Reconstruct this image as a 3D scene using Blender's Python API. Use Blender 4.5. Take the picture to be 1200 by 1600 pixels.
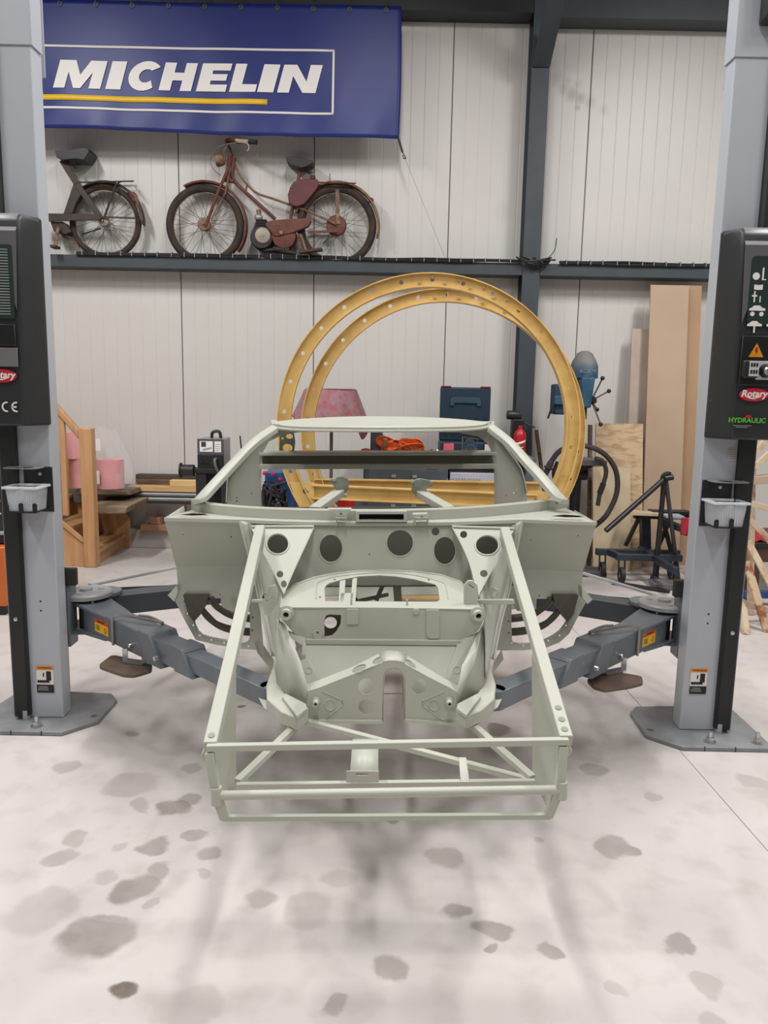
import bpy, bmesh, math, random
from mathutils import Vector, Matrix, Euler
from mathutils.geometry import tessellate_polygon
V = Vector
random.seed(7)
for o in list(bpy.data.objects):
    bpy.data.objects.remove(o)
SC = bpy.context.scene
COL = SC.collection

# ------------------------------------------------------------------ camera
FPX, CAMH = 1200.0, 1.42
PITCH, ROLL = math.atan(188 / 1200), math.radians(1.1)
cF = V((0, math.cos(PITCH), -math.sin(PITCH)))
_R0, _U0 = V((1, 0, 0)), V((0, math.sin(PITCH), math.cos(PITCH)))
cU = _U0 * math.cos(ROLL) - _R0 * math.sin(ROLL)
cR = _R0 * math.cos(ROLL) + _U0 * math.sin(ROLL)
cC = V((0, 0, CAMH))
cam = bpy.data.cameras.new('camera')
camo = bpy.data.objects.new('camera', cam)
COL.objects.link(camo)
mw = Matrix((cR, cU, -cF)).transposed().to_4x4()
mw.translation = cC
camo.matrix_world = mw
cam.sensor_fit = 'VERTICAL'
cam.sensor_height = 32.0
cam.lens = FPX * 32.0 / 1600.0
cam.clip_start = 0.05
SC.camera = camo

# ------------------------------------------------------------------ view, world, hall lamps
vs = SC.view_settings
vs.view_transform = 'Standard'
vs.look = 'None'
vs.exposure = 0.0
vs.gamma = 1.0
vs.use_curve_mapping = False
SC.cycles.use_denoising = True
SC.cycles.max_bounces = 8
SC.cycles.sample_clamp_indirect = 8
wd = bpy.data.worlds.new('hall_air')
SC.world = wd
wd.use_nodes = True
wd.node_tree.nodes['Background'].inputs[0].default_value = (0.9, 0.93, 1.0, 1)
wd.node_tree.nodes['Background'].inputs[1].default_value = 0.12
LAMPS = [(x, y) for x in (-3.2, -0.1, 3.0) for y in (-2.2, 0.9, 3.5)]
LAMP_Z = 4.95
for i, (x, y) in enumerate(LAMPS):
    ld = bpy.data.lights.new('lamp_glow', 'AREA')
    ld.shape = 'RECTANGLE'
    ld.size, ld.size_y = 0.30, 1.5
    ld.energy = {-2.2: 34, 0.9: 56, 3.5: 80 if abs(x) < 1 else 150}[y]
    ld.color = (1.0, 0.99, 0.99)
    lo = bpy.data.objects.new('lamp_glow', ld)
    COL.objects.link(lo)
    lo.location = (x, y, LAMP_Z - 0.03)

# ------------------------------------------------------------------ pixel helpers (photo frame 1200x1600)
def ray(x, y):
    return cF + cR * ((x - 600) / FPX) - cU * ((y - 800) / FPX)
def PY(x, y, Y):
    d = ray(x, y)
    return cC + d * (Y / d.y)
def PZ(x, y, z=0.0):
    d = ray(x, y)
    return cC + d * ((z - CAMH) / d.z)
def PP(x, y, p0, n):
    d = ray(x, y)
    return cC + d * ((p0 - cC).dot(n) / d.dot(n))
CAR = Matrix.Translation((0.004, 2.8, 0.45)) @ Matrix.Rotation(0.029, 4, 'Z') @ Matrix.Rotation(-0.019, 4, 'Y')
CARI = CAR.inverted()
def cl(x, y, yl):
    c = CARI @ cC
    d = CARI.to_3x3() @ ray(x, y)
    return c + d * ((yl - c.y) / d.y)
def clz(x, y, zl):
    c = CARI @ cC
    d = CARI.to_3x3() @ ray(x, y)
    return c + d * ((zl - c.z) / d.z)
def clp(x, y, p0, n):
    c = CARI @ cC
    d = CARI.to_3x3() @ ray(x, y)
    return c + d * ((V(p0) - c).dot(V(n)) / d.dot(V(n)))

# ------------------------------------------------------------------ materials
def lin(c):
    r = []
    for v in c[:3]:
        v /= 255.0
        r.append(v / 12.92 if v <= 0.04045 else ((v + 0.055) / 1.055) ** 2.4)
    return (r[0], r[1], r[2], 1.0)
MATS = {}
def newmat(name):
    m = bpy.data.materials.new(name)
    m.use_nodes = True
    nt = m.node_tree
    return m, nt, nt.nodes, nt.links, nt.nodes['Principled BSDF']
def paint(name, col, rough=0.5, metal=0.0, var=0.06, scale=6.0, bump=0.0, col2=None, detail=4.0, thr=(0.35, 0.65), stretch=None, bscale=None, coat=0.0):
    if name in MATS:
        return MATS[name]
    m, nt, N, L, b = newmat(name)
    c = lin(col)
    if col2 is None:
        c2 = tuple(max(0.0, v * (1 - 2.2 * var)) for v in c[:3]) + (1,)
    else:
        c2 = lin(col2)
    tc = N.new('ShaderNodeTexCoord')
    mp = N.new('ShaderNodeMapping')
    L.new(tc.outputs['Object'], mp.inputs[0])
    if stretch:
        mp.inputs['Scale'].default_value = stretch
    nz = N.new('ShaderNodeTexNoise')
    nz.inputs['Scale'].default_value = scale
    nz.inputs['Detail'].default_value = detail
    L.new(mp.outputs[0], nz.inputs['Vector'])
    rp = N.new('ShaderNodeValToRGB')
    rp.color_ramp.elements[0].position, rp.color_ramp.elements[1].position = thr
    rp.color_ramp.elements[0].color, rp.color_ramp.elements[1].color = c2, c
    L.new(nz.outputs['Fac'], rp.inputs[0])
    L.new(rp.outputs[0], b.inputs['Base Color'])
    b.inputs['Roughness'].default_value = rough
    b.inputs['Metallic'].default_value = metal
    if coat:
        b.inputs['Coat Weight'].default_value = coat
    if bump:
        n2 = N.new('ShaderNodeTexNoise')
        n2.inputs['Scale'].default_value = bscale or scale * 6
        n2.inputs['Detail'].default_value = 3
        L.new(mp.outputs[0], n2.inputs['Vector'])
        bp = N.new('ShaderNodeBump')
        bp.inputs['Strength'].default_value = bump
        bp.inputs['Distance'].default_value = 0.01
        L.new(n2.outputs['Fac'], bp.inputs['Height'])
        L.new(bp.outputs[0], b.inputs['Normal'])
    MATS[name] = m
    return m
def clear(name, col, alpha, rough=0.15):
    m, nt, N, L, b = newmat(name)
    b.inputs['Base Color'].default_value = lin(col)
    b.inputs['Roughness'].default_value = rough
    b.inputs['Alpha'].default_value = alpha
    MATS[name] = m
    return m
def glowing(name, col, s):
    m, nt, N, L, b = newmat(name)
    b.inputs['Base Color'].default_value = lin(col)
    b.inputs['Emission Color'].default_value = lin(col)
    b.inputs['Emission Strength'].default_value = s
    return m

SAGE = paint('sage primer paint', (189, 190, 176), 0.42, var=0.03, scale=3)
SAGED = paint('sage channel shade', (92, 92, 76), 0.5, var=0.05)  # sage darkened for the shade inside the cross channel
LIFTG = paint('lift light grey', (180, 184, 190), 0.36, var=0.02, scale=2)
ARMG = paint('lift arm slate grey', (106, 112, 118), 0.38, var=0.06, scale=10)
BLACKP = paint('black plastic', (30, 32, 32), 0.45, var=0.05)
BOXB = paint('control box charcoal', (44, 45, 46), 0.42, var=0.03)
BOXG = paint('control box grey top', (96, 95, 96), 0.42, var=0.02)
STEELD = paint('dark blue grey steel paint', (62, 70, 74), 0.5, var=0.06)
STEELK = paint('dark green black steel', (30, 38, 38), 0.5, var=0.06)
CHROME = paint('bright zinc', (205, 205, 205), 0.28, metal=0.9, var=0.05)
DKMETAL = paint('dark worn metal', (52, 52, 54), 0.45, metal=0.4, var=0.15, scale=14)
YELLOW = paint('ochre yellow paint', (216, 182, 112), 0.45, var=0.07, scale=9, col2=(200, 162, 92), thr=(0.3, 0.6))
RUSTB = paint('rusty maroon paint', (108, 58, 46), 0.6, col2=(82, 46, 30), scale=18, thr=(0.35, 0.62), bump=0.2)
RUSTT = paint('rusty tan chrome', (136, 106, 78), 0.5, col2=(92, 62, 42), scale=22, thr=(0.35, 0.6))
TANKR = paint('dull red tank paint', (98, 42, 42), 0.5, var=0.12, scale=10)
TYRE = paint('perished black tyre', (42, 36, 33), 0.85, col2=(66, 52, 42), scale=12)
BKBIKE = paint('grimy black frame', (44, 38, 36), 0.55, col2=(62, 46, 36), scale=15)
SPOKE = paint('dull spoke steel', (88, 80, 72), 0.45, metal=0.6, var=0.1)
RIMC = paint('dull rim', (150, 138, 118), 0.4, metal=0.4, col2=(100, 82, 62), scale=16)
PINE = paint('varnished pine', (202, 158, 112), 0.4, col2=(182, 136, 92), scale=3, stretch=(9, 9, 0.8), thr=(0.3, 0.7))
PLANK = paint('bright sawn plank', (214, 178, 124), 0.6, col2=(184, 142, 92), scale=3, stretch=(1, 12, 12))
OLDWOOD = paint('old brown wood', (118, 96, 74), 0.75, col2=(76, 60, 48), scale=4, stretch=(1, 9, 9))
PALEWOOD = paint('pale weathered batten', (204, 184, 156), 0.75, col2=(160, 118, 84), scale=10, thr=(0.28, 0.5))
MDF = paint('tan hardboard', (190, 164, 138), 0.7, var=0.05, scale=2.0)
MDF2 = paint('brown hardboard', (180, 146, 112), 0.7, var=0.05, scale=2.0)
PALEB = paint('pale board', (188, 172, 156), 0.7, var=0.05)
OSB = paint('strand board', (208, 182, 146), 0.75, col2=(184, 152, 114), scale=9, stretch=(1.2, 1, 3.4), thr=(0.38, 0.55), detail=6, bump=0.15)
PLYP = paint('pale plywood', (206, 186, 152), 0.65, var=0.07, scale=3)
WHITEP = paint('white print', (232, 228, 222), 0.5, var=0.01)
REDP = paint('red print', (196, 30, 52), 0.4, var=0.02)
YELP = paint('yellow print', (236, 190, 40), 0.45, var=0.02)
ORAP = paint('orange print', (226, 140, 30), 0.45, var=0.02)
GREENP = paint('bright green print', (96, 190, 60), 0.45, var=0.02)
DGREEN = paint('dark green sticker', (34, 52, 46), 0.4, var=0.03)
BLKP = paint('black print', (20, 20, 20), 0.5, var=0.02)
GREYP = paint('grey print', (150, 152, 150), 0.5, var=0.02)
PINKR = paint('pink paper roll', (228, 164, 164), 0.85, var=0.05, scale=4)
REDPL = paint('red plastic', (190, 30, 38), 0.35, var=0.05)
REDCL = paint('red cloth', (176, 40, 56), 0.9, var=0.12)
ORASTR = paint('orange webbing', (238, 108, 52), 0.8, var=0.1, scale=30)
NAVY = paint('navy tool case plastic', (32, 54, 70), 0.45, var=0.05)
NAVYD = paint('deep navy plastic', (22, 38, 50), 0.5, var=0.05)
DRILLB = paint('drill press blue', (44, 92, 118), 0.5, var=0.1, col2=(36, 74, 96), scale=8)
DUST = paint('dusty grey blue', (104, 110, 112), 0.75, var=0.1)
BENCHG = paint('bench blue grey', (92, 100, 106), 0.55, var=0.1)
RUBBER = paint('black hose rubber', (52, 48, 48), 0.6, var=0.1)
BLUEP = paint('blue paint', (40, 84, 140), 0.45, var=0.08)
BROWNPL = paint('brown rubber mat', (104, 86, 74), 0.5, var=0.12, scale=12)
CONCP = paint('concrete kerb', (186, 180, 172), 0.85, var=0.06, scale=5, bump=0.1)
RAG = paint('faded red patterned cloth', (178, 92, 96), 0.85, col2=(156, 140, 150), scale=26, thr=(0.3, 0.72), detail=6)
CLEARP = clear('clear plastic tub', (232, 236, 240), 0.28, 0.2)
FILM = clear('clear wrap film', (240, 240, 244), 0.13, 0.1)
GLASSM = clear('lens glass', (210, 210, 200), 0.6, 0.1)

# ------------------------------------------------------------------ mesh builder
def ngon(cx, cy, rx, ry=None, n=20, rot=0.0):
    ry = ry or rx
    out = []
    for i in range(n):
        a = 2 * math.pi * i / n
        x, y = rx * math.cos(a), ry * math.sin(a)
        out.append((cx + x * math.cos(rot) - y * math.sin(rot), cy + x * math.sin(rot) + y * math.cos(rot)))
    return out
def rrect(x0, y0, x1, y1, r, n=5):
    out = []
    for (cx, cy, a0) in ((x1 - r, y1 - r, 0), (x0 + r, y1 - r, 90), (x0 + r, y0 + r, 180), (x1 - r, y0 + r, 270)):
        for i in range(n + 1):
            a = math.radians(a0 + 90 * i / n)
            out.append((cx + r * math.cos(a), cy + r * math.sin(a)))
    return out
def roundpoly(pts, f=0.22, n=4):
    pts = [V(p) for p in pts]
    out = []
    for i, p in enumerate(pts):
        a, b = pts[i - 1], pts[(i + 1) % len(pts)]
        p0, p1 = p.lerp(a, f), p.lerp(b, f)
        for k in range(n + 1):
            t = k / n
            out.append(p0 * (1 - t) ** 2 + p * 2 * t * (1 - t) + p1 * t * t)
    return out
def catmull(pts, n=6, closed=False):
    pts = [V(p) for p in pts]
    out = []
    k = len(pts)
    rng = range(k if closed else k - 1)
    for i in rng:
        p1, p2 = pts[i], pts[(i + 1) % k]
        p0 = pts[(i - 1) % k] if (closed or i > 0) else p1 * 2 - p2
        p3 = pts[(i + 2) % k] if (closed or i + 2 < k) else p2 * 2 - p1
        for j in range(n):
            t = j / n
            out.append(0.5 * ((2 * p1) + (p2 - p0) * t + (2 * p0 - 5 * p1 + 4 * p2 - p3) * t * t + (3 * p1 - p0 - 3 * p2 + p3) * t ** 3))
    if not closed:
        out.append(pts[-1])
    return out
class MB:
    def __init__(s):
        s.v, s.f = [], []
    def add(s, vs_, fs):
        k = len(s.v)
        s.v += [V(p) for p in vs_]
        s.f += [tuple(i + k for i in f) for f in fs]
        return s
    def hexa(s, p):       # 8 corners: bottom 4 ccw, top 4 ccw
        return s.add(p, [(3, 2, 1, 0), (4, 5, 6, 7), (0, 1, 5, 4), (1, 2, 6, 5), (2, 3, 7, 6), (3, 0, 4, 7)])
    def box(s, lo, hi):
        x0, y0, z0 = lo
        x1, y1, z1 = hi
        return s.hexa([(x0, y0, z0), (x1, y0, z0), (x1, y1, z0), (x0, y1, z0), (x0, y0, z1), (x1, y0, z1), (x1, y1, z1), (x0, y1, z1)])
    def cbox(s, c, size, m=None):
        c = V(c)
        h = [d / 2 for d in size]
        pts = [V((sx * h[0], sy * h[1], sz * h[2])) for sz in (-1, 1) for (sx, sy) in ((-1, -1), (1, -1), (1, 1), (-1, 1))]
        if m is not None:
            pts = [m @ p for p in pts]
        return s.hexa([c + p for p in pts])
    def bar(s, a, b, w, h, up=(0, 0, 1)):
        a, b = V(a), V(b)
        d = (b - a).normalized()
        sd = d.cross(V(up))
        if sd.length < 1e-4:
            sd = d.cross(V((1, 0, 0)))
        sd.normalize()
        u = sd.cross(d)
        sd, u = sd * (w / 2), u * (h / 2)
        return s.hexa([a - sd - u, a + sd - u, b + sd - u, b - sd - u, a - sd + u, a + sd + u, b + sd + u, b - sd + u])
    def sweep(s, pts, prof, up=(0, 0, 1), closed=False, cap=True, fixed=False, scales=None):
        pts = [V(p) for p in pts]
        n, k = len(pts), len(prof)
        rings = []
        u0 = V(up)
        for i in range(n):
            if closed:
                d = pts[(i + 1) % n] - pts[i - 1]
            else:
                d = pts[min(i + 1, n - 1)] - pts[max(i - 1, 0)]
            d.normalize()
            sd = d.cross(u0)
            if sd.length < 1e-5:
                sd = d.cross(V((0.31, 0.87, 0.4)))
            sd.normalize()
            u = sd.cross(d)
            if not fixed:
                u0 = u
            sc = scales[i] if scales else 1.0
            rings.append([pts[i] + sd * (p[0] * sc) + u * (p[1] * sc) for p in prof])
        vs_ = [p for r in rings for p in r]
        fs = []
        for i in range(n if closed else n - 1):
            for j in range(k):
                a, b = i * k + j, i * k + (j + 1) % k
                c, d = ((i + 1) % n) * k + (j + 1) % k, ((i + 1) % n) * k + j
                fs.append((a, b, c, d))
        if cap and not closed:
            fs.append(tuple(range(k))[::-1])
            fs.append(tuple((n - 1) * k + j for j in range(k)))
        return s.add(vs_, fs)
    def tube(s, pts, r, n=10, closed=False, scales=None, cap=True):
        return s.sweep(pts, ngon(0, 0, r, r, n), closed=closed, scales=scales, cap=cap)
    def lathe(s, prof, o, axis=(0, 0, 1), n=24, sx=1.0, sy=1.0, xdir=None):
        ax = V(axis).normalized()
        x = V(xdir) if xdir else (V((1, 0, 0)) if abs(ax.x) < 0.9 else V((0, 1, 0)))
        y = ax.cross(x).normalized()
        x = y.cross(ax).normalized()
        o = V(o)
        vs_, fs, k = [], [], len(prof)
        for i in range(n):
            a = 2 * math.pi * i / n
            d = x * (math.cos(a) * sx) + y * (math.sin(a) * sy)
            vs_ += [o + d * r + ax * h for r, h in prof]
        for i in range(n):
            for j in range(k - 1):
                a = i * k + j
                b = ((i + 1) % n) * k + j
                fs.append((a, b, b + 1, a + 1))
        if prof[0][0] > 1e-6:
            fs.append(tuple(i * k for i in range(n))[::-1])
        if prof[-1][0] > 1e-6:
            fs.append(tuple(i * k + k - 1 for i in range(n)))
        return s.add(vs_, fs)
    def cyl(s, a, b, r, n=16, r2=None):
        a, b = V(a), V(b)
        return s.lathe([(r, 0), (r if r2 is None else r2, (b - a).length)], a, b - a, n)
    def sphere(s, c, r, sc=(1, 1, 1), n=14, m=8, half=False):
        c = V(c)
        vs_, fs = [], []
        top = m if not half else m
        for i in range(m + 1):
            t = (math.pi / 2 if half else math.pi) * i / m
            for j in range(n):
                a = 2 * math.pi * j / n
                vs_.append(c + V((r * sc[0] * math.sin(t) * math.cos(a), r * sc[1] * math.sin(t) * math.sin(a), r * sc[2] * math.cos(t))))
        for i in range(m):
            for j in range(n):
                fs.append((i * n + j, (i + 1) * n + j, (i + 1) * n + (j + 1) % n, i * n + (j + 1) % n))
        return s.add(vs_, fs)
    def plate3(s, outer, holes, tv):
        """planar polygon in space with real holes, given a thickness vector"""
        loops = [[V(p) for p in outer]] + [[V(p) for p in h] for h in holes]
        tri = tessellate_polygon(loops)
        fl = [p for l in loops for p in l]
        n = len(fl)
        tv = V(tv)
        vs_ = fl + [p + tv for p in fl]
        fs = []
        for t in tri:
            a, b, c = t
            nn = (fl[b] - fl[a]).cross(fl[c] - fl[a])
            if nn.dot(tv) > 0:
                a, b, c = c, b, a
            fs += [(a, b, c), (c + n, b + n, a + n)]
        k = 0
        for l in loops:
            m = len(l)
            for i in range(m):
                a, b = k + i, k + (i + 1) % m
                fs.append((a, b, b + n, a + n))
            k += m
        return s.add(vs_, fs)
    def plate(s, outer, holes, o, u, v, t):
        o, u, v = V(o), V(u), V(v)
        f = lambda p: o + u * p[0] + v * p[1]
        return s.plate3([f(p) for p in outer], [[f(p) for p in h] for h in holes], u.cross(v).normalized() * t)
    def grid(s, fn, nu, nv, closeu=False):
        vs_ = [V(fn(i / nu, j / nv)) for i in range(nu + 1) for j in range(nv + 1)]
        fs = []
        for i in range(nu):
            for j in range(nv):
                a = i * (nv + 1) + j
                fs.append((a, a + nv + 1, a + nv + 2, a + 1))
        return s.add(vs_, fs)
    def xform(s, m):
        s.v = [m @ p for p in s.v]
        return s
    def build(s, name, mat, parent=None, bevel=0.0, smooth=True, solid=0.0, seg=2, ang=35, weld=False, label=None, kind=None, local=False):
        me = bpy.data.meshes.new(name)
        W = ROOTM.get(parent.name) if parent else None
        vv = s.v
        if W is not None and not local:
            Wi = W.inverted()
            vv = [Wi @ p for p in vv]
        me.from_pydata([tuple(p) for p in vv], [], s.f)
        bm = bmesh.new()
        bm.from_mesh(me)
        if weld:
            bmesh.ops.remove_doubles(bm, verts=bm.verts, dist=1e-5)
        bmesh.ops.recalc_face_normals(bm, faces=bm.faces)
        bm.to_mesh(me)
        bm.free()
        me.update()
        if smooth:
            me.polygons.foreach_set('use_smooth', [True] * len(me.polygons))
            me.set_sharp_from_angle(angle=math.radians(ang))
        mats = mat if isinstance(mat, (list, tuple)) else [mat]
        for m in mats:
            me.materials.append(m)
        o = bpy.data.objects.new(name, me)
        COL.objects.link(o)
        if parent:
            o.parent = parent
            if W is not None:
                ROOTM[o.name] = W
        if solid:
            md = o.modifiers.new('thickness', 'SOLIDIFY')
            md.thickness = solid
            md.offset = 0
        if bevel:
            md = o.modifiers.new('edge', 'BEVEL')
            md.width = bevel
            md.segments = seg
            md.limit_method = 'ANGLE'
            md.angle_limit = math.radians(40)
        if label:
            o['label'] = label
        if kind:
            o['kind'] = kind
        return o
ROOTM = {}
def tag(o, label, cat, group=None):
    o['label'], o['category'] = label, cat
    if group:
        o['group'] = group
    return o
def thing(name, label, cat, loc, group=None, M=None):
    o = bpy.data.objects.new(name, None)
    COL.objects.link(o)
    o.empty_display_size = 0.1
    m = M if M is not None else Matrix.Translation(V(loc))
    o.matrix_world = m
    ROOTM[o.name] = m
    return tag(o, label, cat, group)
def single(mb, name, mat, label, cat, origin, group=None, **kw):
    """a thing that is one mesh, its origin at its base"""
    origin = V(origin)
    mb.v = [p - origin for p in mb.v]
    o = mb.build(name, mat, None, **kw)
    o.location = origin
    ROOTM[o.name] = Matrix.Translation(origin)
    return tag(o, label, cat, group)
def struct(o):
    o['kind'] = 'structure'
    return o
def textmb(txt, size, o, u, v, depth=0.002, shear=0.0, off=0.0, align='CENTER', space=1.0):
    """lettering as a mesh in the plane (u, v) at o"""
    c = bpy.data.curves.new('lettering', 'FONT')
    c.body = txt
    c.size = size
    c.shear = shear
    c.offset = off
    c.extrude = depth / 2
    c.align_x = align
    c.align_y = 'CENTER'
    c.space_character = space
    c.resolution_u = 3
    t = bpy.data.objects.new('lettering_tmp', c)
    COL.objects.link(t)
    dg = bpy.context.evaluated_depsgraph_get()
    me = bpy.data.meshes.new_from_object(t.evaluated_get(dg))
    bpy.data.objects.remove(t)
    bpy.data.curves.remove(c)
    u, v, o = V(u).normalized(), V(v).normalized(), V(o)
    w = u.cross(v)
    mb = MB()
    mb.add([o + u * p.co.x + v * p.co.y + w * p.co.z for p in me.vertices], [tuple(p.vertices) for p in me.polygons])
    bpy.data.meshes.remove(me)
    return mb
def xz(w, h):
    return (-w / 2, w / 2, -h / 2, h / 2)

# ================================================================== THE HALL
WY = 6.85                                   # face of the back wall
def floor_material():
    m, nt, N, L, b = newmat('power floated concrete')
    tc = N.new('ShaderNodeTexCoord')
    n1 = N.new('ShaderNodeTexNoise'); n1.inputs['Scale'].default_value = 1.3; n1.inputs['Detail'].default_value = 8
    n2 = N.new('ShaderNodeTexNoise'); n2.inputs['Scale'].default_value = 9; n2.inputs['Detail'].default_value = 6
    n3 = N.new('ShaderNodeTexNoise'); n3.inputs['Scale'].default_value = 7; n3.inputs['Detail'].default_value = 5
    for n in (n1, n2, n3):
        L.new(tc.outputs['Object'], n.inputs['Vector'])
    r1 = N.new('ShaderNodeValToRGB')
    r1.color_ramp.elements[0].position, r1.color_ramp.elements[1].position = 0.32, 0.66
    r1.color_ramp.elements[0].color, r1.color_ramp.elements[1].color = lin((194, 187, 182)), lin((207, 200, 196))
    L.new(n1.outputs['Fac'], r1.inputs[0])
    r2 = N.new('ShaderNodeValToRGB')
    r2.color_ramp.elements[0].position, r2.color_ramp.elements[1].position = 0.28, 0.5
    r2.color_ramp.elements[0].color, r2.color_ramp.elements[1].color = (0.86, 0.85, 0.84, 1), (1, 1, 1, 1)
    L.new(n2.outputs['Fac'], r2.inputs[0])
    mx = N.new('ShaderNodeMix'); mx.data_type = 'RGBA'; mx.blend_type = 'MULTIPLY'
    mx.inputs['Factor'].default_value = 1.0
    L.new(r1.outputs[0], mx.inputs['A']); L.new(r2.outputs[0], mx.inputs['B'])
    # warped position for the stains
    sub = N.new('ShaderNodeVectorMath'); sub.operation = 'SUBTRACT'
    L.new(n3.outputs['Color'], sub.inputs[0]); sub.inputs[1].default_value = (0.5, 0.5, 0.5)
    scl = N.new('ShaderNodeVectorMath'); scl.operation = 'SCALE'
    L.new(sub.outputs[0], scl.inputs[0]); scl.inputs['Scale'].default_value = 0.13
    flat = N.new('ShaderNodeVectorMath'); flat.operation = 'MULTIPLY'
    L.new(scl.outputs[0], flat.inputs[0]); flat.inputs[1].default_value = (1, 1, 0)
    wp = N.new('ShaderNodeVectorMath'); wp.operation = 'ADD'
    L.new(tc.outputs['Object'], wp.inputs[0]); L.new(flat.outputs[0], wp.inputs[1])
    stains = [(150, 1468, 46, .62), (166, 1440, 20, .5), (210, 1386, 30, .6), (240, 1364, 22, .5), (247, 1322, 20, .55), (193, 1546, 20, 1.0),
              (95, 1337, 22, .4), (275, 1260, 24, .7), (303, 1247, 20, .5), (115, 1308, 18, .35), (330, 1331, 20, .45), (305, 1303, 15, .45),
              (405, 1406, 24, .38), (485, 1425, 38, .25), (610, 1516, 25, .5), (520, 1567, 17, .5), (711, 1427, 22, .55), (768, 1454, 21, .55),
              (764, 1480, 8, .5), (868, 1483, 16, .5), (1062, 1473, 17, .5), (958, 1322, 28, .55), (985, 1330, 16, .55), (922, 1200, 20, .45),
              (695, 1342, 27, .4), (778, 1141, 20, .75), (1100, 1534, 19, .3), (1115, 1592, 20, .3), (207, 1146, 12, .5), (105, 1199, 19, .35),
              (205, 1224, 36, .3), (300, 1201, 18, .4), (222, 1256, 18, .35), (953, 1549, 15, .25), (170, 1366, 16, .3), (1022, 1249, 13, .3),
              (611, 1283, 14, .5), (60, 1425, 46, .22), (85, 1405, 30, .25), (470, 1292, 30, .16), (318, 1364, 12, .3), (190, 1322, 14, .25),
              (530, 1372, 26, .22), (330, 1560, 30, .22), (840, 1314, 9, .3), (375, 1106, 6, .9), (230, 1420, 12, .3), (285, 1585, 40, .2),
              (1135, 1130, 40, .15), (1180, 1225, 25, .3), (600, 1190, 20, .2), (430, 1500, 60, .10), (760, 1560, 70, .08), (900, 1400, 50, .10)]
    prev = None
    for (x, y, r, s) in stains:
        c = PZ(x, y, 0)
        rw = r / FPX * (c - cC).length
        dn = N.new('ShaderNodeVectorMath'); dn.operation = 'DISTANCE'
        L.new(wp.outputs[0], dn.inputs[0]); dn.inputs[1].default_value = c
        mr = N.new('ShaderNodeMapRange'); mr.interpolation_type = 'SMOOTHSTEP'
        mr.inputs['From Min'].default_value = rw * 1.12; mr.inputs['From Max'].default_value = rw * 0.75
        mr.inputs['To Min'].default_value = 0; mr.inputs['To Max'].default_value = s
        L.new(dn.outputs['Value'], mr.inputs['Value'])
        if prev is None:
            prev = mr.outputs[0]
        else:
            mm = N.new('ShaderNodeMath'); mm.operation = 'MAXIMUM'
            L.new(prev, mm.inputs[0]); L.new(mr.outputs[0], mm.inputs[1])
            prev = mm.outputs[0]
    # blotchy inside of the stains
    r3 = N.new('ShaderNodeMapRange')
    r3.inputs['From Min'].default_value = 0.3; r3.inputs['From Max'].default_value = 0.6
    r3.inputs['To Min'].default_value = 0.6; r3.inputs['To Max'].default_value = 1.0
    L.new(n2.outputs['Fac'], r3.inputs['Value'])
    mul = N.new('ShaderNodeMath'); mul.operation = 'MULTIPLY'
    L.new(prev, mul.inputs[0]); L.new(r3.outputs[0], mul.inputs[1])
    mx2 = N.new('ShaderNodeMix'); mx2.data_type = 'RGBA'
    L.new(mul.outputs[0], mx2.inputs['Factor'])
    L.new(mx.outputs['Result'], mx2.inputs['A']); mx2.inputs['B'].default_value = lin((104, 92, 82))
    L.new(mx2.outputs['Result'], b.inputs['Base Color'])
    b.inputs['Roughness'].default_value = 0.42
    bp = N.new('ShaderNodeBump'); bp.inputs['Strength'].default_value = 0.06; bp.inputs['Distance'].default_value = 0.01
    L.new(n2.outputs['Fac'], bp.inputs['Height']); L.new(bp.outputs[0], b.inputs['Normal'])
    return m
fl = MB().box((-6.2, -4.5, -0.12), (6.2, WY + 0.1, 0)).build('floor', floor_material())
struct(fl)
ja, jb = PZ(965, 1062), PZ(1200, 1330)
jd = (jb - ja).normalized()
MB().bar(ja - jd * 3.5, jb + jd * 1.5, 0.003, 0.002).build('floor_joint', paint('joint filler', (150, 142, 134), 0.9), fl)

PANEL = paint('cream wall cladding', (210, 206, 200), 0.42, var=0.015, scale=1.2)
def scuffs(m, pts):
    nt = m.node_tree; N = nt.nodes; L = nt.links; b = N['Principled BSDF']
    g = N.new('ShaderNodeNewGeometry')
    nz = N.new('ShaderNodeTexNoise'); nz.inputs['Scale'].default_value = 5
    L.new(g.outputs['Position'], nz.inputs['Vector'])
    prev = None
    for (x, y, r, st) in pts:
        dn = N.new('ShaderNodeVectorMath'); dn.operation = 'DISTANCE'
        L.new(g.outputs['Position'], dn.inputs[0]); dn.inputs[1].default_value = PY(x, y, WY)
        mr = N.new('ShaderNodeMapRange'); mr.interpolation_type = 'SMOOTHSTEP'
        mr.inputs['From Min'].default_value = r; mr.inputs['From Max'].default_value = 0
        mr.inputs['To Max'].default_value = st
        L.new(dn.outputs['Value'], mr.inputs['Value'])
        if prev is None:
            prev = mr.outputs[0]
        else:
            mm = N.new('ShaderNodeMath'); mm.operation = 'MAXIMUM'
            L.new(prev, mm.inputs[0]); L.new(mr.outputs[0], mm.inputs[1]); prev = mm.outputs[0]
    mu = N.new('ShaderNodeMath'); mu.operation = 'MULTIPLY'
    L.new(prev, mu.inputs[0]); L.new(nz.outputs['Fac'], mu.inputs[1])
    mx = N.new('ShaderNodeMix'); mx.data_type = 'RGBA'
    L.new(mu.outputs[0], mx.inputs['Factor'])
    src = b.inputs['Base Color'].links[0].from_socket
    L.new(src, mx.inputs['A']); mx.inputs['B'].default_value = lin((96, 88, 80))
    L.new(mx.outputs['Result'], b.inputs['Base Color'])
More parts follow.
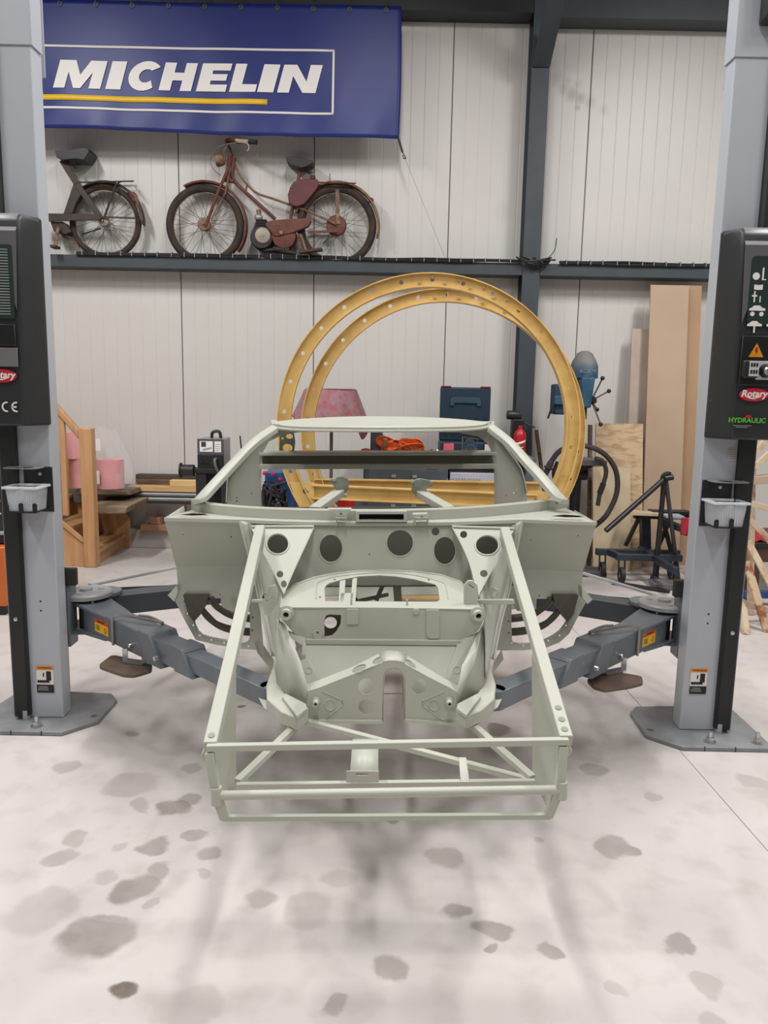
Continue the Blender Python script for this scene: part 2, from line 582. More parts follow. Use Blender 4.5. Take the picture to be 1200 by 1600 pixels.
scuffs(PANEL, [(846, 90, .16, .5), (855, 105, .12, .55), (866, 122, .10, .6), (880, 138, .09, .7), (893, 147, .09, .75), (907, 153, .08, .7), (922, 160, .08, .5), (945, 171, .07, .4), (884, 128, .07, .4), (903, 132, .06, .35), (850, 118, .10, .5), (806, 100, .18, .4), (903, 168, .04, .7), (785, 330, .12, .25)])
GAP = paint('dark panel joint', (96, 92, 88), 0.8)
wb = MB().box((-6.2, WY + 0.012, 0), (6.2, WY + 0.10, 5.7)).build('wall_back', GAP)
struct(wb)
def panel_mesh(w, z0, z1):
    """one ribbed cladding panel: shallow V grooves every 105 mm"""
    pts = [(0, 0.010), (0.004, 0.0)]
    k = 10
    for i in range(1, k):
        x = w * i / k
        pts += [(x - 0.005, 0.0), (x, 0.0028), (x + 0.005, 0.0)]
    pts += [(w - 0.004, 0.0), (w, 0.010)]
    mb = MB()
    vs_ = [(x, y, z) for z in (z0, z1) for (x, y) in pts]
    n = len(pts)
    mb.add(vs_, [(i, i + 1, n + i + 1, n + i) for i in range(n - 1)])
    return mb
PW = 1.147
pm = None
for k in range(-4, 6):
    x0 = -1.7905 + k * PW + 0.002
    if pm is None:
        o = panel_mesh(PW - 0.005, 0.0, 5.65).build('wall_panel', PANEL, wb, smooth=False)
        pm = o.data
    else:
        o = bpy.data.objects.new('wall_panel', pm)
        COL.objects.link(o)
        o.parent = wb
    o.location = (x0, WY, 0)
plainw = paint('side wall cladding', (150, 148, 146), 0.6, var=0.02, scale=1)
struct(MB().box((-6.3, -4.5, 0), (-6.2, WY + 0.1, 5.7)).build('wall_left', plainw))
struct(MB().box((6.2, -4.5, 0), (6.3, WY + 0.1, 5.7)).build('wall_right', plainw))
struct(MB().box((-6.3, -4.6, 0), (6.3, -4.5, 5.7)).build('wall_front', paint('dark hall end', (110, 112, 114), 0.7)))
struct(MB().box((-6.3, -4.6, 5.7), (6.3, WY + 0.1, 5.8)).build('ceiling', paint('ceiling liner', (150, 150, 150), 0.7, var=0.02)))
# kerb at the wall foot
struct(MB().box((-6.2, WY - 0.13, 0), (6.2, WY + 0.02, 0.165)).build('trim_1', CONCP, bevel=0.006))
# steel column (H section)
cx0, cx1 = 1.118, 1.262
def hcol(x0, x1, y0, y1, z0, z1):
    mb = MB()
    mb.box((x0, y0, z0), (x1, y0 + 0.012, z1))
    mb.box((x0, y1 - 0.012, z0), (x1, y1, z1))
    xm = (x0 + x1) / 2
    mb.box((xm - 0.005, y0 + 0.012, z0), (xm + 0.005, y1 - 0.012, z1))
    return mb
CY0 = WY - 0.20
struct(hcol(cx0, cx1, CY0, WY - 0.004, 0, 5.6).build('trim_2', STEELD))
# haunch of the roof frame at the column head
a, b2 = PY(836, 130, CY0 - 0.01), PY(862, -10, 5.9)
hb = MB()
pa, pb = PY(842, 134, CY0), V((1.30, 5.3, 5.25))
hb.bar(V((1.19, CY0 - 0.01, 4.02)), V((1.22, 5.2, 5.0)), 0.14, 0.012, up=(0, 0, 1))
hb.bar(V((1.19, CY0 + 0.05, 4.08)), V((1.22, 5.25, 5.06)), 0.010, 0.16, up=(0, 0, 1))
hb.box((1.12, 4.0, 5.0), (1.32, CY0, 5.02))
struct(hb.build('trim_3', STEELD))
# girts
gz0, gz1 = 2.405, 2.50
GY = WY - 0.20
def girt(x0, x1, z0, z1, y0):
    mb = MB()
    mb.box((x0, y0, z0), (x1, y0 + 0.008, z1))
    mb.box((x0, y0 + 0.008, z1 - 0.008), (x1, WY - 0.004, z1))
    mb.box((x0, y0 + 0.008, z0), (x1, WY - 0.004, z0 + 0.008))
    return mb
struct(girt(-6.1, cx0 - 0.004, gz0, gz1, GY).build('trim_4', STEELD))
struct(girt(cx1 + 0.004, 6.1, gz0, gz1, GY).build('trim_5', STEELD))
tz0 = 4.42
struct(girt(-6.1, cx0 - 0.004, tz0, tz0 + 0.24, GY).build('trim_6', STEELK))
struct(girt(cx1 + 0.004, 6.1, tz0 - 0.03, tz0 + 0.26, GY).build('trim_7', STEELD))
# low girt with pipe rails behind the car
_g = PY(260, 781, GY).z
struct(girt(-6.1, cx0 - 0.004, _g - 0.035, _g + 0.075, GY).build('trim_8', paint('dull girt', (110, 110, 108), 0.6)))
for i, z in enumerate((0.455, 0.525)):
    pass

# lamp housings under the ceiling
for i, (x, y) in enumerate(LAMPS):
    t = thing('strip_lamp', 'long white strip lamp hanging under the hall ceiling', 'lamp', (x, y, LAMP_Z), 'strip lamps under the ceiling')
    MB().box((x - 0.16, y - 0.78, LAMP_Z), (x + 0.16, y + 0.78, LAMP_Z + 0.06)).build('housing', paint('lamp housing', (220, 220, 220), 0.5), t, bevel=0.01)
    for s in (-0.6, 0.6):
        MB().tube([(x, y + s, LAMP_Z + 0.06), (x, y + s, 5.7)], 0.004, 6).build('hanger', CHROME, t)

# cable runs on the girts
def wobble(x0, x1, y, z, amp, step=0.25, sag=0.0):
    n = max(2, int(abs(x1 - x0) / step))
    return [V((x0 + (x1 - x0) * i / n, y + random.uniform(-amp, amp) * 0.5, z + random.uniform(-amp, amp))) for i in range(n + 1)]
for (x0, x1, lab) in ((-2.6, 1.10, 'black cable bundle strapped along the girt under the two mopeds'), (1.42, 2.75, 'black cable bundle strapped along the girt right of the steel column')):
    t = thing('cable_bundle', lab, 'cable', (x0, GY - 0.02, gz1))
    for dz, dy in ((0.0, 0.0), (0.012, 0.010), (0.004, 0.022)):
        MB().tube(catmull(wobble(x0, x1, GY - 0.018 + dy, gz1 + 0.006 + dz, 0.006), 3), 0.009, 6).build('cable', BLACKP, t)
    n = int((x1 - x0) / 0.105)
    for i in range(n):
        x = x0 + 0.05 + i * 0.105 + random.uniform(-.012, .012)
        MB().box((x - 0.003, GY - 0.031, gz1 - 0.006), (x + 0.003, GY + 0.02, gz1 + 0.030)).build('cable_tie', paint('pale tie', (150, 146, 140), 0.5), t)
t = thing('cable_bundle', 'knot of dark cables tied where girt meets steel column', 'cable', (1.19, CY0 - 0.03, 2.50))
for i in range(7):
    p = [V((1.02 + 0.03 * i + random.uniform(-.05, .05), CY0 - 0.03 - random.random() * .03, 2.52 + random.uniform(-.01, .03))),
         V((1.15 + random.uniform(-.05, .05), CY0 - 0.04 - random.random() * .03, 2.50 + random.uniform(-.02, .04))),
         V((1.25 + random.uniform(-.03, .05), CY0 - 0.04 - random.random() * .03, 2.50 + random.uniform(-.05, .03))),
         V((1.36 + random.uniform(-.05, .05), CY0 - 0.01, 2.52 + random.uniform(-.01, .03)))]
    MB().tube(catmull(p, 5), 0.007, 6).build('cable', BLACKP, t)
p = [V((1.30, CY0 - 0.02, 2.52)), V((1.37, CY0 - 0.02, 2.60)), V((1.385, CY0 - 0.02, 2.70))]
MB().tube(catmull(p, 5), 0.004, 6).build('cable_end', BLACKP, t)
# thin white conduit right of the column, below the girt
c0 = PY(836, 440, WY - 0.05)
t = thing('conduit', 'thin white conduit running down the wall beside the steel column', 'pipe', (c0.x, c0.y, 0.2))
MB().tube([(c0.x, c0.y, 0.2), (c0.x, c0.y, 2.40)], 0.011, 8).build('pipe', paint('white conduit', (214, 208, 200), 0.5), t)
for z in (0.6, 1.2, 1.8, 2.3):
    MB().box((c0.x - 0.018, c0.y - 0.014, z), (c0.x + 0.018, WY, z + 0.02)).build('clip', GREYP, t)

# ------------------------------------------------------------------ banner
BY = WY - 0.30
bl, br_ = PY(18, 100, BY).x, PY(625, 120, BY).x
bt, bb = 4.40, PY(622, 217, BY).z
bbl = PY(75, 201, BY).z
def bwave(x, z):
    h = (bt - z) / (bt - bb)
    return 0.010 * math.sin(x * 3.1 + 0.5) * h + 0.006 * math.sin(x * 9.0 + z * 4) * h + 0.004 * math.sin(x * 17 - z * 7) * h * h
def bmap(u, w):                       # u along, w down, both 0..1
    x = bl + (br_ - bl) * u
    zt = bt + 0.012 * math.sin(u * 9) * 0.3
    zb = bbl + (bb - bbl) * u + 0.008 * math.sin(u * 7)
    z = zt + (zb - zt) * w
    return V((x + 0.01 * math.sin(w * 3) * (u > 0.98), BY + bwave(x, z), z))
def bpix(x, y, off=0.0):
    p = PY(x, y, BY)
    return V((p.x, BY + bwave(p.x, p.z) - off, p.z))
t = thing('banner', 'blue banner with white MICHELIN lettering hung above the mopeds', 'banner', (bl, BY, bt))
NAVYB = paint('royal blue banner vinyl', (17, 36, 112), 0.45, var=0.05, scale=1.5)
MB().grid(bmap, 90, 30).build('sheet', NAVYB, t, solid=0.002)
def bline(p0, p1, w, name, mat, n=30):
    mb = MB()
    d = (p1 - p0).normalized()
    s = V((0, 0, 1)) if abs(d.x) > 0.5 else V((1, 0, 0))
    f = lambda a, b: (lambda q: V((q.x, BY + bwave(q.x, q.z) - 0.005, q.z)))(p0 + (p1 - p0) * a + s * (b - 0.5) * w)
    mb.grid(f, n, 1)
    return mb.build(name, mat, t, solid=0.002)
P = lambda x, y: PY(x, y, BY)
bline(P(20, 71), P(523, 80), 0.017, 'border_line', WHITEP)
bline(P(20, 167), P(521, 179), 0.017, 'border_line', WHITEP)
bline(P(521.5, 80), P(520, 179), 0.017, 'border_line', WHITEP)
bline(P(20, 151), P(418, 160), 0.040, 'stripe', YELP)
# lettering: heavy slanted capitals cut as polygons (x in cap heights)
def glyphs():
    G = {}
    G['M'] = (1.62, [[(0, 0), (.40, 0), (.40, .58), (.70, 0), (.94, 0), (1.22, .58), (1.22, 0), (1.62, 0), (1.62, 1), (1.06, 1), (.82, .48), (.56, 1), (0, 1)]], [])
    G['I'] = (.44, [[(0, 0), (.44, 0), (.44, 1), (0, 1)]], [])
    o = [(.62 + .62 * math.cos(a) * 1.05, .5 + .53 * math.sin(a)) for a in [math.radians(d) for d in range(38, 323, 15)]]
    i = [(.66 + .27 * math.cos(a) * 1.05, .5 + .24 * math.sin(a)) for a in [math.radians(d) for d in range(322, 37, -15)]]
    G['C'] = (1.16, [o + i], [])
    G['H'] = (1.20, [[(0, 0), (.42, 0), (.42, .37), (.78, .37), (.78, 0), (1.2, 0), (1.2, 1), (.78, 1), (.78, .65), (.42, .65), (.42, 1), (0, 1)]], [])
    G['E'] = (1.02, [[(0, 0), (1.02, 0), (1.02, .25), (.42, .25), (.42, .39), (.95, .39), (.95, .62), (.42, .62), (.42, .75), (1.02, .75), (1.02, 1), (0, 1)]], [])
    G['L'] = (.98, [[(0, 0), (.98, 0), (.98, .27), (.42, .27), (.42, 1), (0, 1)]], [])
    G['N'] = (1.30, [[(0, 0), (.40, 0), (.40, .60), (.86, 0), (1.30, 0), (1.30, 1), (.90, 1), (.90, .40), (.44, 1), (0, 1)]], [])
    return G
GL = glyphs()
# left foot and right end of every letter in the photo (baseline pixels)
pos = [('M', 84, 157), ('I', 165, 188), ('C', 197, 243), ('H', 248, 298), ('E', 306, 352), ('L', 358, 399), ('I', 402, 427), ('N', 433, 493)]
for ch, xa, xb in pos:
    w, outs, holes = GL[ch]
    mb = MB()
    for po in outs:
        loop = []
        for (gx, gy_) in po:
            px = xa + (xb - xa) * gx / w + 11.5 * gy_
            base = 138.0 + (xa - 84) * 8.5 / 410 + (gx / w) * (xb - xa) * 8.5 / 410
            py = base - 43.5 * gy_
            loop.append(bpix(px, py, 0.006))
        mb.plate3([V((q.x, BY, q.z)) for q in loop], [], (0, -0.002, 0))
        k = len(loop)
        mb.v = [V((q.x, q.y + bwave(q.x, q.z) - 0.006, q.z)) for q in mb.v]
    mb.build('letter', WHITEP, t, smooth=False)
for i in range(11):
    x = bl + 0.12 + (br_ - bl - 0.24) * i / 10
    MB().lathe([(0.010, -0.003), (0.02, -0.003), (0.02, 0.003), (0.010, 0.003)], (x, BY - 0.004, bt - 0.03), (0, 1, 0), 14).build('eyelet', STEELD, t)
    MB().tube([(x, BY - 0.01, bt - 0.03), (x, BY - 0.02, bt + 0.03), (x, GY - 0.01, bt + 0.08)], 0.004, 6).build('cord', STEELK, t)
# bungee at the corner
q0, q1, q2 = bpix(622, 214, 0.01), P(629, 238), P(632, 245)
t2 = thing('bungee_cord', 'short dark bungee with hook at the lower banner corner', 'cord', q2)
MB().tube([q0, q1], 0.009, 8).build('strap', BLACKP, t2)
MB().tube(catmull([q1, q1 + V((0.012, 0, -.02)), q2 + V((0.012, 0, -.01)), q2 + V((-.006, 0, -.012)), q2 + V((-.014, 0, 0.012))], 4), 0.004, 6).build('hook', DKMETAL, t2)
MB().tube([q2, PY(696, 404, GY + 0.05)], 0.0018, 5).build('string', GREYP, t2)

# ================================================================== TWO POST LIFT
XI = {-1: -1.311, 1: 1.247}                # inner corner of each post
FYP = 3.10                                   # post front face
def decal(t, name, mat, o, u, v, w, h, th=0.0015, r=0.0):
    mb = MB()
    pts = rrect(-w / 2, -h / 2, w / 2, h / 2, r, 4) if r else [(-w / 2, -h / 2), (w / 2, -h / 2), (w / 2, h / 2), (-w / 2, h / 2)]
    mb.plate(pts, [], o, u, v, th)
    return mb.build(name, mat, t, smooth=False)
def lift(s):
    X = lambda d: XI[s] + s * d            # d = distance outwards from the inner face
    side = {-1: 'left', 1: 'right'}[s]
    nm = {-1: 'grey lift post with CE mark box below the blue banner', 1: 'grey lift post with pictogram control box beside the leaning boards'}[s]
    t = thing('lift_post', nm, 'car lift', (X(0.12), FYP + 0.15, 0), 'posts of the two post lift')
    # column: channel open to the inside
    c0 = {1: 0.032, -1: 0.041}[s]
    sec = [(c0, 0), (0.252, 0), (0.252, 0.30), (0.13, 0.30), (0.13, 0.285), (0.237, 0.285), (0.237, 0.012), (c0 + 0.012, 0.012), (c0 + 0.012, 0.085), (c0, 0.085)]
    mb = MB()
    mb.plate3([(X(d), FYP + y, 0.02) for d, y in sec], [], (0, 0, 3.6))
    mb.build('column', LIFTG, t, bevel=0.009, seg=3, ang=25)
    # upper extension sleeve
    zt = {-1: PY(30, 71, FYP).z, 1: PY(1160, 90, FYP).z}[s]
    sec2 = [(c0 - 0.006, -0.007), (0.259, -0.007), (0.259, 0.31), (0.12, 0.31), (0.12, 0.302), (0.253, 0.302), (0.253, -0.001), (c0 - 0.001, -0.001), (c0 - 0.001, 0.087), (c0 - 0.006, 0.087)]
    mb = MB().plate3([(X(d), FYP + y, zt) for d, y in sec2], [], (0, 0, 1.1))
    mb.build('extension_sleeve', LIFTG, t, bevel=0.003, ang=25)
    for (d, z) in ((0.19, zt + 0.05), (0.07, zt + 0.28), (0.19, zt + 0.30), (0.215, zt + 0.14)):
        MB().lathe([(0.0, -0.020), (0.010, -0.018), (0.014, -0.012), (0.014, 0)], (X(d), FYP - 0.008, z), (0, 1, 0), 10).build('sleeve_bolt', CHROME, t)
    if s > 0:
        MB().box((X(0.10), FYP - 0.09, zt + 0.10), (X(0.30), FYP - 0.010, zt + 0.30)).build('motor_box', BLACKP, t, bevel=0.012)
        decal(t, 'red_sign', REDP, (X(0.012), FYP + 0.01, zt + 0.27), V((s * 0.7, -0.7, 0)), (0, 0, 1), 0.03, 0.05)
    # foot plate
    px = {1: [(1067, 1167), (1009, 1148), (984.5, 1113)], -1: [(96, 1144), (153, 1126), (183, 1093)]}[s]
    pts = [PZ(x, y, 0.018) for x, y in px]
    y0 = pts[0].y
    outer = [V((X(0.36) if s > 0 else X(0.42), y0 + 0.0, 0.018)), pts[0], pts[1], pts[2], V((pts[2].x + s * .05, pts[2].y + 0.07, 0.018)), V((X(0.36), pts[2].y + 0.10, 0.018))]
    hole = [(lambda c: [(c.x + a, c.y + b, 0.018) for a, b in ngon(0, 0, 0.014, n=12)])(PZ({1: 1016, -1: 147}[s], {1: 1140, -1: 1118}[s], 0.018))]
    MB().plate3(outer, hole, (0, 0, -0.0175)).build('foot_plate', paint('scuffed foot plate grey', (138, 140, 142), 0.45, var=0.12, scale=9), t, bevel=0.003)
    for d in (0.075, 0.20):
        x = X(d)
        MB().box((x - 0.002, y0 - 0.0008, 0.001), (x + 0.002, y0 + 0.006, 0.0188)).build('weld_gap', BLKP, t)
    for (d, yy) in ((0.115, y0 + 0.05), (0.31, y0 + 0.05), (0.31, y0 + 0.36)):
        c = V((X(d), yy, 0.018))
        b = MB().lathe([(0.024, 0), (0.024, 0.004)], c, (0, 0, 1), 16).build('washer', CHROME, t)
        MB().lathe([(0.017, 0.004), (0.017, 0.022)], c, (0, 0, 1), 6).build('nut', CHROME, t, smooth=False)
        MB().lathe([(0.009, 0.022), (0.009, 0.045)], c, (0, 0, 1), 10).build('stud', CHROME, t)
    # black cylinder cover strip
    cv = MB()
    prof = [(-0.034, 0), (-0.034, 0.020), (-0.026, 0.030), (0.026, 0.030), (0.034, 0.020), (0.034, 0)]
    cv.plate3([(X(0.205) + a, FYP - b, 0.035) for a, b in prof], [], (0, 0, 3.0))
    cv.build('cylinder_cover', paint('matt black cover', (28, 31, 31), 0.5, var=0.04), t, bevel=0.003)
    MB().cyl((X(0.19), FYP - 0.016, 0.018), (X(0.19), FYP - 0.016, 0.06), 0.017, 12).build('cylinder_foot', CHROME, t)
    for z in (0.46, 3.0):
        MB().lathe([(0, -0.006), (0.008, -0.005), (0.0095, 0)], (X(0.205), FYP - 0.030, z), (0, 1, 0), 12).build('cover_screw', CHROME, t)
    for z in (0.49, 0.53):
        MB().lathe([(0, -0.001), (0.004, -0.001), (0.004, 0.0)], (X(0.113), FYP - 0.0002, z), (0, 1, 0), 8).build('rivet_hole', BLKP, t)
    # control box
    cb = {1: [(1135, 355), (1107, 683)], -1: [(50, 333), (76, 660)]}[s]
    zT, zB = 2.052, 1.262
    fr, bk = FYP - 0.155, FYP - 0.0005
    di = lambda z: 0.030                                  # inner rear edge
    def ring(z, dep, din, rnd):
        f = FYP - dep
        return [(X(0.030), bk, z), (X(0.030), FYP - 0.03, z), (X(din), f, z), (X(0.40), f, z), (X(0.40), bk, z)]
    body = MB()
    levels = [(zB, 0.115, 0.092), (1.55, 0.118, 0.080), (1.78, 0.120, 0.072), (1.98, 0.120, 0.068), (2.03, 0.112, 0.070), (zT, 0.085, 0.074)]
    rs = [ring(z, d, dn, 0) for z, d, dn in levels]
    k = 5
    body.add([p for r in rs for p in r], [(i * k + j, i * k + (j + 1) % k, (i + 1) * k + (j + 1) % k, (i + 1) * k + j) for i in range(len(rs) - 1) for j in range(k)] + [tuple(range(k)), tuple((len(rs) - 1) * k + j for j in range(k))])
    bx = body.build('control_box', BOXB, t, bevel=0.008, seg=3)
    # grey upper front hood
    f0 = FYP - 0.122
    hd = MB()
    hd.plate3([(X(0.076), f0, 1.985), (X(0.40), f0, 1.985), (X(0.40), f0, 1.87), (X(0.20), f0, 1.87), (X(0.12), f0, 1.80), (X(0.088), f0, 1.70)], [], (0, -0.003, 0))
    hd.add([(X(0.076), f0 - .003, 1.985), (X(0.40), f0 - .003, 1.985), (X(0.40), FYP - 0.088, 2.054), (X(0.080), FYP - 0.088, 2.054)], [(0, 1, 2, 3)])
    hd.build('box_hood', BOXG, bx)
    for z, dd in ((1.86, 0.031), (1.70, 0.031), (1.31, 0.031)):
        MB().lathe([(0, -0.005), (0.005, -0.004), (0.006, 0)], (X(0.034), FYP - 0.032, z), (s * -0.7, -0.7, 0), 8).build('box_screw', CHROME, bx)
    fy = FYP - 0.1235
    U, Z = V((1, 0, 0)), V((0, 0, 1))
    if s > 0:
        decal(bx, 'pictogram_sticker', DGREEN, (X(0.22), fy - 0.002, 1.82), U, Z, 0.23, 0.25, r=0.015)
        pc = MB()
        yy = fy - 0.0045
        def car(x, z, w, mb):
            mb.plate([(-w / 2, 0), (w / 2, 0), (w / 2, .008), (w * .3, .011), (w * .15, .019), (-w * .2, .019), (-w * .38, .010), (-w / 2, .008)], [], (x, yy, z), U, Z, 0.001)
        x0 = X(0.115)
        pic = []
        m1 = MB(); m1.plate(ngon(0, 0, .014, n=8), [], (x0 + .01, yy, 1.872), U, Z, .001); m1.plate([(0, 0), (.016, 0), (.016, .004), (.006, .004), (.006, .045), (0, .045)], [], (x0 + .032, yy, 1.858), U, Z, .001); pic.append(m1)
        m2 = MB(); m2.plate([(-.016, -.008), (0, -.010), (.016, -.008), (.016, .010), (0, .008), (-.016, .010)], [], (x0 + .022, yy, 1.832), U, Z, .001); pic.append(m2)
        m3 = MB(); m3.plate([(0, 0), (.005, 0), (.005, .02), (.012, .02), (.012, .026), (.005, .026), (.005, .04), (0, .04), (0, .026), (-.007, .026), (-.007, .02), (0, .02)], [], (x0 + .008, yy, 1.778), U, Z, .001); m3.plate([(0, 0), (.004, 0), (.004, .022), (0, .022)], [], (x0 + .03, yy, 1.778), U, Z, .001); pic.append(m3)
        m4 = MB(); car(x0 + .025, 1.747, .06, m4); m4.plate(ngon(0, 0, .0085, n=10), [], (x0 + .008, yy, 1.735), U, Z, .001); m4.plate(ngon(0, 0, .0085, n=10), [], (x0 + .042, yy, 1.735), U, Z, .001); pic.append(m4)
        m5 = MB(); car(x0 + .02, 1.69, .055, m5); m5.plate([(-.003, 0), (.003, 0), (.003, -.024), (-.003, -.024)], [], (x0 + .02, yy, 1.69), U, Z, .001); pic.append(m5)
        m6 = MB(); car(x0 + .095, 1.775, .06, m6); pic.append(m6)
        m7 = MB(); car(x0 + .095, 1.69, .06, m7); m7.plate([(-.004, 0), (.004, 0), (.004, -.024), (-.004, -.024)], [], (x0 + .095, yy, 1.69), U, Z, .001); pic.append(m7)
        for z in (1.865, 1.822):
            m8 = MB(); m8.plate([(-.025, -.004), (.03, -.004), (.03, .004), (.008, .004), (.008, .016), (-.002, .016), (-.002, .004), (-.025, .004)], [], (x0 + .10, yy, z), U, Z, .001); pic.append(m8)
        m9 = MB(); m9.plate([(-.02, 0), (.03, 0), (.03, .03), (.024, .03), (.024, .006), (-.02, .006)], [], (x0 + .10, yy, 1.735), U, Z, .001); pic.append(m9)
        for m_ in pic:
            m_.build('pictogram', WHITEP, bx, smooth=False)
        MB().plate([(-.021, -.016), (.021, -.016), (0, .020)], [], (x0 + .078, yy - .001, 1.915), U, Z, .001).build('warning_triangle', YELP, bx, smooth=False)
        MB().plate([(-.002, -.008), (.002, -.008), (.003, .010), (-.003, .010)], [], (x0 + .078, yy - .0025, 1.913), U, Z, .001).build('mark', BLKP, bx, smooth=False)
        MB().box((X(0.095), fy - 0.006, 1.47), (X(0.34), fy, 1.655)).build('recess_panel', paint('black recess', (24, 25, 25), 0.4), bx, bevel=0.004)
        MB().plate([(-.028, -.024), (.028, -.024), (0, .028)], [], (X(.150), fy - .007, 1.60), U, Z, .001).build('voltage_triangle', ORAP, bx, smooth=False)
        MB().plate([(-.003, .012), (.005, .012), (.001, .001), (.006, .001), (-.003, -.016), (-.001, -.003), (-.006, -.003)], [], (X(.150), fy - .0085, 1.60), U, Z, .001).build('bolt_mark', paint('dark red print', (150, 40, 30), 0.5), bx, smooth=False)
        sw = MB().box((X(0.098), fy - 0.030, 1.497), (X(0.155), fy - 0.004, 1.563)).build('switch', BLACKP, bx, bevel=0.006)
        MB().box((X(0.118), fy - 0.0325, 1.504), (X(0.154), fy - 0.0305, 1.56)).build('switch_plate', paint('silver plate', (200, 200, 200), 0.35), bx)
        for zz in (1.546, 1.520):
            for xx in (.126, .136, .146):
                MB().box((X(xx) - .0035, fy - .0338, zz - .007), (X(xx) + .0035, fy - .0328, zz + .007)).build('switch_mark', BLKP, bx)
        MB().box((X(0.155), fy - 0.009, 1.492), (X(0.30), fy - 0.004, 1.562)).build('switch_surround', paint('silver plate', (200, 200, 200), 0.35), bx, bevel=0.003)
        MB().lathe([(0.026, 0), (0.022, 0.022), (0.016, 0.026)], (X(0.190), fy - 0.009, 1.525), (0, -1, 0), 18).build('rotary_knob', BLACKP, bx)
        MB().lathe([(0.017, 0.026), (0.012, 0.034), (0, 0.035)], (X(0.190), fy - 0.009, 1.525), (0, -1, 0), 18).build('key_switch', CHROME, bx)
        lx, lz = X(0.158), 1.435
        MB().plate(ngon(0, 0, .056, .025, 26), [], (lx, fy - .001, lz), U, Z, .002).build('logo_oval', REDP, bx, smooth=False)
        textmb('Rotary', 0.036, (lx, fy - .0038, lz + .003), U, Z, .001, shear=.2, off=.001).build('logo_text', WHITEP, bx, smooth=False)
        MB().plate([(-.034, -.006), (0, -.012), (.036, -.004), (.0, -.017), (-.02, -.014)], [], (lx, fy - .0038, lz), U, Z, .001).build('logo_swoosh', WHITEP, bx, smooth=False)
        textmb('HYDRAULIC', 0.026, (X(0.142), fy - .001, 1.337), U, Z, .001, off=.0006).build('green_text', GREENP, bx, smooth=False)
        MB().plate(ngon(0, 0, .012, .006, 16), [], (X(0.145), fy - .001, 1.352), U, Z, .0012).build('small_oval', REDP, bx, smooth=False)
        for zz, w in ((1.317, .07), (1.311, .045)):
            decal(bx, 'small_print', GREYP, (X(0.118) + w * 0.1, fy - .001, zz), U, Z, w, 0.0022)
        # wavy edge of a side flap
        fp = [PY(x, y, FYP - 0.035) for x, y in ((1114, 553), (1117, 553), (1121, 562), (1125, 566), (1128, 572), (1128, 588), (1126, 606), (1121, 615), (1113, 624), (1109, 627))]
        MB().tube(fp, 0.0025, 6).build('flap_edge', paint('flap edge', (80, 80, 80), 0.4), bx)
        decal(t, 'rating_label', paint('pale label', (196, 194, 188), 0.5), PY(1144, 710, FYP - 0.001), U, Z, 0.036, 0.05)
        for i in range(5):
            decal(t, 'label_line', GREYP, PY(1144, 703 + i * 3.4, FYP - 0.003), U, Z, 0.028, 0.002)
    else:
        decal(bx, 'text_sticker', DGREEN, (X(0.21), fy - 0.002, 1.80), U, Z, 0.23, 0.27, r=0.01)
        ln = MB()
        for i in range(24):
            w = random.choice((.06, .09, .12, .10))
            ln.box((X(0.110) - w, fy - 0.0052, 1.915 - i * 0.0102), (X(0.110), fy - 0.0042, 1.9185 - i * 0.0102))
        ln.build('fine_print', GREYP, bx, smooth=False, kind='stuff')
        MB().box((X(0.36), fy - 0.006, 1.565), (X(0.098), fy, 1.645)).build('recess_panel', paint('black recess', (24, 25, 25), 0.4), bx, bevel=0.004)
        MB().box((X(0.34), fy - 0.005, 1.487), (X(0.093), fy - 0.0005, 1.558)).build('grey_panel', paint('worn grey panel', (112, 110, 110), 0.5, var=.05), bx, bevel=0.012)
        lx, lz = X(0.158), 1.452
        MB().plate(ngon(0, 0, .056, .025, 26), [], (lx, fy - .001, lz), U, Z, .002).build('logo_oval', REDP, bx, smooth=False)
        textmb('Rotary', 0.036, (lx, fy - .0038, lz + .003), U, Z, .001, shear=.2, off=.001).build('logo_text', WHITEP, bx, smooth=False)
        MB().plate([(-.034, -.006), (0, -.012), (.036, -.004), (.0, -.017), (-.02, -.014)], [], (lx, fy - .0038, lz), U, Z, .001).build('logo_swoosh', WHITEP, bx, smooth=False)
        for cxx, bar in ((X(0.150), 0), (X(0.113), 1)):
            mb = MB()
            rr, n = 0.020, 14
            o_ = [(rr * math.cos(a), rr * math.sin(a)) for a in [math.radians(80 + 200 * i / n) for i in range(n + 1)]]
            i_ = [((rr - .006) * math.cos(a), (rr - .006) * math.sin(a)) for a in [math.radians(280 - 200 * i / n) for i in range(n + 1)]]
            mb.plate(o_ + i_, [], (cxx + .004, fy - .001, 1.335), U, Z, .0012)
            if bar:
                mb.plate([(-.018, -.003), (0, -.003), (0, .003), (-.018, .003)], [], (cxx + .004, fy - .001, 1.335), U, Z, .0012)
            mb.build('conformity_mark', WHITEP, bx, smooth=False)
    # warning label low on the post
    lc = PY({1: 1091, -1: 71}[s], {1: 1064, -1: 1061}[s], FYP)
    W, Hh = 0.072, 0.118
    if s > 0: W, Hh = .070, .112
    lab = decal(t, 'warning_label', WHITEP, (lc.x, FYP - .0012, lc.z), U, Z, W, Hh)
    decal(lab, 'label_head', ORAP, (lc.x, FYP - .003, lc.z + Hh * .43), U, Z, W, Hh * .14)
    textmb('WARNING', 0.012, (lc.x, FYP - .005, lc.z + Hh * .43), U, Z, .0008).build('label_text', BLKP, lab, smooth=False)
    decal(lab, 'label_foot', BLKP, (lc.x, FYP - .003, lc.z - Hh * .35), U, Z, W, Hh * .30)
    decal(lab, 'label_picture', BLKP, (lc.x + W * .22, FYP - .003, lc.z + Hh * .13), U, Z, W * .28, Hh * .34)
    decal(lab, 'label_picture', BLKP, (lc.x - W * .1, FYP - .003, lc.z - Hh * .08), U, Z, W * .7, Hh * .09)
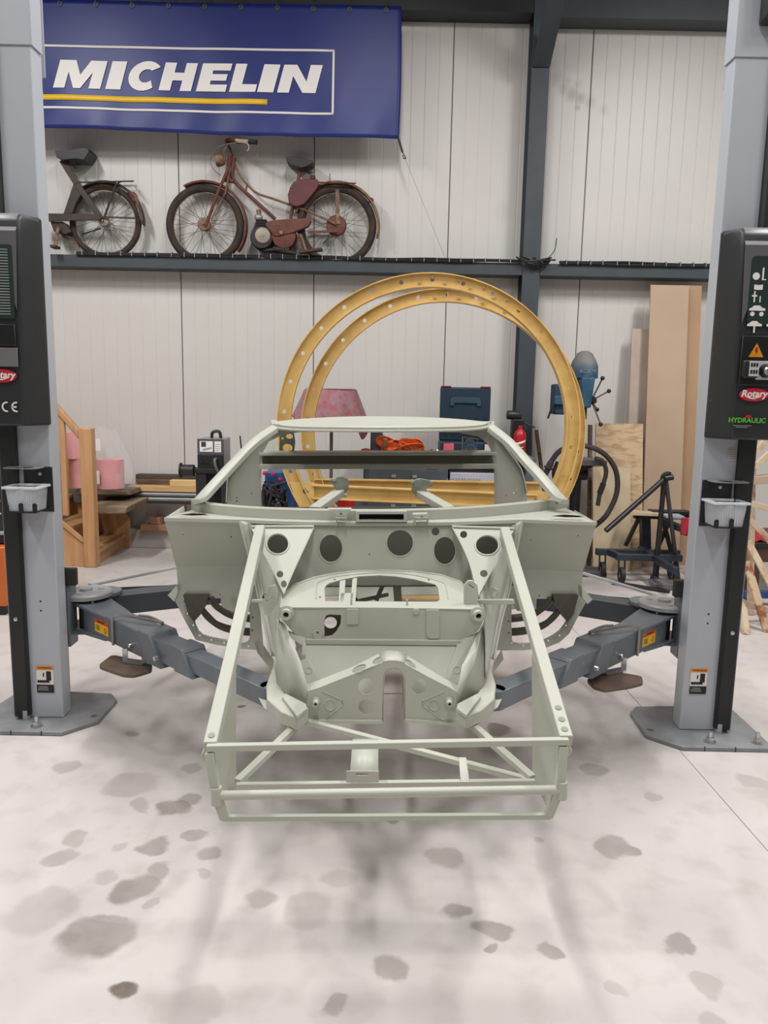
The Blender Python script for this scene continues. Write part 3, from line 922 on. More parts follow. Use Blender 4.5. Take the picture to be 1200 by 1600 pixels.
    decal(lab, 'label_picture', BLKP, (lc.x - W * .08, FYP - .003, lc.z + Hh * .17), U, Z, W * .07, Hh * .14)
    for i, w in enumerate((.5, .6, .62)):
        decal(lab, 'label_line', GREYP, (lc.x - W * .12, FYP - .0045, lc.z - Hh * (.27 + .06 * i)), U, Z, W * w, Hh * .025)
    # tray bracket
    pb = {1: [(1097, 752), (1148, 752), (1148, 768), (1097, 770)], -1: [(33, 732), (84, 729), (86, 798), (43, 798)]}[s]
    zt1, zb1 = {1: (PY(1120, 750, FYP).z, PY(1115, 822, FYP).z), -1: (PY(60, 729, FYP).z, PY(60, 799, FYP).z)}[s]
    xa, xb = {1: (PY(1094, 790, FYP).x, PY(1141, 790, FYP).x), -1: (PY(40, 790, FYP).x, PY(85, 790, FYP).x)}[s]
    br = MB().box((xa, FYP - 0.0045, zb1), (xb, FYP - 0.0005, zt1)).build('tray_bracket', BLACKP, t, bevel=0.002)
    cxm, w2 = (xa + xb) / 2, (xb - xa) / 2
    shf = {1: 0.012, -1: -0.02}[s]
    MB().box((xa + shf, FYP - 0.125, zb1 + 0.012), (xb + shf, FYP - 0.003, zb1 + 0.016)).build('tray_floor', BLACKP, br)
    for (fx, hh) in ((0.52, 0.04), (0.98, 0.04), (0.04, 0.035)):
        x = xa + shf + (xb - xa) * fx
        MB().plate(rrect(-0.009, 0, 0.009, hh, 0.008), [], (x, FYP - 0.125, zb1 + 0.012), U, Z, .003).build('tray_tab', BLACKP, br)
    # cup ring at top
    MB().plate(rrect(-w2 - .012, 0, w2 + .012, .10, .03), [ngon(0, .05, .040, .036, 22)], (cxm + shf * 1.6, FYP - 0.105, zt1 - .001), (1, 0, 0), (0, 1, 0), .003).build('cup_ring', paint('grey steel ring', (150, 150, 148), 0.35, metal=.4), br)
    MB().lathe([(0, -0.006), (0.007, -0.005), (0.008, 0)], (cxm + .01, FYP - .0045, zt1 - .028), (0, 1, 0), 10).build('bracket_screw', CHROME, br)
    # the clear tub standing in the tray
    zc0, zc1 = zb1 + 0.0175, zb1 + 0.0175 + 0.088
    tl = {1: 'clear plastic tub in the tray of the right lift post', -1: 'clear plastic tub in the tray of the left lift post'}[s]
    tc_ = thing('plastic_tub', tl, 'tub', (cxm + shf, FYP - .06, zc0))
    mb = MB()
    bw, tw, d0, d1 = w2 * .86, w2 * 1.0, FYP - 0.118, FYP - 0.010
    c_ = cxm + shf
    o4 = [(c_ - bw, d0 + .006, zc0), (c_ + bw, d0 + .006, zc0), (c_ + bw, d1 - .004, zc0), (c_ - bw, d1 - .004, zc0)]
    t4 = [(c_ - tw, d0, zc1), (c_ + tw, d0, zc1), (c_ + tw, d1, zc1), (c_ - tw, d1, zc1)]
    mb.add(o4 + t4, [(0, 1, 2, 3), (0, 1, 5, 4), (1, 2, 6, 5), (2, 3, 7, 6), (3, 0, 4, 7)])
    mb.build('tub_body', CLEARP, tc_, solid=0.002, bevel=.006)
    mb = MB().plate3([(c_ - tw - .012, d0 - .010, zc1), (c_ - tw * .3, d0 - .010, zc1), (c_ - tw * .1, d0 - .002, zc1), (c_ + tw * .1, d0 - .002, zc1), (c_ + tw * .3, d0 - .010, zc1), (c_ + tw + .012, d0 - .010, zc1), (c_ + tw + .012, d1 + .004, zc1), (c_ - tw - .012, d1 + .004, zc1)],
                     [[(c_ - tw + .003, d0 + .004, zc1), (c_ + tw - .003, d0 + .004, zc1), (c_ + tw - .003, d1 - .004, zc1), (c_ - tw + .003, d1 - .004, zc1)]], (0, 0, .010))
    mb.build('tub_rim', clear('clear rim %d' % s, (236, 240, 244), .75, .2), tc_, bevel=.002)
    for i in range(9):
        x = c_ - bw + .012 + i * (2 * bw - .024) / 8
        MB().box((x - .0015, d0 + .0005, zc0 + .01), (x + .0015, d0 + .004, zc1 - .004)).build('tub_rib', CLEARP, tc_)
    # ---------------- carriage and arms
    car_ = MB()
    car_.box((min(X(.075), X(.035)), FYP + 0.095, 0.30), (max(X(.075), X(.035)), FYP + 0.18, .58))
    cg = car_.build('carriage', ARMG, t, bevel=.004)
    MB().box((X(0.03) - .03, FYP + .087, 0.575), (X(0.03) + .03, FYP + .12, 0.65)).build('rubber_stop', BLACKP, cg, bevel=.004)
    piv = V((X(0.012), 3.33, 0))
    tip = {-1: V((-0.385, 2.45, .46)), 1: V((0.40, 2.46, .46))}[s]
    def knuckle(piv, t_):
        k1 = MB().lathe([(0.10, .492), (0.112, .497), (0.112, .513), (0.106, .519), (0, .519)], (piv.x, piv.y, 0), (0, 0, 1), 28).build('knuckle_plate', paint('pale knuckle grey', (150, 150, 150), .4, var=.04), t_)
        MB().lathe([(0.10, .345), (0.10, .362)], (piv.x, piv.y, 0), (0, 0, 1), 28).build('knuckle_plate', ARMG, t_)
        MB().cyl((piv.x, piv.y, .34), (piv.x, piv.y, .53), .028, 16).build('pivot_pin', CHROME, t_)
        for a in (30, 150, 270):
            MB().lathe([(0.014, .519), (0.014, .523), (.010, .523)], (piv.x + .065 * math.cos(math.radians(a)), piv.y + .065 * math.sin(math.radians(a)), 0), (0, 0, 1), 12).build('knuckle_bolt', CHROME, t_)
        MB().cyl((piv.x - s * .02, piv.y - .06, .36), (piv.x - s * .02, piv.y - .06, .49), .03, 14).build('gear_hub', paint('greasy black', (28, 28, 28), .5), t_)
        MB().cyl((piv.x - s * .055, piv.y - .075, .36), (piv.x - s * .055, piv.y - .075, .49), .007, 8).build('lock_rod', CHROME, t_)
    arm = MB()
    dv = (tip - V((piv.x, piv.y, .46))); dv.z = 0
    Ln = dv.length
    dv.normalize()
    sv = V((dv.y, -dv.x, 0))
    ZA = V((0, 0, 1))
    P3 = lambda a, b, z: V((piv.x, piv.y, z)) + dv * a + sv * b
    # fork: top and bottom tapered webs leading into the outer tube
    for z0_, z1_ in ((.476, .490), (.352, .366)):
        arm.hexa([P3(-.02, -.085, z0_), P3(-.02, .085, z0_), P3(.28, .058, z0_ - (.02 if z0_ > .4 else -.01)), P3(.28, -.058, z0_ - (.02 if z0_ > .4 else -.01)),
                  P3(-.02, -.085, z1_), P3(-.02, .085, z1_), P3(.28, .058, z1_ - (.02 if z0_ > .4 else -.01)), P3(.28, -.058, z1_ - (.02 if z0_ > .4 else -.01))])
    for b in (-.058, .050):
        arm.hexa([P3(.09, b, .366), P3(.09, b + .008, .366), P3(.30, b + .008, .37), P3(.30, b, .37), P3(.09, b, .478), P3(.09, b + .008, .478), P3(.30, b + .008, .46), P3(.30, b, .46)])
    fa = arm.build('front_arm', ARMG, t, bevel=.003)
    knuckle(piv, fa)
    tb = lambda a0, a1, w, z0_, z1_: MB().hexa([P3(a0, -w, z0_), P3(a0, w, z0_), P3(a1, w, z0_), P3(a1, -w, z0_), P3(a0, -w, z1_), P3(a0, w, z1_), P3(a1, w, z1_), P3(a1, -w, z1_)])
    tb(.17, .64, .056, .366, .470).build('outer_tube', ARMG, fa, bevel=.006)
    # slanted collar at the outer tube's end
    MB().hexa([P3(.60, -.062, .358), P3(.60, .062, .358), P3(.72, .062, .358), P3(.72, -.062, .358), P3(.55, -.062, .478), P3(.55, .062, .478), P3(.64, .062, .478), P3(.64, -.062, .478)]).build('tube_collar', ARMG, fa, bevel=.006)
    tb(.55, .86, .046, .376, .460).build('middle_tube', ARMG, fa, bevel=.005)
    MB().hexa([P3(.80, -.051, .370), P3(.80, .051, .370), P3(.92, .051, .370), P3(.92, -.051, .370), P3(.76, -.051, .467), P3(.76, .051, .467), P3(.85, .051, .467), P3(.85, -.051, .467)]).build('tube_collar', ARMG, fa, bevel=.005)
    tb(.76, Ln + .03, .037, .386, .451).build('inner_tube', ARMG, fa, bevel=.004)
    MB().lathe([(.037, .386), (.037, .451)], P3(Ln + .03, 0, 0), (0, 0, 1), 20).build('tube_end', ARMG, fa)
    so = s  # outside facing side towards the viewer
    vb = -1 if sv.y > 0 else 1
    MB().lathe([(0, .016), (.009, .014), (.011, 0)], P3(.50, vb * .0565, .40), sv * vb, 10).build('arm_bolt', CHROME, fa)
    MB().lathe([(0, .016), (.009, .014), (.011, 0)], P3(.70, vb * .0625, .40), sv * vb, 10).build('arm_bolt', CHROME, fa)
    # yellow sticker on the outer tube
    ud = dv if sv.dot(V((0, -1, 0))) * vb > 0 else dv
    uu = dv if dv.x > 0 else -dv
    oo = P3(.25, vb * .0568, .418)
    st = decal(fa, 'caution_sticker', YELP, oo, uu, ZA, .115, .058)
    decal(fa, 'sticker_head', paint('orange red print', (214, 84, 30), .45), oo + sv * vb * .0017 + ZA * .021, uu, ZA, .115, .016)
    MB().plate(ngon(0, 0, .012, n=12), [ngon(0, 0, .008, n=12)], oo + sv * vb * .0017 - ZA * .010 + uu * .034, uu, ZA, .001).build('sticker_mark', paint('orange red print', (214, 84, 30), .45), fa, smooth=False)
    for i in range(3):
        decal(fa, 'sticker_line', BLKP, oo + sv * vb * .0017 - ZA * (.000 + .008 * i) - uu * .03, uu, ZA, .03, .0018)
    textmb('WARNING', .014, oo + sv * vb * .0034 + ZA * .021, uu, ZA, .0006).build('sticker_text', BLKP, fa, smooth=False)
    if s > 0:
        decal(fa, 'green_sticker', paint('teal print', (40, 130, 100), .5), P3(.165, vb * .0575, .425), uu, ZA, .018, .03)
    # wire hoop round the tube and the foot guard plate hanging below
    hoop = [P3(.36, vb * .064, .368), P3(.36, vb * .064, .47), P3(.365, vb * .060, .488), P3(.40, vb * .03, .495), P3(.52, -vb * .02, .492), P3(.56, -vb * .04, .486), P3(.54, -vb * .055, .480), P3(.46, -vb * .045, .488), P3(.42, -vb * .02, .490)]
    MB().tube(catmull(hoop, 5), .006, 8).build('wire_hoop', paint('zinc wire', (150, 148, 146), .35, metal=.6), fa)
    gp = {-1: [(152, 1040), (176, 1022), (238, 1038), (237, 1047), (210, 1055), (192, 1054)], 1: [(916, 1061), (948, 1047), (1003, 1056), (1005, 1067), (985, 1072), (946, 1078), (928, 1073)]}[s]
    gpp = [PZ(x, y, .325) for x, y in gp]
    fg = MB().plate3(roundpoly(gpp), [], (0, 0, -.012)).build('foot_guard', BROWNPL, fa, bevel=.003)
    hp = {-1: [(196, 1032), (226, 1036)], 1: [(944, 1052), (974, 1046)]}[s]
    ha, hb_ = PZ(*hp[0], .331), PZ(*hp[1], .331)
    MB().bar(ha, hb_, .035, .008).build('guard_hinge', CHROME, fa)
    MB().bar(ha + V((0, 0, .0)), ha + V((0, .0, .05)), .01, .02, up=(1, 0, 0)).build('guard_strut', CHROME, fa)
    MB().bar(hb_ + V((0, 0, .0)), hb_ + V((0, .0, .05)), .01, .02, up=(1, 0, 0)).build('guard_strut', CHROME, fa)
    # rear arm
    pr = V((X(-0.02), 3.44, 0))
    tr = V((s * 0.50, 3.86, 0))
    dr = (tr - pr).normalized()
    sr = V((dr.y, -dr.x, 0))
    ra = MB().lathe([(0.085, .475), (0.085, .49)], (pr.x, pr.y, 0), (0, 0, 1), 24).build('rear_arm', ARMG, t)
    Q3 = lambda a, b, z: V((pr.x, pr.y, z)) + dr * a + sr * b
    DKARM = paint('arm dark slate', (66, 72, 78), .42, var=.06)
    MB().bar(Q3(-.02, 0, .425), Q3(.62, 0, .425), .10, .095).build('outer_tube', DKARM, ra, bevel=.005)
    MB().bar(Q3(.55, 0, .425), Q3(.98, 0, .425), .078, .075).build('inner_tube', DKARM, ra, bevel=.004)
    MB().lathe([(.05, .463), (.05, .49), (0, .49)], Q3(.96, 0, 0), (0, 0, 1), 18).build('lift_pad', RUBBER, ra)
    # silver restraint rod and dark release bar above the rear arm
    rp = {-1: [(140, 914, 3.42), (276, 887, 4.1)], 1: [(1052, 938, 3.42), (912, 896, 4.1)]}[s]
    MB().tube([PY(*rp[0]), PY(*rp[1])], .009, 8).build('restraint_rod', paint('bright zinc rod', (190, 192, 194), .3, metal=.3), ra)
    rp = {-1: [(160, 922, 3.5), (276, 917, 3.95)], 1: [(1010, 940, 3.5), (918, 932, 3.95)]}[s]
    MB().tube([PY(*rp[0]), PY(*rp[1])], .011, 8).build('release_bar', DKMETAL, ra)
    return t
lift(-1)
lift(1)

# ================================================================== THE CAR SHELL (modelled in the shell's own axes)
car = thing('car_body_shell', 'bare sage green sports car body shell held up on the lift arms', 'car', (0, 0, 0), M=CAR)
def CB(mb, name, mat=None, par=None, **kw):
    kw.setdefault('local', True)
    return mb.build(name, mat or SAGE, par or car, **kw)
def hole_at(x, y, r, pl, ry=None, n=18, rot=0.0):
    return [pl(a, b) for a, b in ngon(x, y, r, ry or r, n, rot)]
def plane3(a, b, c):
    n = (b - a).cross(c - a).normalized()
    return lambda x, y: clp(x, y, a, n), n
TH = 0.004
def depth_thick(n, t=TH):
    n = V(n)
    return n * t if n.y > 0 else n * -t

# --- scuttle, windscreen frame, roof
ZL = 0.535
up_px = [(308, 780), (313, 782.5), (322, 785), (367, 790), (430, 793.5), (510, 795.5), (600, 796), (690, 794), (760, 790), (815, 785), (855, 780.5), (873, 778.5), (880, 777.5)]
lip = [clz(x, y, ZL) for x, y in up_px]
lipc = catmull(lip, 5)
CB(MB().sweep(lipc, [(-.016, 0), (-.016, -.006), (.020, -.006), (.020, -.042), (.026, -.042), (.026, 0)], fixed=True), 'windscreen_lip', bevel=.0015)
front_px = [(257, 809), (300, 810), (340, 811), (380, 812), (430, 814), (509, 816), (600, 817), (690, 816), (760, 814), (812, 812), (850, 813), (890, 814.5), (932, 816)]
fr = [cl(x, y, -.005) for x, y in front_px]
frc = catmull(fr, 5)
low = [V((p.x, p.y - .020, p.z - .039)) for p in lipc]
n_ = len(frc)
def scut(u, v):
    i = min(int(u * (n_ - 1) + .5), n_ - 1)
    return frc[i].lerp(low[i], v)
CB(MB().grid(scut, n_ - 1, 4), 'scuttle_panel', solid=.003)
CB(MB().sweep([p + V((0, -.003, -.005)) for p in frc], [(-.004, -.006), (.004, -.006), (.004, .006), (-.004, .006)], fixed=True), 'scuttle_flange')
for pts in ([(300, 806), (330, 801), (365, 806), (362, 808.5), (310, 809)], [(860, 807), (895, 804), (912, 811), (905, 813), (865, 811)]):
    a = [scut(.5, .5)]
    pl, nn = plane3(cl(pts[0][0], 809, .0), cl(pts[-2][0], 809, 0), clz(pts[2][0], pts[2][1] - 8, .515))
# drain slots on the scuttle corners, their inner shade painted as black plates
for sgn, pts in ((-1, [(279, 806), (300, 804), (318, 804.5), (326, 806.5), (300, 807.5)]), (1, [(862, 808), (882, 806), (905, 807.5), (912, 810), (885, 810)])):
    CB(MB().plate3([cl(x, y, .012) + V((0, 0, .0045)) for x, y in pts], [], (0, .012, -.002)), 'drain_slot', paint('slot shade black', (18, 18, 16), .8))
# header and roof
hd_px = [(428, 666), (440, 670), (470, 672.5), (530, 673.5), (600, 674), (670, 673.5), (725, 672), (755, 669), (768, 664)]
hy = lambda x: .55 + .10 * ((x - 600) / 170.0) ** 2
hd = catmull([cl(x, y, hy(x)) for x, y in hd_px], 5)
CB(MB().sweep(hd, [(-.018, -.004), (.018, -.004), (.018, .004), (-.012, .004), (-.014, .016), (-.018, .016)], fixed=True), 'windscreen_header', bevel=.001)
rr_px = [(428, 661), (440, 658.5), (470, 655), (530, 651.8), (600, 650.8), (670, 652.5), (725, 656), (755, 660), (768, 663)]
rr = catmull([cl(x, y, 1.05) for x, y in rr_px], 5)
h2 = [p + V((0, .012, .014)) for p in hd]
k_ = len(hd)
CB(MB().grid(lambda u, v: h2[min(int(u * (k_ - 1) + .5), k_ - 1)].lerp(rr[min(int(u * (k_ - 1) + .5), k_ - 1)], v) + V((0, 0, .008 * math.sin(v * math.pi))), k_ - 1, 8), 'roof', solid=.004)
# A pillars
for pts in ([(309, 784, .215), (315, 777, .19), (347, 742, .31), (369, 718.5, .40), (398, 690, .50), (427, 670, .62)], [(880, 783, .215), (874, 777, .19), (843, 741, .31), (824, 721, .40), (798, 692, .50), (769, 669, .62)]):
    c = catmull([cl(x, y, d) for x, y, d in pts], 5)
    CB(MB().sweep(c, [(-.024, -.016), (.024, -.016), (.024, .004), (.004, .018), (-.004, .018), (-.024, .004)], fixed=True), 'windscreen_pillar', bevel=.002)
# door frame rails from pillar head to the rear bulkhead
for pts in ([(430, 667, .64), (428, 661, 1.05)], [(767, 667, .64), (768, 663, 1.05)]):
    CB(MB().bar(cl(*pts[0]), cl(*pts[1]), .03, .03), 'roof_rail', bevel=.003)

# --- rear bulkhead hoop with the rear window opening
RB = .95
pl = lambda x, y: cl(x, y, RB)
outer = [(352, 800), (355, 784), (357, 747), (362, 736), (372, 723), (398, 690), (425, 668), (440, 664), (600, 661), (755, 664), (772, 676), (790, 700), (808, 724), (815, 738), (822, 770), (825, 800)]
opening = [(408, 800), (408, 728), (411, 706), (420, 690), (443, 678.5), (470, 675), (530, 674), (600, 674), (660, 674), (716, 676), (748, 682), (762, 693), (769, 708), (772, 730), (773, 800)]
hls = [hole_at(x, y, 1.4, pl, n=8) for x, y in ((370, 778), (370, 783), (393, 771), (783, 781), (791, 774), (803, 770), (812, 786))]
opb = [(408, 797)] + opening[1:-1] + [(773, 797)]
CB(MB().plate3([pl(*p) for p in outer], [[pl(*p) for p in opb]] + hls, (0, .006, 0)), 'rear_bulkhead')
# return lip round the rear hoop
e = catmull([pl(*p) for p in outer[1:8]], 4)
CB(MB().sweep(e, [(-.003, 0), (.003, 0), (.003, .03), (-.003, .03)], up=(0, -1, 0), fixed=True), 'bulkhead_flange')
e = catmull([pl(*p) for p in outer[9:15]], 4)
CB(MB().sweep(e, [(-.003, 0), (.003, 0), (.003, .03), (-.003, .03)], up=(0, -1, 0), fixed=True), 'bulkhead_flange')
# lower bulkhead with pressed round openings
zz = .50
xs = (pl(408, 790).x, pl(773, 790).x)
lo_h = [[V((a, RB, b)) for a, b in ngon(cx, cz, r, r2, 18)] for cx, cz, r, r2 in ((-.30, .27, .09, .06), (.32, .27, .09, .06), (-.02, .27, .06, .07), (.08, .20, .035, .035), (.20, .20, .035, .035))]
CB(MB().plate3([V((-.70, RB, .0)), V((.70, RB, .0)), V((.70, RB, .372)), V((-.70, RB, .372))], lo_h, (0, .006, 0)), 'seat_bulkhead')
# cross channel behind the cabin
za, zb_, zc, zd = pl(590, 706).z, pl(590, 711).z, pl(590, 724.5).z, pl(590, 732).z
xa, xb = pl(406, 715).x, pl(774, 715).x
ch = MB()
ch.box((xa, RB - .03, zb_), (xb, RB + .09, za))
ch.box((xa, RB - .03, zd), (xb, RB + .0, zc))
ch.box((xa, RB + .085, zd), (xb, RB + .09, za))
CB(ch, 'cross_channel', bevel=.002)
CB(MB().box((xa, RB + .08, zc - .01), (xb, RB + .084, zb_)), 'channel_shade', SAGED)  # dark strip added as the channel's inner shade
# perforated uprights behind the rear window
for pts, hs in (([(437, 678), (459, 676), (461, 690), (458, 718), (436, 718)], [(452, 682, 5.5, 4), (449, 700, 8, 6.5), (448, 714, 7.5, 4.5), (441, 685, 2, 2)]),
                ([(723, 683), (747, 686), (745, 700), (750, 722), (722, 721)], [(735, 690, 7, 4), (735, 717, 7.5, 4.5), (728, 700, 2, 2), (743, 700, 2, 2)])):
    p2 = lambda x, y: cl(x, y, 1.12)
    CB(MB().plate3([p2(*p) for p in pts], [hole_at(x, y, a, p2, b, 14) for x, y, a, b in hs], (0, .02, 0)), 'perforated_upright', paint('dark olive steel', (118, 122, 108), .4, var=.12, scale=20), label='dark olive perforated upright')
# steering and belt brackets in the cabin
for sgn, head, arm_ in ((-1, [(515, 752), (519, 747), (531, 745), (536, 744), (543, 748), (545, 757), (544, 766), (537, 772), (529, 770), (520, 758)], [(537, 767), (526, 771), (484, 795), (508, 797), (543, 770)]),
                        (1, [(645, 758), (647, 750), (655, 748), (672, 751), (677, 755), (674, 760), (667, 763), (664, 772), (648, 773), (643, 767)], [(649, 771), (665, 771), (710, 798), (686, 799), (660, 790)])):
    p2 = lambda x, y: cl(x, y, .52)
    hb_ = CB(MB().plate3([p2(*p) for p in head], [], (0, .03, 0)), 'bracket_head', paint('grey green cast', (150, 156, 142), .5, var=.15, scale=25), bevel=.003)
    for (x, y) in (head[1], head[7]):
        CB(MB().lathe([(.006, -.012), (.009, -.01), (.009, 0)], p2(x + 3 * -sgn, y + 2), (0, 1, 0), 10), 'bracket_bolt', None, hb_)
    a0, a1 = cl(sum(p[0] for p in arm_[:2]) / 2, sum(p[1] for p in arm_[:2]) / 2, .54), cl({-1: 492, 1: 702}[sgn], 797, .30)
    CB(MB().bar(a0, a1, .05, .03), 'bracket_arm', bevel=.003)
# --- outer front panels
def outer_panel(sgn, top, crease, low, opening, dots, smalls, fold):
    a, b, c = cl(*top[0], -.004), cl(*top[-1], -.004), cl(*crease[0], .14)
    pl, nn = plane3(a, b, c)
    tv = depth_thick(nn)
    CB(MB().plate3([pl(*p) for p in top] + [pl(*p) for p in crease[::-1]], [hole_at(x, y, 1.3, pl, n=8) for x, y in smalls], tv), 'front_wing_panel', bevel=.0)
    y0 = pl(*crease[0]).y
    a, b = pl(*crease[0]), pl(*crease[-1])
    p2, n2 = plane3(a, b, a + V((0, .012, -.30)))
    o = CB(MB().plate3([p2(*p) for p in low], [[p2(*p) for p in opening]] + [hole_at(x, y, 1.5, p2, n=8) for x, y in dots], depth_thick(n2)), 'lower_wing_panel')
    CB(MB().sweep(catmull([p2(*p) for p in opening], 2, True), [(-.0015, -.002), (.0015, -.002), (.0015, .014), (-.0015, .014)], up=(0, 1, 0), closed=True, fixed=True), 'opening_lip', None, o)
    # outer return
    r = [pl(*top[fold[0]]), pl(*crease[fold[1]]), p2(*low[fold[2]])]
    bk = [p + V((-sgn * .0, .30, .0)) for p in r]
    CB(MB().add(r + bk, [(0, 1, 4, 3), (1, 2, 5, 4)]), 'side_return', solid=.003)
    return p2
outer_panel(-1, [(257, 809.5), (380, 813)], [(275.5, 885), (404, 885)],
            [(275.5, 885), (278, 916), (269, 931), (274, 940), (290, 972), (306, 1000), (340, 1008), (377, 1014), (399, 1015.5), (412, 1016), (406, 950), (404, 885)],
            [(294, 942), (297, 936), (303, 933.5), (340, 934), (376, 934), (388, 940), (391, 960), (391, 996), (386, 1004), (377, 1006), (345, 1000), (316, 993), (305, 978)],
            [(303.5, 929), (324, 929), (344, 929), (364.5, 929), (288, 940), (293, 959), (302, 977), (312, 993), (330, 1000), (350, 1004), (388, 1010), (394, 985), (395, 965)], [(286, 835), (361, 839)], (0, 0, 0))
outer_panel(1, [(932, 816.5), (812, 813)], [(911, 893), (786, 888)],
            [(911, 893), (909, 916), (919, 934), (914, 944), (903, 964), (889.5, 990), (874, 1004), (854, 1012), (819, 1016), (788, 1016.5), (776, 1016), (786, 950), (786, 888)],
            [(799, 938), (808, 935), (850, 935), (888, 935.5), (894, 938), (895.5, 944), (892, 960), (881, 979), (868, 992), (839, 1005), (808, 1006.5), (801, 1003), (799, 996)],
            [(822, 931), (843, 931), (863, 930), (883, 930), (898, 942), (893, 960), (884.5, 977.5), (874.5, 993), (857, 1001), (818, 1009), (800, 1004.5), (795, 989), (795, 971), (795, 952)], [(829, 843), (903, 837)], (0, 0, 0))
# gusset tabs at the panel corners
for pts in ([(262, 930), (276, 915), (278, 925), (272, 940)], [(909, 917), (926, 937), (918, 944), (910, 934)]):
    CB(MB().plate3([cl(x, y, .06) for x, y in pts], [], (0, .05, 0)), 'corner_gusset')
# curved inner wheel arch hoops seen through the openings
DKO = paint('shaded hoop sage', (86, 82, 70), .5)  # body sage darkened to paint in the shade under the arches
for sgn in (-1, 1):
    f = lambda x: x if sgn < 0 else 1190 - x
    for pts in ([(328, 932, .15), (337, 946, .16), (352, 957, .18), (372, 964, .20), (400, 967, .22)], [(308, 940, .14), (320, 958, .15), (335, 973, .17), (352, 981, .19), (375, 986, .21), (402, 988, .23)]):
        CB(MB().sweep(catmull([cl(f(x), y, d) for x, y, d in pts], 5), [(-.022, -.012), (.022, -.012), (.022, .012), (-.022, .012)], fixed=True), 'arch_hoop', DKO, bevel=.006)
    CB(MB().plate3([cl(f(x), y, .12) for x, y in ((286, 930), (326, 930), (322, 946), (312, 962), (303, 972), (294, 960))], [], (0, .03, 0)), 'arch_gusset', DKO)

# --- firewall
FW = -.025
pl, _nf = plane3(cl(450, 817, .0), cl(750, 818, .0), cl(600, 889.5, FW))
outl = [(388, 817), (812, 818), (806, 835), (770, 915), (742, 932), (720, 908), (690, 898), (650, 892), (600, 889.5), (560, 890.5), (520, 895), (490, 901), (460, 912), (440, 930), (412, 900), (396, 845)]
hs = [hole_at(517, 857, 18.5, pl, 22, 26), hole_at(625, 848.5, 21, pl, 21, 26), hole_at(695, 860.5, 17.5, pl, 22, 26), hole_at(680.5, 830.5, 6.2, pl), hole_at(432, 850, 20, pl), hole_at(762, 852, 20, pl), hole_at(577, 866, 1.3, pl, n=8)]
fwall = CB(MB().plate3([pl(*p) for p in outl], hs, depth_thick(_nf)), 'firewall')
for x, y, a, b in ((517, 857, 18.5, 22), (625, 848.5, 21, 21), (695, 860.5, 17.5, 22)):
    CB(MB().tube([pl(*q) + V((0, .001, 0)) for q in ngon(x, y, a + .5, b + .5, 26)], .0035, 6, closed=True), 'hole_rim', None, fwall)
# dashboard box behind the firewall, colour darkened as shade, keeps the holes dark
CB(MB().box((-.52, .33, .24), (.52, .34, .50)).box((-.52, .05, .235), (.52, .34, .24)), 'dash_tray', paint('shaded recess sage', (104, 105, 92), .55))
# vent slot
pv = lambda x, y: cl(x, y, -.02)
fo = [(556, 799), (636, 799), (636, 816), (556, 816)]
fi = [(561, 803.5), (631, 803.5), (631, 813), (561, 812.5)]
CB(MB().plate3([pv(*p) for p in fo], [[pv(*p) for p in fi]], (0, .03, 0)), 'vent_frame', bevel=.001)
CB(MB().plate3([cl(x, y, .008) for x, y in fi], [], (0, .002, 0)), 'vent_back', paint('slot shade black', (18, 18, 16), .8))  # black plate paints the shade inside the vent
# wiper brackets
for pts in ([(512, 796), (549, 796), (543, 803), (541, 806), (527, 806), (524, 803)], [(645, 804), (668, 803), (669, 809), (666, 812), (647, 811)]):
    b_ = CB(MB().plate3([cl(x, y, -.03) for x, y in pts], [hole_at(sum(p[0] for p in pts) / len(pts), 803 if pts[0][1] < 800 else 807.5, 2.2, lambda x, y: cl(x, y, -.03), 1.6, 8)], (0, .03, .002)), 'wiper_bracket')
    x0, x1 = pts[-2][0], pts[-1][0]
    xm = (pts[3][0] + pts[-1][0]) / 2
    for x in (pts[-1][0] + 1, pts[-3][0] - 1):
        CB(MB().box(tuple(cl(x, 821, -.03)), tuple(cl(x + 1.6, 806, -.03) + V((0, .03, 0)))), 'bracket_leg', None, b_)
    CB(MB().bar(cl(pts[-1][0], 809, -.032), cl(pts[-3][0], 809, -.032), .012, .004), 'bracket_top', None, b_)

# --- braced corner brackets in front of the firewall
def corner_bracket(top_l, top_r, apex, holes, edge_in, edge_out):
    a, b, c = cl(*top_l, -.035), cl(*top_r, -.035), cl(*apex, -.27)
    pl, nn = plane3(a, b, c)
    out = [top_l, top_r] + edge_in + [apex] + edge_out
    o = CB(MB().plate3([pl(*p) for p in out], [hole_at(x, y, r, pl, r2, 22) for x, y, r, r2 in holes], depth_thick(nn, .005)), 'corner_bracket')
    x, y, r, r2 = holes[0]
    CB(MB().tube([pl(*q) for q in ngon(x, y, r + .8, r2 + .8, 24)], .004, 6, closed=True), 'bracket_rim', None, o)
    e = catmull([pl(*p) for p in [top_r] + edge_in + [apex]], 3)
    CB(MB().sweep(e, [(-.002, -.002), (.002, -.002), (.002, .045), (-.002, .045)], up=(0, 1, 0), fixed=True), 'bracket_side', None, o)
    e = [pl(*top_l), pl(*top_r)]
    CB(MB().bar(e[0] + V((0, .02, .002)), e[1] + V((0, .02, .002)), .05, .004), 'bracket_shelf', None, o)
    return o
corner_bracket((392, 824), (490, 824), (443, 928), [(434, 850, 17, 15.5), (437.5, 897, 5.2, 5.2), (443.5, 912.5, 4.5, 5.5)], [(478, 850), (464, 880), (453, 905)], [(425, 890), (410, 862)])
corner_bracket((804, 827), (707, 824), (748, 930), [(761, 852, 18, 15), (724.5, 835, 5.6, 5.6), (756, 896, 6, 5.6)], [(722, 852), (734, 880), (741, 905)], [(770, 890), (782, 862)])
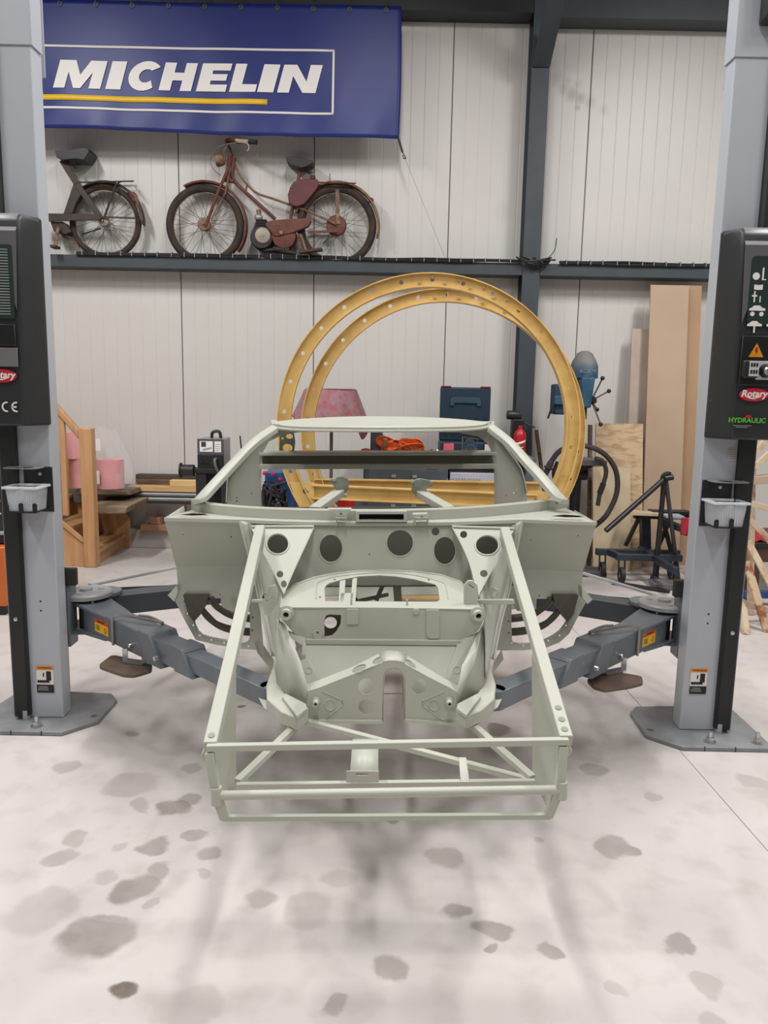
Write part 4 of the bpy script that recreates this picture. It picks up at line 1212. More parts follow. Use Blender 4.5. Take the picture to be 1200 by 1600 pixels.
# --- inner wings and arch flanges
def spline(pts, n=6):
    return catmull([cl(x, y, d) for x, y, d in pts], n)
def ruled(a, b):
    return lambda u, v: a[min(int(u * (len(a) - 1) + .5), len(a) - 1)].lerp(b[min(int(u * (len(a) - 1) + .5), len(a) - 1)], v)
L0 = spline([(374, 813, -.02), (384, 850, -.03), (392, 880, -.04), (400, 915, -.07), (410, 962, -.13), (424, 1025, -.23)])
L1 = spline([(389, 817, -.01), (397, 850, -.02), (404, 885, -.04), (411, 925, -.08), (420, 972, -.16), (432, 1026, -.26)])
L2 = spline([(404, 824, -.0), (416, 855, -.04), (428, 885, -.11), (440, 920, -.24), (436, 968, -.32), (434, 1062, -.40)])
R0 = spline([(816, 813, -.02), (809, 850, -.03), (802, 885, -.04), (795, 925, -.07), (783, 972, -.13), (771, 1030, -.23)])
R1 = spline([(803, 820, -.01), (799, 850, -.02), (795, 885, -.04), (788, 925, -.08), (777, 972, -.16), (766, 1028, -.26)])
R2 = spline([(796, 824, -.0), (786, 855, -.04), (770, 885, -.11), (752, 920, -.24), (757, 968, -.32), (760, 1062, -.40)])
for A, B, Cc in ((L0, L1, L2), (R0, R1, R2)):
    CB(MB().grid(ruled(B, Cc), len(A) - 1, 4), 'inner_wing', solid=.003)
    CB(MB().grid(ruled(A, B), len(A) - 1, 2), 'arch_flange', solid=.003)
    CB(MB().tube(A, .005, 8), 'flange_edge')
    CB(MB().tube(B, .005, 8), 'flange_edge')
# slotted brackets and bosses beside the crossmember
for sgn, pts, sl in ((-1, [(408, 940), (412, 926), (420, 917), (430, 914), (434, 925), (432, 945), (424, 958), (414, 962)], [(415, 930), (419, 943)]),
                     (1, [(725, 915), (731, 908), (738, 907), (746, 914), (748, 930), (745, 950), (738, 953), (725, 943)], [])):
    p2 = lambda x, y: cl(x, y, -.30)
    holes = [[p2(*q) for q in [(411, 930), (420, 922), (422, 924), (413, 932)]], [p2(*q) for q in [(416, 938), (425, 931), (426, 932.5), (417, 940)]]] if sgn < 0 else [[p2(*q) for q in [(733, 913), (741, 918.5), (740, 920), (732, 914.5)]]]
    CB(MB().plate3([p2(*p) for p in pts], holes, (0, .012, 0)), 'slotted_bracket', bevel=.0015)
for sgn, pts in ((1, [(762, 922), (770, 918), (780, 922), (783, 932), (776, 938), (765, 935)]),):
    p2 = lambda x, y: cl(x, y, -.20)
    CB(MB().plate3([p2(*p) for p in pts], [hole_at(773, 929, 4, p2, 6, 10, .7)], (0, .01, 0)), 'steering_eye', bevel=.001)
# --- front crossmember box and shelf
XM = -.33
pl = lambda x, y: cl(x, y, XM)
outl = [(437, 950), (446, 948), (600, 949.5), (735, 951), (752, 952), (756, 968), (748, 985), (720, 1002), (478, 999), (460, 990), (440, 968)]
dark = [(507, 968), (509, 962), (515, 960), (533, 961), (532, 975), (526, 986), (519, 993), (507, 995)]
xmem = CB(MB().plate3([pl(*p) for p in outl], [[pl(*p) for p in dark]] + [hole_at(x, y, 2.4, pl, n=10) for x, y in ((594, 954), (618, 954), (676, 958), (676, 988), (549, 957.5))], (0, TH, 0)), 'front_crossmember')
CB(MB().plate3([cl(x, y, XM + .07) for x, y in ((495, 950), (545, 950), (545, 1000), (495, 1000))], [hole_at(516.5, 973, 10, lambda x, y: cl(x, y, XM + .07), 9, 18)], (0, .003, 0)), 'crossmember_rear', paint('shaded recess sage', (104, 105, 92), .55))  # rear plate in darkened sage, shade of the box interior put into the colour
for pts in ([(541.5, 951), (560, 951), (560, 975), (541.5, 975.5)], [(666, 952), (686, 952), (687, 994), (683, 997.5), (670, 997), (666, 992)]):
    CB(MB().plate3([cl(x, y, XM) + V((0, -.001, 0)) for x, y in pts], [], (0, -.004, 0)), 'doubler_plate', None, xmem, bevel=.001)
CB(MB().plate3([cl(x, y, XM) + V((0, -.001, 0)) for x, y in ((488, 987), (493, 984), (500, 984), (504, 990), (503, 997), (498, 1000), (491, 996))], [hole_at(496.5, 987.5, 2.3, lambda x, y: cl(x, y, XM) + V((0, -.001, 0)), n=10)], (0, -.006, 0)), 'jacking_lug', None, xmem)
CB(MB().lathe([(.011, 0), (.010, .006), (0, .007)], pl(650, 955), (0, -1, 0), 14), 'plug', None, xmem)
for x, y in ((549, 940), (636, 942)):
    p = cl(x, 948, XM + .02)
    CB(MB().cyl(p, p + V((0, 0, .026)), .0035, 8), 'stud', None, xmem)
CB(MB().bar(cl(478, 1002, XM - .004), cl(720, 1004, XM - .004), .014, .018), 'lower_flange', None, xmem, bevel=.002)
fa_, fb_ = pl(440, 948), pl(745, 951)
bk = cl(600, 889.5, FW)
pls, nn = plane3(fa_, fb_, bk)
shelf_o = [(437, 949), (600, 949.5), (752, 952), (742, 932), (720, 908), (690, 897), (650, 891.5), (600, 889.5), (560, 890.5), (520, 895), (490, 901), (460, 912), (440, 930)]
D = [(508, 939.5), (507, 919), (510, 914), (515, 911), (536, 905), (562, 900.5), (592, 899), (617, 900.5), (647, 905), (680, 913), (684.5, 918.5), (687, 937), (683, 940)]
tv = nn * (-.004 if nn.z > 0 else .004)
shelf = CB(MB().plate3([pls(*p) for p in shelf_o], [[pls(*p) for p in D]] + [hole_at(x, y, 2, pls, 1.2, 8) for x, y in ((500, 933), (670, 906), (523, 905.5))], tv), 'front_shelf')
lift_ = nn * (.004 if nn.z > 0 else -.004)
CB(MB().tube([pls(*p) + lift_ * .3 for p in catmull([V((x, y, 0)) for x, y in [(494, 936), (495, 915), (502, 908), (535, 900), (600, 895), (650, 899.5), (690, 910), (697, 918), (700, 936)]], 4) for p in [(p.x, p.y)]], .002, 6), 'pressed_bead', None, shelf)
CB(MB().tube([pls(*p) + lift_ * .3 for p in [(462, 914), (492, 903), (522, 897), (560, 892.5), (600, 891.5), (650, 893.5), (690, 899), (719, 909), (741, 933)]], .003, 6), 'pressed_bead', None, shelf)
for pts in ([(531, 906), (540, 904), (537, 941), (529, 941)], [(551, 902), (558, 901), (555, 942), (547, 942)], [(533, 925), (552, 925), (550, 941), (531, 941)]):
    CB(MB().plate3([pls(*p) + tv for p in pts], [], tv), 'shelf_strap', None, shelf)
# things seen through the shelf opening: column support, pedal lever
CB(MB().plate3([cl(x, y, .18) for x, y in ((612, 893), (625, 893), (629, 950), (617, 950))], [], (0, .03, 0)), 'column_support', paint('shaded sage grey', (150, 154, 142), .5))  # sage toned down in colour for the shade below the shelf
CB(MB().bar(cl(552, 941, .1), cl(606, 929, .18), .012, .012), 'pedal_lever', paint('grey lever', (120, 122, 116), .45))
CB(MB().bar(cl(588, 938, .15), cl(599, 912, .15), .016, .016), 'pedal_lever', paint('grey lever', (120, 122, 116), .45))
# bosses
def boss(x, y, d, r, ln=.035):
    p = cl(x, y, d)
    o = CB(MB().lathe([(r * 1.5, 0), (r * 1.5, .008), (r, .010), (r, ln), (r * .55, ln), (r * .5, ln - .02), (0, ln - .02)], p, (0, -1, 0), 20), 'boss')
    CB(MB().lathe([(r * .48, ln - .018), (0, ln - .017)], p, (0, -1, 0), 12), 'boss_bore', BLKP, o)
boss(448, 957, XM, .017, .03)
boss(746, 959, XM, .017, .03)
# short stay between tower and rail
CB(MB().bar(cl(746, 940, -.27), cl(803, 940, -.34), .014, .016), 'stay_bar', bevel=.0015)
CB(MB().bar(cl(394, 939, -.34), cl(410, 939, -.31), .010, .010), 'stay_bar', bevel=.0015)
# --- footwell
AY = -.53
ta, tb_ = pl(478, 1000), pl(722, 1003)
ba, bb_ = V((ta.x, -.42, .0)), V((tb_.x, -.42, .0))
pf, nf = plane3(ta, tb_, ba)
nl, nr = pf(597, 1100), pf(635, 1100)
notch = [V((nr.x, -.42, 0)), pf(635, 1064), pf(632, 1052), pf(625, 1044), pf(615, 1041), pf(606, 1044), pf(599, 1053), pf(597, 1064), V((nl.x, -.42, 0))]
CB(MB().plate3([ta, tb_, bb_] + notch + [ba], [], depth_thick(nf)), 'footwell_front')
for pts, cc in (([(467, 1033), (480, 1027), (493, 1045), (500, 1063), (478, 1071), (471, 1050)], (482.5, 1046, 5)), ([(716, 1001), (751, 984), (737, 1030), (725, 1070), (694, 1062), (704, 1032)], (713, 1045, 5.5))):
    o = CB(MB().plate3([pf(*p) + V((0, -.004, 0)) for p in pts], [], (0, -.005, 0)), 'footwell_strap', bevel=.001)
    CB(MB().tube([pf(*q) + V((0, -.0095, 0)) for q in ngon(cc[0], cc[1], cc[2], cc[2], 16)], .0015, 6, closed=True), 'pressed_ring', None, o)
CB(MB().plate3([pf(*p) + V((0, -.004, 0)) for p in ((447, 983), (478, 996), (478, 1003), (470, 1006), (444, 988))], [], (0, -.005, 0)), 'footwell_strap', bevel=.001)
for pts in ([(433, 966, -.31), (433, 1067, -.40), (449, 1088, -.46), (478, 1099, -.53), (480, 1075, -.53), (470, 1035, -.45), (446, 976, -.33)], [(758, 968, -.31), (757, 1070, -.40), (742, 1088, -.46), (714, 1100, -.53), (715, 1076, -.53), (722, 1040, -.45), (750, 984, -.33)]):
    p3 = [cl(*p) for p in pts]
    c0 = sum(p3, V((0, 0, 0))) / len(p3)
    CB(MB().add(p3 + [c0], [(i, (i + 1) % len(p3), len(p3)) for i in range(len(p3))]), 'footwell_side', solid=.004)
# bent lower channels and flanges
for pts, z, th, nm in (([(429, 1034), (433, 1067), (449, 1088), (476, 1098), (482, 1107), (464, 1122), (439, 1112), (417, 1092), (416, 1070)], .012, .040, 'sill_channel'),
                       ([(408, 1076), (402, 1086), (412, 1105), (452, 1131), (470, 1128), (474, 1110), (440, 1095), (420, 1078)], -.030, .004, 'sill_flange'),
                       ([(764, 1034), (758, 1067), (742, 1088), (716, 1098), (712, 1108), (728, 1120), (752, 1110), (772, 1092), (775, 1070)], .012, .040, 'sill_channel'),
                       ([(783, 1076), (787, 1086), (778, 1104), (738, 1129), (722, 1126), (718, 1108), (752, 1095), (770, 1078)], -.030, .004, 'sill_flange')):
    CB(MB().plate3([clz(x, y, z) for x, y in pts], [], (0, 0, -th)), nm, bevel=.003)
for pts in ([(441, 1088), (446, 1083), (478, 1099), (480, 1106), (464, 1119)], [(751, 1088), (746, 1083), (715, 1099), (713, 1106), (729, 1117)]):
    CB(MB().plate3([clz(x, y, .024) for x, y in pts], [], (0, 0, -.012)), 'channel_patch', bevel=.002)
for pts in ([(398, 1003), (404, 998), (428, 1032), (426, 1050), (402, 1020)], [(784, 1015), (772, 1035), (768, 1055), (787, 1030)]):
    CB(MB().plate3([cl(x, y, -.12) for x, y in pts], [], (0, .004, 0)), 'toe_gusset')
# --- arched front member with the U cut-out
pl = lambda x, y: cl(x, y, AY)
fo = [(479, 1127), (481, 1080), (500, 1074), (560, 1050), (598, 1035), (608, 1032.5), (622, 1033), (632, 1037), (670, 1058), (700, 1073), (714, 1081), (712, 1131), (640, 1126), (632, 1125), (632, 1062), (629, 1052), (623, 1046), (615, 1044), (607, 1046), (601, 1053), (599.5, 1062), (598, 1127)]
hl = [hole_at(572, 1072.5, 12.5, pl, 12.5, 22), hole_at(572.5, 1104.5, 12.5, pl, 12, 22), hole_at(654, 1072, 12.5, pl, 12.5, 22)]
am = CB(MB().plate3([pl(*p) for p in fo], hl, (0, TH, 0)), 'arch_member')
top_f = fo[1:11]
top_b = [(476, 1070), (500, 1062), (555, 1040), (592, 1021), (606, 1017), (621, 1018), (636, 1024), (668, 1044), (696, 1061), (720, 1072)]
tf = [pl(*p) for p in top_f]
tbk = [cl(x, y, AY + .10) for x, y in top_b]
pa, na = plane3(tf[0], tf[3], tbk[3])
CB(MB().plate3([tf[0], tf[1], tf[2], tf[3], pa(*top_b[3]), pa(*top_b[2]), pa(*top_b[1]), pa(*top_b[0])], [hole_at(561, 1044.5, 12, pa, 5, 18, -.42), hole_at(592, 1031.5, 11.5, pa, 4.6, 18, -.42)], na * (TH if na.z < 0 else -TH)), 'arch_top', None, am)
pb_, nb = plane3(tf[6], tf[9], tbk[7])
CB(MB().plate3([tf[6], tf[7], tf[8], tf[9], pb_(*top_b[9]), pb_(*top_b[8]), pb_(*top_b[7]), pb_(*top_b[6])], [hole_at(641.5, 1037, 10.5, pb_, 3.6, 18, .62)], nb * (TH if nb.z < 0 else -TH)), 'arch_top', None, am)
CB(MB().add(tf[3:7] + [pa(*top_b[3])] + tbk[4:6] + [pb_(*top_b[6])], [(0, 1, 5, 4), (1, 2, 6, 5), (2, 3, 7, 6)]), 'arch_crown', None, am, solid=.004)
ul = [pl(*p) for p in fo[13:]]
CB(MB().grid(lambda u, v: ul[min(int(u * (len(ul) - 1) + .5), len(ul) - 1)] + V((0, .12 * v, 0)), len(ul) - 1, 1), 'tunnel_lining', None, am, solid=.004)
for pts in ([(481, 1126), (597, 1127), (597, 1131), (481, 1130)], [(633, 1125), (712, 1131), (712, 1134), (633, 1129)]):
    CB(MB().plate3([cl(x, y, AY - .012) for x, y in pts], [], (0, .03, 0)), 'arch_foot', None, am)
for tri, c in (([(504, 1080), (535, 1094), (536, 1101), (504, 1126)], (516, 1101)), ([(694, 1080), (660, 1095), (660, 1102), (694, 1126)], (678, 1101))):
    CB(MB().tube([pl(*p) + V((0, -.001, 0)) for p in tri], .0022, 6), 'pressed_bead', None, am)
    CB(MB().tube([pl(*q) + V((0, -.001, 0)) for q in ngon(c[0], c[1], 8, 8.5, 20)], .0022, 6, closed=True), 'pressed_ring', None, am)
boss(494, 1095, AY, .009, .03)
boss(701, 1095, AY, .009, .03)
# floor pan of the cabin with its openings
CB(MB().plate3([(-.33, -.42, 0), (.33, -.42, 0), (.33, .05, 0), (.40, .45, 0), (.70, .60, 0), (.70, .95, 0), (-.70, .95, 0), (-.70, .60, 0), (-.40, .45, 0), (-.33, .05, 0)], [[V(p) for p in ((-.30, -.05, 0), (-.10, -.05, 0), (-.10, .80, 0), (-.36, .80, 0))], [V(p) for p in ((.10, -.05, 0), (.30, -.05, 0), (.36, .80, 0), (.10, .80, 0))], [V(p) for p in ((-.06, -.4196, 0), (.07, -.4196, 0), (.07, .10, 0), (-.06, .10, 0))]], (0, 0, -.004)), 'floor_pan')
for sx in (-1, 1):
    CB(MB().box((sx * .66 - .045, .52, -.005), (sx * .66 + .045, .95, .13)), 'door_sill', bevel=.008)
    CB(MB().bar((sx * .36, .95, .08), (sx * .36, 1.75, .12), .06, .08), 'rear_rail', bevel=.004)
CB(MB().bar((-.40, 1.72, .12), (.40, 1.72, .12), .05, .05), 'rear_cross_tube', bevel=.004)

# --- front tube frame
FB = -1.05
railL = [cl(407, 826, -.07), cl(344, 1112, -.86), cl(329, 1168, FB + .01)]
railR = [cl(788, 829, -.07), cl(866, 1105, -.86), cl(884, 1158, FB + .01)]
for r in (railL, railR):
    CB(MB().bar(r[0], r[2], .034, .034), 'top_rail', bevel=.003)
tl, tr_ = cl(323, 1168, FB), cl(888, 1158, FB)
CB(MB().bar(tl, tr_, .018, .016), 'front_top_bar', bevel=.002)
ml, mr_ = cl(338, 1243, FB - .01), cl(878, 1234, FB - .01)
CB(MB().tube([ml, mr_], .0115, 12), 'front_round_bar')
bl2, br2 = cl(347, 1278, FB + .0), cl(860, 1275, FB + .0)
CB(MB().bar(bl2, br2, .014, .013), 'front_bottom_bar', bevel=.0015)
for pts in ([tl + V((.006, 0, -.012)), ml + V((0, 0, .004)), bl2 + V((.006, 0, 0))], [tr_ + V((-.012, 0, -.012)), mr_ + V((-.006, 0, .004)), br2 + V((-.006, 0, 0))]):
    CB(MB().sweep(pts, [(-.011, -.009), (.011, -.009), (.011, .009), (-.011, .009)], up=(0, 1, 0), fixed=True), 'corner_upright', bevel=.002)
for p, sg in ((ml, -1), (mr_, 1)):
    CB(MB().cyl(p + V((0, .0, -.022)), p + V((0, 0, .022)), .014, 12), 'upright_sleeve')
# side webs hanging from the rails (in the vertical plane of each rail)
def web(rail, pts):
    d = (rail[2] - rail[0])
    n = d.cross(V((0, 0, 1))).normalized()
    pw = lambda x, y: clp(x, y, rail[0], n)
    out = [pw(*p) for p in pts]
    CB(MB().plate3(out, [], n * .004), 'rail_web')
    return out
wl = web(railL, [(369, 1020), (369, 1234), (347, 1240), (334, 1178), (346, 1110)])
wr = web(railR, [(833, 1020), (834, 1214), (855, 1258), (872, 1232), (878, 1160), (862, 1105)])
for r, sx in ((railL, -1), (railR, 1)):
    for k in ((.978,) if sx < 0 else (.978, .945, .905)):
        p = r[0].lerp(r[2], k) + V((0, -.006, .0165))
        CB(MB().lathe([(.004, 0), (.0085, .0), (.0085, .0012), (.004, .0012)], p, (0, -.35, 1), 12), 'rail_washer', paint('bare washer', (150, 152, 140), .4))
# towing tabs
for pts in ([(322, 1168), (330, 1178), (328, 1196), (316, 1188), (313, 1180)], [(886, 1160), (895, 1173), (890, 1183), (881, 1180), (880, 1168)]):
    CB(MB().plate3([cl(x, y, FB + .02) for x, y in pts], [], (0, .05, 0)), 'corner_tab', bevel=.003)
# rear lower bar and diagonals
rl, rr2 = cl(369, 1229, -.85), cl(836, 1223, -.85)
CB(MB().bar(rl, rr2, .016, .020), 'lower_cross_bar', bevel=.002)
CB(MB().bar(cl(476, 1121, AY - .01), cl(371, 1222, -.84), .022, .018), 'diagonal_bar', bevel=.002)
CB(MB().bar(cl(722, 1119, AY - .01), cl(832, 1216, -.84), .022, .018), 'diagonal_bar', bevel=.002)
CB(MB().bar(cl(474, 1126, AY - .01), cl(826, 1219, -.83), .020, .016), 'diagonal_bar', bevel=.002)
CB(MB().plate3([cl(717, 1186, -.80), cl(729, 1186, -.80), cl(734, 1223, -.86), cl(720, 1223, -.86)], [], (0, .012, 0)), 'link_plate', bevel=.0015)
b_ = CB(MB().add([cl(551, 1155, -.72), cl(591, 1155, -.72), cl(591, 1206, -.86), cl(547, 1206, -.86)], [(0, 1, 2, 3)]), 'radiator_bracket', solid=.003)
pfz = lambda x, y: cl(x, y, -.875)
CB(MB().plate3([pfz(*p) for p in ((541, 1205), (592, 1205), (592, 1222), (541, 1223))], [[pfz(*p) for p in ((556, 1208), (576, 1208), (576, 1212), (556, 1212))]], (0, .003, 0)), 'bracket_lip', None, b_)

# ================================================================== MOPEDS ON THE GIRT
MY = 6.735
PXM = 0.00562                                # metres per photo pixel out there
def mp(x, y, d=0.0):
    return PY(x, y, MY + d)
def arc3(c, r, a0, a1, n=24, d=0.0):
    return [V((c.x + r * math.cos(math.radians(a0 + (a1 - a0) * i / n)), c.y + d, c.z + r * math.sin(math.radians(a0 + (a1 - a0) * i / n)))) for i in range(n + 1)]
def wheel(t, c, R, rim, tyre_m, rim_m, hub_m, flat, hub_r):
    tr = (R - rim) * 0.55
    w = MB()
    ring = arc3(c, R - tr, 0, 360, 48)[:-1]
    prof = ngon(0, 0, tr, tr, 10)
    w.sweep(ring, prof, up=(0, 1, 0), closed=True, fixed=True)
    for p in w.v:
        if p.z < flat:
            p.z = flat + (p.z - flat) * 0.03
    w.build('tyre', tyre_m, t)
    r_ = MB()
    r_.sweep(arc3(c, rim + .004, 0, 360, 48)[:-1], [(-.014, -.004), (.014, -.004), (.014, .004), (-.014, .004)], up=(0, 1, 0), closed=True, fixed=True)
    for p in r_.v:
        if p.z < flat + .004:
            p.z = flat + .004 + (p.z - flat) * .05
    r_.build('rim', rim_m, t)
    h = MB()
    h.lathe([(hub_r * .5, -.05), (hub_r * .9, -.045), (hub_r, -.036), (hub_r, -.028), (hub_r * .45, -.022), (hub_r * .45, .03), (hub_r * .8, .036), (hub_r * .8, .04)], c, (0, 1, 0), 22)
    h.cyl(c + V((0, -.075, 0)), c + V((0, .06, 0)), .006, 8)
    h.build('hub', hub_m, t)
    sp = MB()
    for i in range(36):
        a = 2 * math.pi * i / 36
        off = (.55 if i % 4 < 2 else -.55)
        s_ = -.030 if i % 2 else .034
        p0 = c + V((hub_r * .85 * math.cos(a + off), s_, hub_r * .85 * math.sin(a + off)))
        p1 = c + V((rim * math.cos(a), 0, rim * math.sin(a)))
        if p1.z < flat + .004:
            p1.z = flat + .004
        sp.cyl(p0, p1, .0016, 5)
    sp.build('spokes', SPOKE, t)
def fender(t, c, r, a0, a1, w, m, name='fender'):
    prof = [(-w, -.014), (-w * .8, 0), (-w * .3, .008), (w * .3, .008), (w * .8, 0), (w, -.014), (w * .75, -.004), (0, .003), (-w * .75, -.004)]
    mb = MB()
    pts = arc3(c, r, a0, a1, 26)
    n, k = len(pts), len(prof)
    vs_ = []
    for p in pts:
        rd = (p - c); rd.y = 0; rd.normalize()
        vs_ += [p + V((0, q[0], 0)) + rd * q[1] for q in prof]
    mb.add(vs_, [(i * k + j, i * k + (j + 1) % k, (i + 1) * k + (j + 1) % k, (i + 1) * k + j) for i in range(n - 1) for j in range(k)] + [tuple(range(k)), tuple((n - 1) * k + j for j in range(k))])
    return mb.build(name, m, t)
def slab(t, name, pts, d0, d1, m, bevel=.006, seg=3):
    return MB().plate3([mp(x, y, d0) for x, y in pts], [], (0, d1 - d0, 0)).build(name, m, t, bevel=bevel, seg=seg)
def spring(t, a, b, r, turns, m, name='seat_spring'):
    a, b = V(a), V(b)
    d = (b - a)
    z = d.normalized()
    x = z.cross(V((0, 1, 0))).normalized()
    y = z.cross(x)
    MB().tube([a + d * (i / 60) + (x * math.cos(i / 60 * turns * 6.283) + y * math.sin(i / 60 * turns * 6.283)) * r for i in range(61)], .0035, 5).build(name, m, t)
# --- brown moped
FL = gz1 + .001
cf, cr = mp(320.5, 352), mp(526, 354)
t = thing('moped', 'rusty brown moped with red tank on the girt below the banner', 'moped', ((cf.x + cr.x) / 2, MY, FL))
wheel(t, cf, 58.5 * PXM, 48 * PXM, TYRE, RIMC, RUSTT, FL, .055)
wheel(t, cr, 59.5 * PXM, 49 * PXM, TYRE, RIMC, RUSTB, FL, .085)
fender(t, cf, 62.5 * PXM, 119, -37, .036, RUSTB)
fender(t, cr, 63.5 * PXM, 163, -14, .040, RUSTT, 'rear_fender')
for d in (-.055, .055):
    MB().tube([mp(357, 262, d), mp(340, 302, d), mp(325, 343, d), mp(321, 353, d)], .013, 8).build('fork_blade', RUSTB, t)
    MB().tube([mp(360, 262, d * .8), mp(352, 302, d * .8), mp(330, 343, d * .8)], .006, 6).build('fork_stay', RUSTT, t)
    MB().bar(mp(527, 296, d), mp(528.5, 350, d), .030, .006, up=(0, 1, 0)).build('rack_stay', RUSTT, t)
MB().bar(mp(349, 281), mp(365, 284), .05, .02).build('fork_crown', RUSTB, t, bevel=.004)
MB().tube([mp(361, 240), mp(354, 284)], .022, 12).build('head_tube', RUSTB, t)
MB().tube([mp(366, 246), mp(364, 262), mp(362, 276)], .017, 10).build('neck_gusset', RUSTB, t)
MB().tube(catmull([mp(362, 272), mp(366, 283), mp(380, 297), mp(400, 315), mp(430, 342)], 4), .015, 10).build('main_tube', RUSTB, t)
MB().tube(catmull([mp(366, 252), mp(374, 272), mp(386, 288), mp(402, 302), mp(428, 311), mp(453, 320), mp(486, 332, -.05), mp(524, 350, -.06)], 5), .010, 8).build('upper_tube', RUSTT, t)
MB().tube(catmull([mp(428, 311), mp(453, 320), mp(486, 332, .05), mp(524, 350, .06)], 5), .010, 8).build('upper_tube', RUSTT, t)
MB().bar(mp(386, 288), mp(384, 300), .012, .02, up=(0, 1, 0)).build('tube_link', RUSTB, t)
MB().tube([mp(470, 262), mp(464, 290), mp(454, 341)], .014, 10).build('seat_tube', RUSTB, t)
slab(t, 'engine_cover', [(413.5, 352), (416, 346), (434, 343), (470, 341), (483.5, 340), (486.5, 346), (482, 354), (460.5, 363), (436, 369.5), (426, 367.6), (422, 361), (418, 357)], -.09, -.045, RUSTB, .010)
MB().tube(catmull([mp(425 + k * 1.35, 351.6 + .9 * (-1) ** k + .12 * k, -.0915) for k in range(11)], 3), .0028, 5).build('cover_script', RUSTT, t)
MB().lathe([(0, -.082), (.06, -.08), (.098, -.07), (.102, -.05), (.102, .03), (.07, .04)], mp(445, 371), (0, 1, 0), 26).build('clutch_drum', RUSTB, t)
MB().lathe([(0, -.105), (.016, -.105), (.018, -.09)], mp(442, 367), (0, 1, 0), 14).build('drum_bolt', RUSTT, t)
MB().lathe([(.0, -.07), (.088, -.068), (.096, -.05), (.096, .04), (.06, .06)], mp(410.5, 373), (0, 1, 0), 26).build('fan_shroud', paint('engine soot black', (40, 36, 33), .6, var=.1), t)
MB().lathe([(0, -.088), (.012, -.088), (.014, -.084), (.060, -.080), (.066, -.074), (.066, -.06)], mp(412.6, 370.5), (0, 1, 0), 24).build('flywheel', paint('dull alloy', (168, 156, 142), .45, metal=.5, var=.1), t)
for i in range(6):
    MB().cbox(mp(406 + i * .6, 358 - i * 2.6), (.085, .09, .007)).build('cylinder_fin', paint('engine soot black', (40, 36, 33), .6), t)
MB().sphere(mp(404, 340), .036, (1, .8, .9)).build('carburettor', paint('dull alloy', (168, 156, 142), .45, metal=.5), t)
MB().cyl(mp(405, 336), mp(404, 328), .02, 12).build('float_cap', RUSTT, t)
MB().tube(catmull([mp(402, 384, -.02), mp(412, 391, -.03), mp(430, 391, -.04), mp(462, 396, -.05)], 4), .018, 10).build('exhaust', paint('engine soot black', (40, 36, 33), .6), t)
MB().cyl(mp(427, 389.5, -.04), mp(452, 391, -.04), .026, 12).build('silencer', paint('engine soot black', (40, 36, 33), .6), t)
MB().bar(mp(470, 366, -.10), mp(479, 393, -.10), .018, .008, up=(0, 1, 0)).build('crank_arm', RUSTT, t)
MB().cbox(mp(486, 392, -.14), (.19, .07, .022), Matrix.Rotation(-.14, 3, 'Y')).build('pedal', paint('pedal brown', (70, 52, 44), .7), t, bevel=.004)
MB().bar(mp(515, 370, -.08), mp(505, 381, -.08), .014, .006, up=(0, 1, 0)).build('stand_lever', DKMETAL, t)
for d in (-.07, .07):
    MB().bar(mp(481, 363, d), mp(526, 361, d), .020, .008, up=(0, 1, 0)).build('swing_arm', RUSTB, t)
    MB().bar(mp(466, 365, d), mp(478, 398, d), .022, .008, up=(0, 1, 0)).build('stand_leg', RUSTB, t)
slab(t, 'fuel_tank', [(451, 316), (449.5, 304), (453, 292), (459, 284), (468, 280), (484, 279), (496, 280), (499, 287), (494, 296), (486, 306), (475, 319), (466, 322), (457, 321)], -.075, .075, TANKR, .028, 4)
MB().lathe([(.024, 0), (.024, .022), (.018, .028), (0, .028)], mp(488.5, 280), (0, 0, 1), 14).build('tank_cap', RUSTB, t)
MB().sphere(mp(455.5, 293, -.076), .010).build('tank_badge', RUSTT, t)
SEATM = paint('worn saddle vinyl', (52, 48, 46), .6, var=.12)
slab(t, 'saddle', [(446, 244), (460, 245), (489, 250), (488.5, 255), (479, 260), (470, 262), (453, 257), (447.5, 251)], -.075, .075, SEATM, .018, 4)
for d in (-.05, .05):
    spring(t, mp(478, 260, d), mp(486, 271, d), .016, 5, DKMETAL)
MB().tube([mp(470, 262), mp(484, 271)], .007, 6).build('saddle_rail', DKMETAL, t)
rk = MB()
for d in (-.07, -.025, .025, .07):
    rk.tube([mp(497, 285, d), mp(556, 286.5, d)], .006, 6)
for x in (497, 515, 535, 556):
    rk.tube([mp(x, 285.8, -.07), mp(x, 285.8, .07)], .005, 6)
rk.build('luggage_rack', RUSTB, t)
MB().tube([mp(515, 285), mp(515.5, 271)], .003, 5).build('rack_rod', DKMETAL, t)
MB().sphere(mp(580, 313.5), .024, (.9, 1, 1)).build('tail_lamp', paint('tail lamp red', (120, 26, 30), .3), t)
# bars, lamp, cables
bar_ = [mp(361, 240), mp(359, 232), mp(354, 224, -.05), mp(354, 219, -.09), mp(360, 218, -.13), mp(375, 220, -.18), mp(388, 221.5, -.22)]
MB().tube(catmull(bar_, 4), .011, 8).build('handlebar', RUSTB, t)
MB().tube(catmull([mp(361, 240), mp(359, 232), mp(356, 226, .03), mp(360, 221, .06), mp(380, 223, .08)], 4), .011, 8).build('handlebar', RUSTB, t)
MB().tube([mp(369, 219.5, -.17), mp(389, 221.5, -.22)], .014, 10).build('twist_sleeve', paint('dirty cream', (176, 162, 146), .5, var=.1), t)
MB().tube([mp(389, 221.5, -.22), mp(401, 222, -.24)], .019, 10).build('grip', BLACKP, t)
MB().tube(catmull([mp(372, 222, -.19), mp(386, 224, -.23), mp(389, 232, -.24), mp(386, 236, -.24)], 4), .005, 6).build('brake_lever', paint('dirty cream', (176, 162, 146), .5), t)
